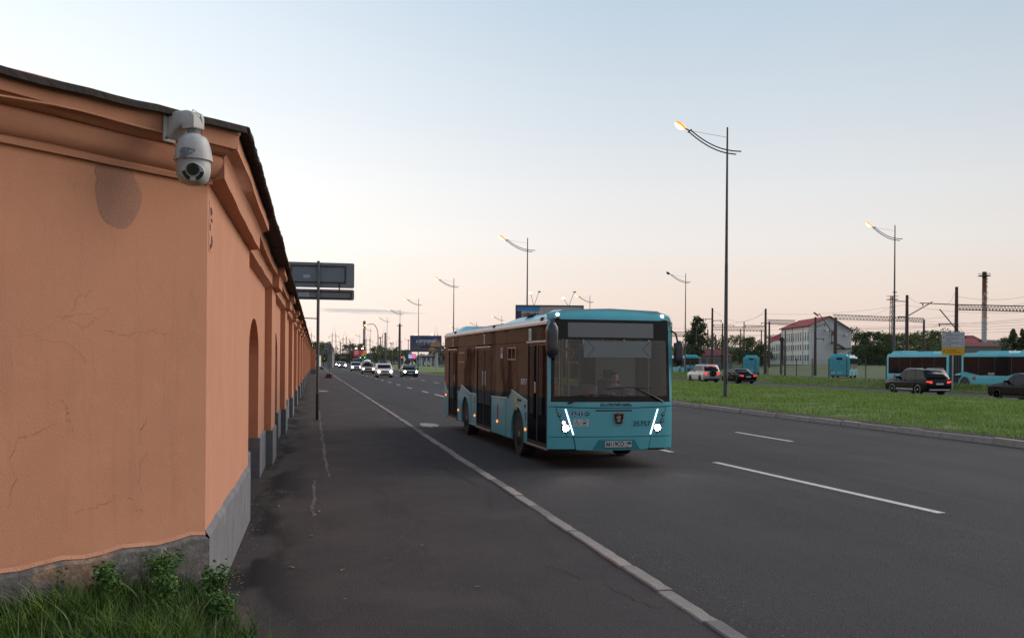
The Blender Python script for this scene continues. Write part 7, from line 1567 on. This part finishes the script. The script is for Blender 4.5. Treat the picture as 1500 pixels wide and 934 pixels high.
tr = [
 (1020, 464, 205, 'birch', 'd', 'tall slim birch right of the front bus mirror', 1.0), (1013, 482, 215, 'birch', 'd', 'lower birch clump left of the tall slim birch', 1.1), (1030, 492, 230, 'round', 'g', 'round tree between the birch and the tall dark mast', .9), (991, 507, 330, 'round', 'o', 'low pale tree behind the left parked bus', 1.3), (1003, 500, 300, 'round', 'o', 'tree behind the left parked bus roof, right part', 1.1),
 (1052, 488, 240, 'round', 'g', 'leafy tree just left of the big lamp pole', .9), (1072, 494, 260, 'round', 'g', 'leafy tree right of the big lamp pole, over the house', 1.0), (1083, 489, 250, 'round', 'o', 'olive tree above the centre parked bus', 1.1), (1096, 493, 240, 'round', 'g', 'tree right of the olive one above the centre parked bus', 1.0), (1107, 496, 220, 'round', 'd', 'dark round tree touching the mast left of the annex', 1.05), (1116, 503, 215, 'round', 'd', 'dark low tree beside the annex wall', 1.0), (1131, 490, 330, 'round', 'g', 'tree top showing over the annex roof', .9),
 (1253, 478, 250, 'round', 'd', 'dark tall tree touching the right edge of the grey gable', .75), (1262, 486, 255, 'round', 'd', 'dark tree second right of the grey gable', .9), (1275, 485, 245, 'round', 'd', 'broad dark tree third right of the grey gable', 1.2), (1288, 484, 250, 'round', 'd', 'broad dark tree left of the far verge lamp', 1.1), (1300, 486, 245, 'round', 'd', 'dark tree behind the far verge lamp', 1.1), (1312, 487, 240, 'round', 'g', 'tree right of the far verge lamp', 1.1), (1322, 492, 250, 'round', 'd', 'dark tree behind the tall slanted-arm mast', .9), (1280, 499, 190, 'round', 'd', 'low dark bush tree in front of the broad trees', 1.2), (1268, 503, 195, 'round', 'd', 'low dark tree near the gable foot', 1.2), (1296, 502, 190, 'round', 'd', 'low dark tree before the far verge lamp row', 1.3),
 (1343, 487, 260, 'round', 'g', 'green tree over the articulated bus, leftmost', 1.1), (1354, 484, 255, 'round', 'g', 'green tree behind the short mast over the bus', 1.1), (1367, 481, 250, 'round', 'g', 'tallest green tree over the articulated bus', 1.2), (1380, 484, 260, 'round', 'o', 'olive green tree left of the white and yellow sign', 1.1), (1392, 483, 280, 'round', 'o', 'pale tree top just above the white and yellow sign', .9), (1408, 492, 290, 'round', 'o', 'small tree behind the right edge of the sign', .9), (1422, 493, 330, 'round', 'o', 'small round tree behind the red building', .8), (1356, 497, 210, 'round', 'g', 'bushy low tree in front of the green group', 1.2), (1375, 497, 215, 'round', 'o', 'pale bushy low tree left of the sign', 1.1),
 (1484, 482, 250, 'conifer', 'c', 'pointed conifer near the right edge, taller and broader one', 1.4), (1497, 482, 250, 'conifer', 'c', 'pointed conifer cut by the right edge of the picture', 1.2), (1474, 493, 260, 'round', 'c', 'small rounded tree left of the conifers', .9), (1509, 494, 255, 'round', 'c', 'tree past the right edge behind the conifers', 1.1),
 (468, 500, 330, 'round', 'o', 'tree at the end of the ochre wall, left part', 1.1), (474, 499, 340, 'round', 'o', 'tree behind the portable triangular sign', 1.1), (461, 506, 320, 'round', 'g', 'low tree at the very end of the ochre wall', 1.0), (480, 508, 380, 'round', 'o', 'tree right of the portable triangular sign', .8),
 (512, 504, 470, 'round', 'o', 'tree left of the red billboard, taller part', 1.15), (522, 502, 480, 'round', 'o', 'tree rising behind the red billboard', 1.15), (527, 505, 490, 'round', 'g', 'tree above the orange corner of the red billboard', .9), (552, 506, 450, 'round', 'g', 'tree behind the hooked lamp pole', 1.0), (558, 504, 440, 'round', 'g', 'dark round tree right of the hooked lamp pole', 1.0), (573, 508, 430, 'round', 'g', 'small slim tree left of the fifth median lamp', .9), (578, 512, 440, 'round', 'o', 'low tree near the fifth median lamp foot', 1.0), (496, 517, 520, 'round', 'd', 'low dark clump at the end of the road, left', 1.9), (505, 518, 500, 'round', 'd', 'low dark clump at the end of the road, right', 1.9), (650, 505, 420, 'round', 'o', 'tree hidden behind the tail of the bus', 1.1), (590, 517, 400, 'round', 'd', 'low bush tree left of the blue billboard', 1.3)]
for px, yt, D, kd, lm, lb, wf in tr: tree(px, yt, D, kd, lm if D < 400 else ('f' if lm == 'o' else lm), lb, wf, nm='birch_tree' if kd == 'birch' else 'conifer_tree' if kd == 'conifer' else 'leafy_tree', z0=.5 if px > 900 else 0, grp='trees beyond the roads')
# far wood line closing the horizon
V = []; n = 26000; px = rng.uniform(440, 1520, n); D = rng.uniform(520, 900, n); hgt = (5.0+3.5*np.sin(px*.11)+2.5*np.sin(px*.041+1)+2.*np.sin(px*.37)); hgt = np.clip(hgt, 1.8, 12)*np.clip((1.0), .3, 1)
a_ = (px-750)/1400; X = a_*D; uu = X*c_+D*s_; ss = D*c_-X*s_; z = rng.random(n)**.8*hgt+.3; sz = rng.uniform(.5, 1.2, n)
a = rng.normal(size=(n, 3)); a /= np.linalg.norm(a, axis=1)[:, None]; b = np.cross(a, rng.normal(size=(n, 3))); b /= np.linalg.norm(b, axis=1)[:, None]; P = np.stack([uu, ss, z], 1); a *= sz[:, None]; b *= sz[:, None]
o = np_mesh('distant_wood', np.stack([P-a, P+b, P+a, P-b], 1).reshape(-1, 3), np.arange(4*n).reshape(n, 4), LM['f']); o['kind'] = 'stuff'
# ------------------------------------------------ billboards
def billboard(px0, px1, D, ytop, ybot, lb, rz=0, post=True, postpx=None, frame=.12, zbase=0):
    pc = (px0+px1)/2; u, s = W(pc, D); r = empty('billboard', (u, s, zbase), rz, lb, 'billboard'); wd = (px1-px0)/1400*D/math.cos(rz+TH if False else 0); z1, z0 = HZ(pc, ytop, D)-zbase, HZ(pc, ybot, D)-zbase
    MB().box(-wd/2, wd/2, 0, .35, z0, z1).obj('casing', M['shed'], r); f = frame
    for q in ((-wd/2, wd/2, z1-f, z1), (-wd/2, wd/2, z0, z0+f), (-wd/2, -wd/2+f, z0+f, z1-f), (wd/2-f, wd/2, z0+f, z1-f)): MB().box(q[0], q[1], -.08, -.002, q[2], q[3]).obj('frame_bar', M['lattice'], r)
    px_ = (postpx-pc)/1400*D if postpx else 0
    if post: MB().box(px_-.25, px_+.25, .36, .8, -.5, z0+.3).obj('post', M['conc'] if not postpx else mat('white_post', (.45, .45, .45), .7), r)
    return r, wd/2-f, z0+f, z1-f
def bpanel(r, pts, m, y=-.012, name='poster_field'):
    mb = MB(); mb.prism(pts, y, y+.008, lambda a, b, t: (a, t, b)); return mb.obj(name, m, r)
def pm_(n, c, e=0): return mat(n, c, .6, emit=c if e else None, estr=e)
# night-city billboard
r, hw, z0, z1 = billboard(600.5, 646.5, 193, 491.3, 515.3, 'blue billboard with white lettering over a night city view, on a white post', -TH, True, 639)
def grad(nm, c0, c1, axis_z0, axis_z1):
    m = mat(nm, c0, .6); t = m.node_tree; tcn = t.nodes.new('ShaderNodeTexCoord'); sp_ = t.nodes.new('ShaderNodeSeparateXYZ'); mr_ = t.nodes.new('ShaderNodeMapRange'); mx = t.nodes.new('ShaderNodeMixRGB'); L = t.links.new
    L(tcn.outputs['Object'], sp_.inputs[0]); L(sp_.outputs['Z'], mr_.inputs[0]); mr_.inputs[1].default_value = axis_z0; mr_.inputs[2].default_value = axis_z1; L(mr_.outputs[0], mx.inputs[0]); mx.inputs[1].default_value = (*c0, 1); mx.inputs[2].default_value = (*c1, 1); L(mx.outputs[0], t.nodes['Principled BSDF'].inputs['Base Color']); return m
h = z1-z0; bpanel(r, [(-hw, z0), (hw, z0), (hw, z1), (-hw, z1)], grad('poster_night_sky', (.10, .085, .13), (.03, .05, .17), z0+h*.2, z1))
bpanel(r, [(hw*.30, z0+h*.30), (hw*.98, z0+h*.30), (hw*.98, z0+h*.62), (hw*.6, z1-h*.08)], grad('poster_sunset', (.50, .27, .10), (.10, .10, .2), z0+h*.25, z1), -.016); bpanel(r, [(-hw*.35, z0+h*.25), (hw*.98, z0+h*.25), (hw*.98, z0+h*.31), (-hw*.35, z0+h*.33)], pm_('poster_river_bank', (.035, .02, .03)), -.020)
bpanel(r, [(hw*.16, z0), (hw*.75, z0), (hw*.55, z0+h*.24), (hw*.28, z0+h*.24)], grad('poster_water', (.18, .12, .12), (.55, .32, .15), z0, z0+h*.24), -.018)
bpanel(r, [(.0, z0+h*.26), (hw*.12, z0+h*.26), (hw*.10, z0+h*.80), (hw*.07, z0+h*.88), (hw*.03, z0+h*.80)], pm_('poster_column', (.03, .02, .035)), -.022)
text('МОЙ ПЕТЕРБУРГ', .75, M['inkw'], (hw*.02, -.03, z0+h*.64), (1, 0, 0), (0, 0, 1), r, fit=hw*1.28, bold=.012); text('М О С Т Ы', .22, M['inkw'], (-hw*.05, -.03, z0+h*.46), (1, 0, 0), (0, 0, 1), r, fit=hw*1.0)
for k in range(2): text('МОЙ ПЕТЕРБУРГ', .14, M['paper'], (-hw*.62, -.03, z0+h*(.12+.13*k)), (1, 0, 0), (0, 0, 1), r, fit=hw*.55)
for x in (-hw*.6, hw*.45): MB().tube([(x, 0, z1), (x, -1.2, z1+.3)], .03, 4).obj('lamp_arm', M['lattice'], r); MB().box(x-.2, x+.2, -1.4, -1.1, z1+.2, z1+.36).obj('spot_lamp', M['mark_w'], r)
# wide billboard behind the bus
r, hw, z0, z1 = billboard(754.5, 854.5, 92, 446.8, 493, 'wide billboard with blue, grey and purple fields showing above the bus roof', -TH, True)
h = z1-z0; bpanel(r, [(-hw, z0), (hw, z0), (hw, z1), (-hw, z1)], mat('poster_lilac', (.36, .33, .38), .6, col2=(.42, .38, .38), nscale=.6)); bpanel(r, [(-hw, z1-h*.15), (-hw*.33, z1-h*.15), (-hw*.27, z1), (-hw, z1)], pm_('poster_blue', (.02, .22, .50)), -.016); bpanel(r, [(-hw, z0), (-hw*.45, z0), (-hw*.30, z1-h*.16), (-hw, z1-h*.16)], pm_('poster_purple', (.075, .025, .10)), -.016)
for tx, zz_, sz_, ft in (('ДЕБЕТОВАЯ КАРТА', .78, .30, 2.1), ('ЛУЧШАЯ', .63, .42, 1.35), ('ВСЕГДА', .48, .42, 1.2)): text(tx, sz_, M['inkw'], (-hw*.86+ft/2, -.03, z0+h*zz_), (1, 0, 0), (0, 0, 1), r, fit=ft, bold=.006)
for x, da in ((-hw*.48, -.55), (-hw*.48, .75), (hw*.58, -.9), (hw*.58, .75)):
    lit = da < 0; top = z1+(1.35 if da > 0 else 1.25 if x < 0 else .75)
    MB().tube([(x, 0, z1), (x+da*.62, -.9, top), (x+da*.62+.05, -1.0, top+.05)], .022, 5).obj('lamp_arm', M['lattice'], r); MB().box(x+da*.66-.12, x+da*.66+.12, -1.15, -.95, top-.08, top+.02).obj('spot_lamp', M['mark_w'] if lit else M['blk'], r)
# red and orange billboard
r, hw, z0, z1 = billboard(517.5, 536.7, 430, 512.3, 522.1, 'small far red billboard with an orange right corner', -TH, True)
h = z1-z0; bpanel(r, [(-hw, z0), (hw, z0), (hw, z1), (-hw, z1)], pm_('poster_red', (.42, .03, .06), .25)); bpanel(r, [(hw*.1, z0), (hw, z0), (hw, z1), (hw*.75, z1), (hw*.45, z0+h*.55)], pm_('poster_orange', (.55, .25, .03), .2), -.02)
for zz_, w_ in ((.82, .5), (.58, .7), (.42, .55), (.25, .3)): bpanel(r, [(-hw*.8, z0+h*zz_), (-hw*.8+hw*w_, z0+h*zz_), (-hw*.8+hw*w_, z0+h*(zz_+.07)), (-hw*.8, z0+h*(zz_+.07))], M['inkw'], -.025, 'print_line')
for x in (-hw*.55, hw*.5): MB().box(x-.35, x+.35, -1.4, -1.0, z1+.5, z1+1.0).obj('spot_lamp', M['mark_w'], r); MB().tube([(x, 0, z1), (x, -1.2, z1+.6)], .06, 4).obj('lamp_arm', M['lattice'], r)
# pink lit panel
r, hw, z0, z1 = billboard(597.8, 609.3, 330, 518.3, 525.0, 'small glowing pink and blue advertising screen by the far carriageway', -TH, True, None, .12)
h = z1-z0; bpanel(r, [(-hw, z0), (0, z0), (0, z1), (-hw, z1)], pm_('screen_blue', (.35, .40, .80), .7)); bpanel(r, [(0, z0), (hw, z0), (hw, z1), (0, z1)], pm_('screen_pink', (.85, .12, .35), .7)); bpanel(r, [(-hw*.8, z0+h*.6), (hw*.3, z0+h*.6), (hw*.3, z0+h*.75), (-hw*.8, z0+h*.75)], M['inkw'], -.02)
# ------------------------------------------------ far chimney, pylons, junction masts
D = 1400; u, s = W(533.3, D); r = empty('banded_chimney', (u, s, 0), 0, 'tall distant chimney banded in dark brown and pale grey', 'chimney'); zs = [529, 507, 504.5, 497, 489, 480, 470]
hzm = [mat('haze_brown', (.16, .10, .10), .9), mat('haze_grey', (.36, .36, .36), .9)]
for i, (a, b) in enumerate(zip(zs, zs[1:])): MB().cyl((0, 0, max(0, HZ(533, a, D))), (0, 0, HZ(533, b, D)), 2.0, 1.9, 14).obj('band', hzm[(0, 1, 0, 1, 0, 0)[i] if i != 4 else 1], r, smooth=60)
M['far_steel'] = mat('far_steel', (.17, .155, .155), .9)
def pylon(px, D, ytop, lb, twin=True):
    u, s = W(px, D); H = HZ(px, ytop, D); r = empty('power_pylon', (u, s, 0), 0, lb, 'pylon', 'power pylons on the horizon'); k = D/700
    mb = MB(); g = 1.15*k
    for sx in (-g, g):
        for d in (-.25*k, .25*k): mb.tube([(sx*1.5+d*2, 0, 0), (sx+d, 0, H*.80)], .12*k, 3)
        for j in range(14): z0, z1 = H*.8*j/14, H*.8*(j+1)/14; mb.tube([(sx*(1.5-.5*j/14)-.3*k, 0, z0), (sx*(1.5-.5*(j+1)/14)+.3*k, 0, z1)], .07*k, 3)
    mb.tube([(-g, 0, H*.8), (0, 0, H), (g, 0, H*.8)], .10*k, 3); o = mb.obj('tower_frame', M['far_steel'], r)
    for f, wdt in ((.72, 3.6), (.56, 5.6), (.40, 3.6)):
        MB().tube([(-wdt*k, 0, H*f-.3*k), (-g, 0, H*f+.5*k), (g, 0, H*f+.5*k), (wdt*k, 0, H*f-.3*k)], .13*k, 4).obj('cross_arm', M['far_steel'], r)
        for sg in (-1, 1): MB().cyl((sg*wdt*k, 0, H*f-1.6*k), (sg*wdt*k, 0, H*f-.3*k), .16*k, n=5).obj('insulator', M['far_steel'], r)
pylon(489, 700, 477, 'nearest twin-legged power pylon behind the triangular sign'); pylon(504.8, 850, 485, 'second power pylon right of the nearest pylon'); pylon(453.5, 760, 477, 'power pylon peeping past the end of the ochre wall'); pylon(539, 900, 487, 'power pylon just right of the banded chimney'); pylon(562.5, 820, 479, 'power pylon behind the sixth median lamp'); pylon(638.5, 900, 478, 'power pylon above the blue billboard'); pylon(669, 950, 480, 'power pylon hidden by the bus tail')
def pole(px, D, ytop, lb, wd=.15, m=None, lamp=None, grp='plain poles around the far junction'):
    u, s = W(px, D); z = HZ(px, ytop, D); r = empty('utility_pole', (u, s, 0), 0, lb, 'pole', grp); MB().cyl((0, 0, 0), (0, 0, z), wd*1.2, wd*.8, 8).obj('shaft', m or M['lamp_pole'], r, smooth=60); MB().box(-.6, .6, -.1, .1, z-.5, z-.35).obj('crossbar', M['lattice'], r)
for px, D, yt, lb, wd in ((585.2, 210, 474, 'thick grey concrete pole beside the fifth median lamp', .28), (564, 330, 487, 'pale concrete pole left of the sixth median lamp', .3), (557, 360, 493, 'utility pole with crossbar near the hooked lamp', .2), (498.5, 420, 501, 'dark utility pole left of the red billboard', .22), (513.5, 500, 500, 'thin utility pole over the trees left of the red billboard', .2), (574, 300, 501, 'thin utility pole near the far traffic lights', .12), (527.3, 380, 512, 'thin pole carrying the green traffic light', .12), (598, 420, 497, 'thin utility pole left of the pink screen', .15), (621, 300, 517, 'short pole below the blue billboard', .12), (661, 420, 488, 'thin pole behind the bus tail', .2), (588.6, 360, 512, 'thin pole carrying the red traffic light', .12), (545, 400, 512, 'short pole right of the red billboard', .15)): pole(px, D, yt, lb, wd)
for px, py, D, col, lb in ((527.8, 523.4, 370, (.1, 1, .65), 'glowing green traffic light in front of the red billboard'), (534.3, 523.3, 400, (.1, 1, .65), 'smaller green traffic light right of the first one'), (489.3, 524, 420, (1, .1, .06), 'red traffic light at the end of the road'), (588.5, 523.0, 350, (1, .12, .05), 'red traffic light left of the pink screen'), (463.5, 506.5, 400, (1, .8, .5), 'small warm lamp by the trees at the wall end')):
    u, s = W(px, D); z = HZ(px, py, D); r = empty('traffic_light', (u, s, 0), 0, lb, 'traffic light'); MB().cyl((0, .2, 0), (0, .2, z+.6), .08, n=6).obj('post', M['lamp_pole'], r); MB().box(-.32, .32, 0, .3, z-1.0, z+.9).obj('signal_box', M['blk'], r); mb = MB(); mb.lathe([(.22, 0), (.18, -.1), (0, -.12)], 12, (0, -.01, z), 'y'); mb.obj('signal_lens', emis('signal_'+('g' if col[0] < .5 else 'r' if col[1] < .5 else 'w'), col, 2.2, col), r)
# low industrial sheds, walls and kiosk beyond the junction
house(537, 553, 480, 531, 518, 515.5, M['bluegrey'], M['shed'], 'blue industrial shed right of the red billboard', depth=14, kids=4, cat='shed'); house(551, 566, 520, 531, 514, 513, M['shed'], M['dark'], 'dark grey shed behind the round trees', depth=14, kids=3, cat='shed'); house(565, 590, 500, 531, 520, 518.5, M['grey_wall'], M['bluegrey'], 'long pale shed left of the red traffic light', depth=12, kids=6, cat='shed'); house(610, 645, 420, 531, 521, 519.5, M['grey_wall'], M['shed'], 'pale flat building under the blue billboard', depth=12, kids=7, cat='shed'); house(582, 600, 560, 531, 513, 512, M['shed'], M['shed'], 'grey block left of the blue billboard', depth=12, kids=5, cat='shed')
house(516, 531, 420, 531, 525.5, 524.6, M['shed'], M['shed'], 'grey kiosk under the red billboard', depth=6, kids=4, cat='kiosk'); house(460.5, 465.5, 300, 531, 520, 519, M['white_wall'], M['shed'], 'white cabin at the end of the ochre wall', depth=5, kids=1, cat='cabin'); house(480, 486.5, 240, 531, 513, 512.5, M['shed'], M['shed'], 'narrow grey kiosk on the footpath behind the triangular sign', depth=3, cat='kiosk')
u, s = W(617, 300); r = empty('bus_shelter', (u, s, 0), 0, 'bus stop shelter with pale pillars and a dark roof below the blue billboard', 'bus stop')
MB().box(0, 4.6, 0, 2, 2.9, 3.3).obj('roof', M['dark'], r)
for x in (0, 1.5, 3.0, 4.3): MB().box(x, x+.3, 0, .3, 0, 2.9).obj('pillar', M['frame_w'], r)
MB().box(.3, 4.3, 1.7, 1.75, .5, 2.7).obj('back_pane', M['lightglass'], r)
print('E ok', len(bpy.data.objects))
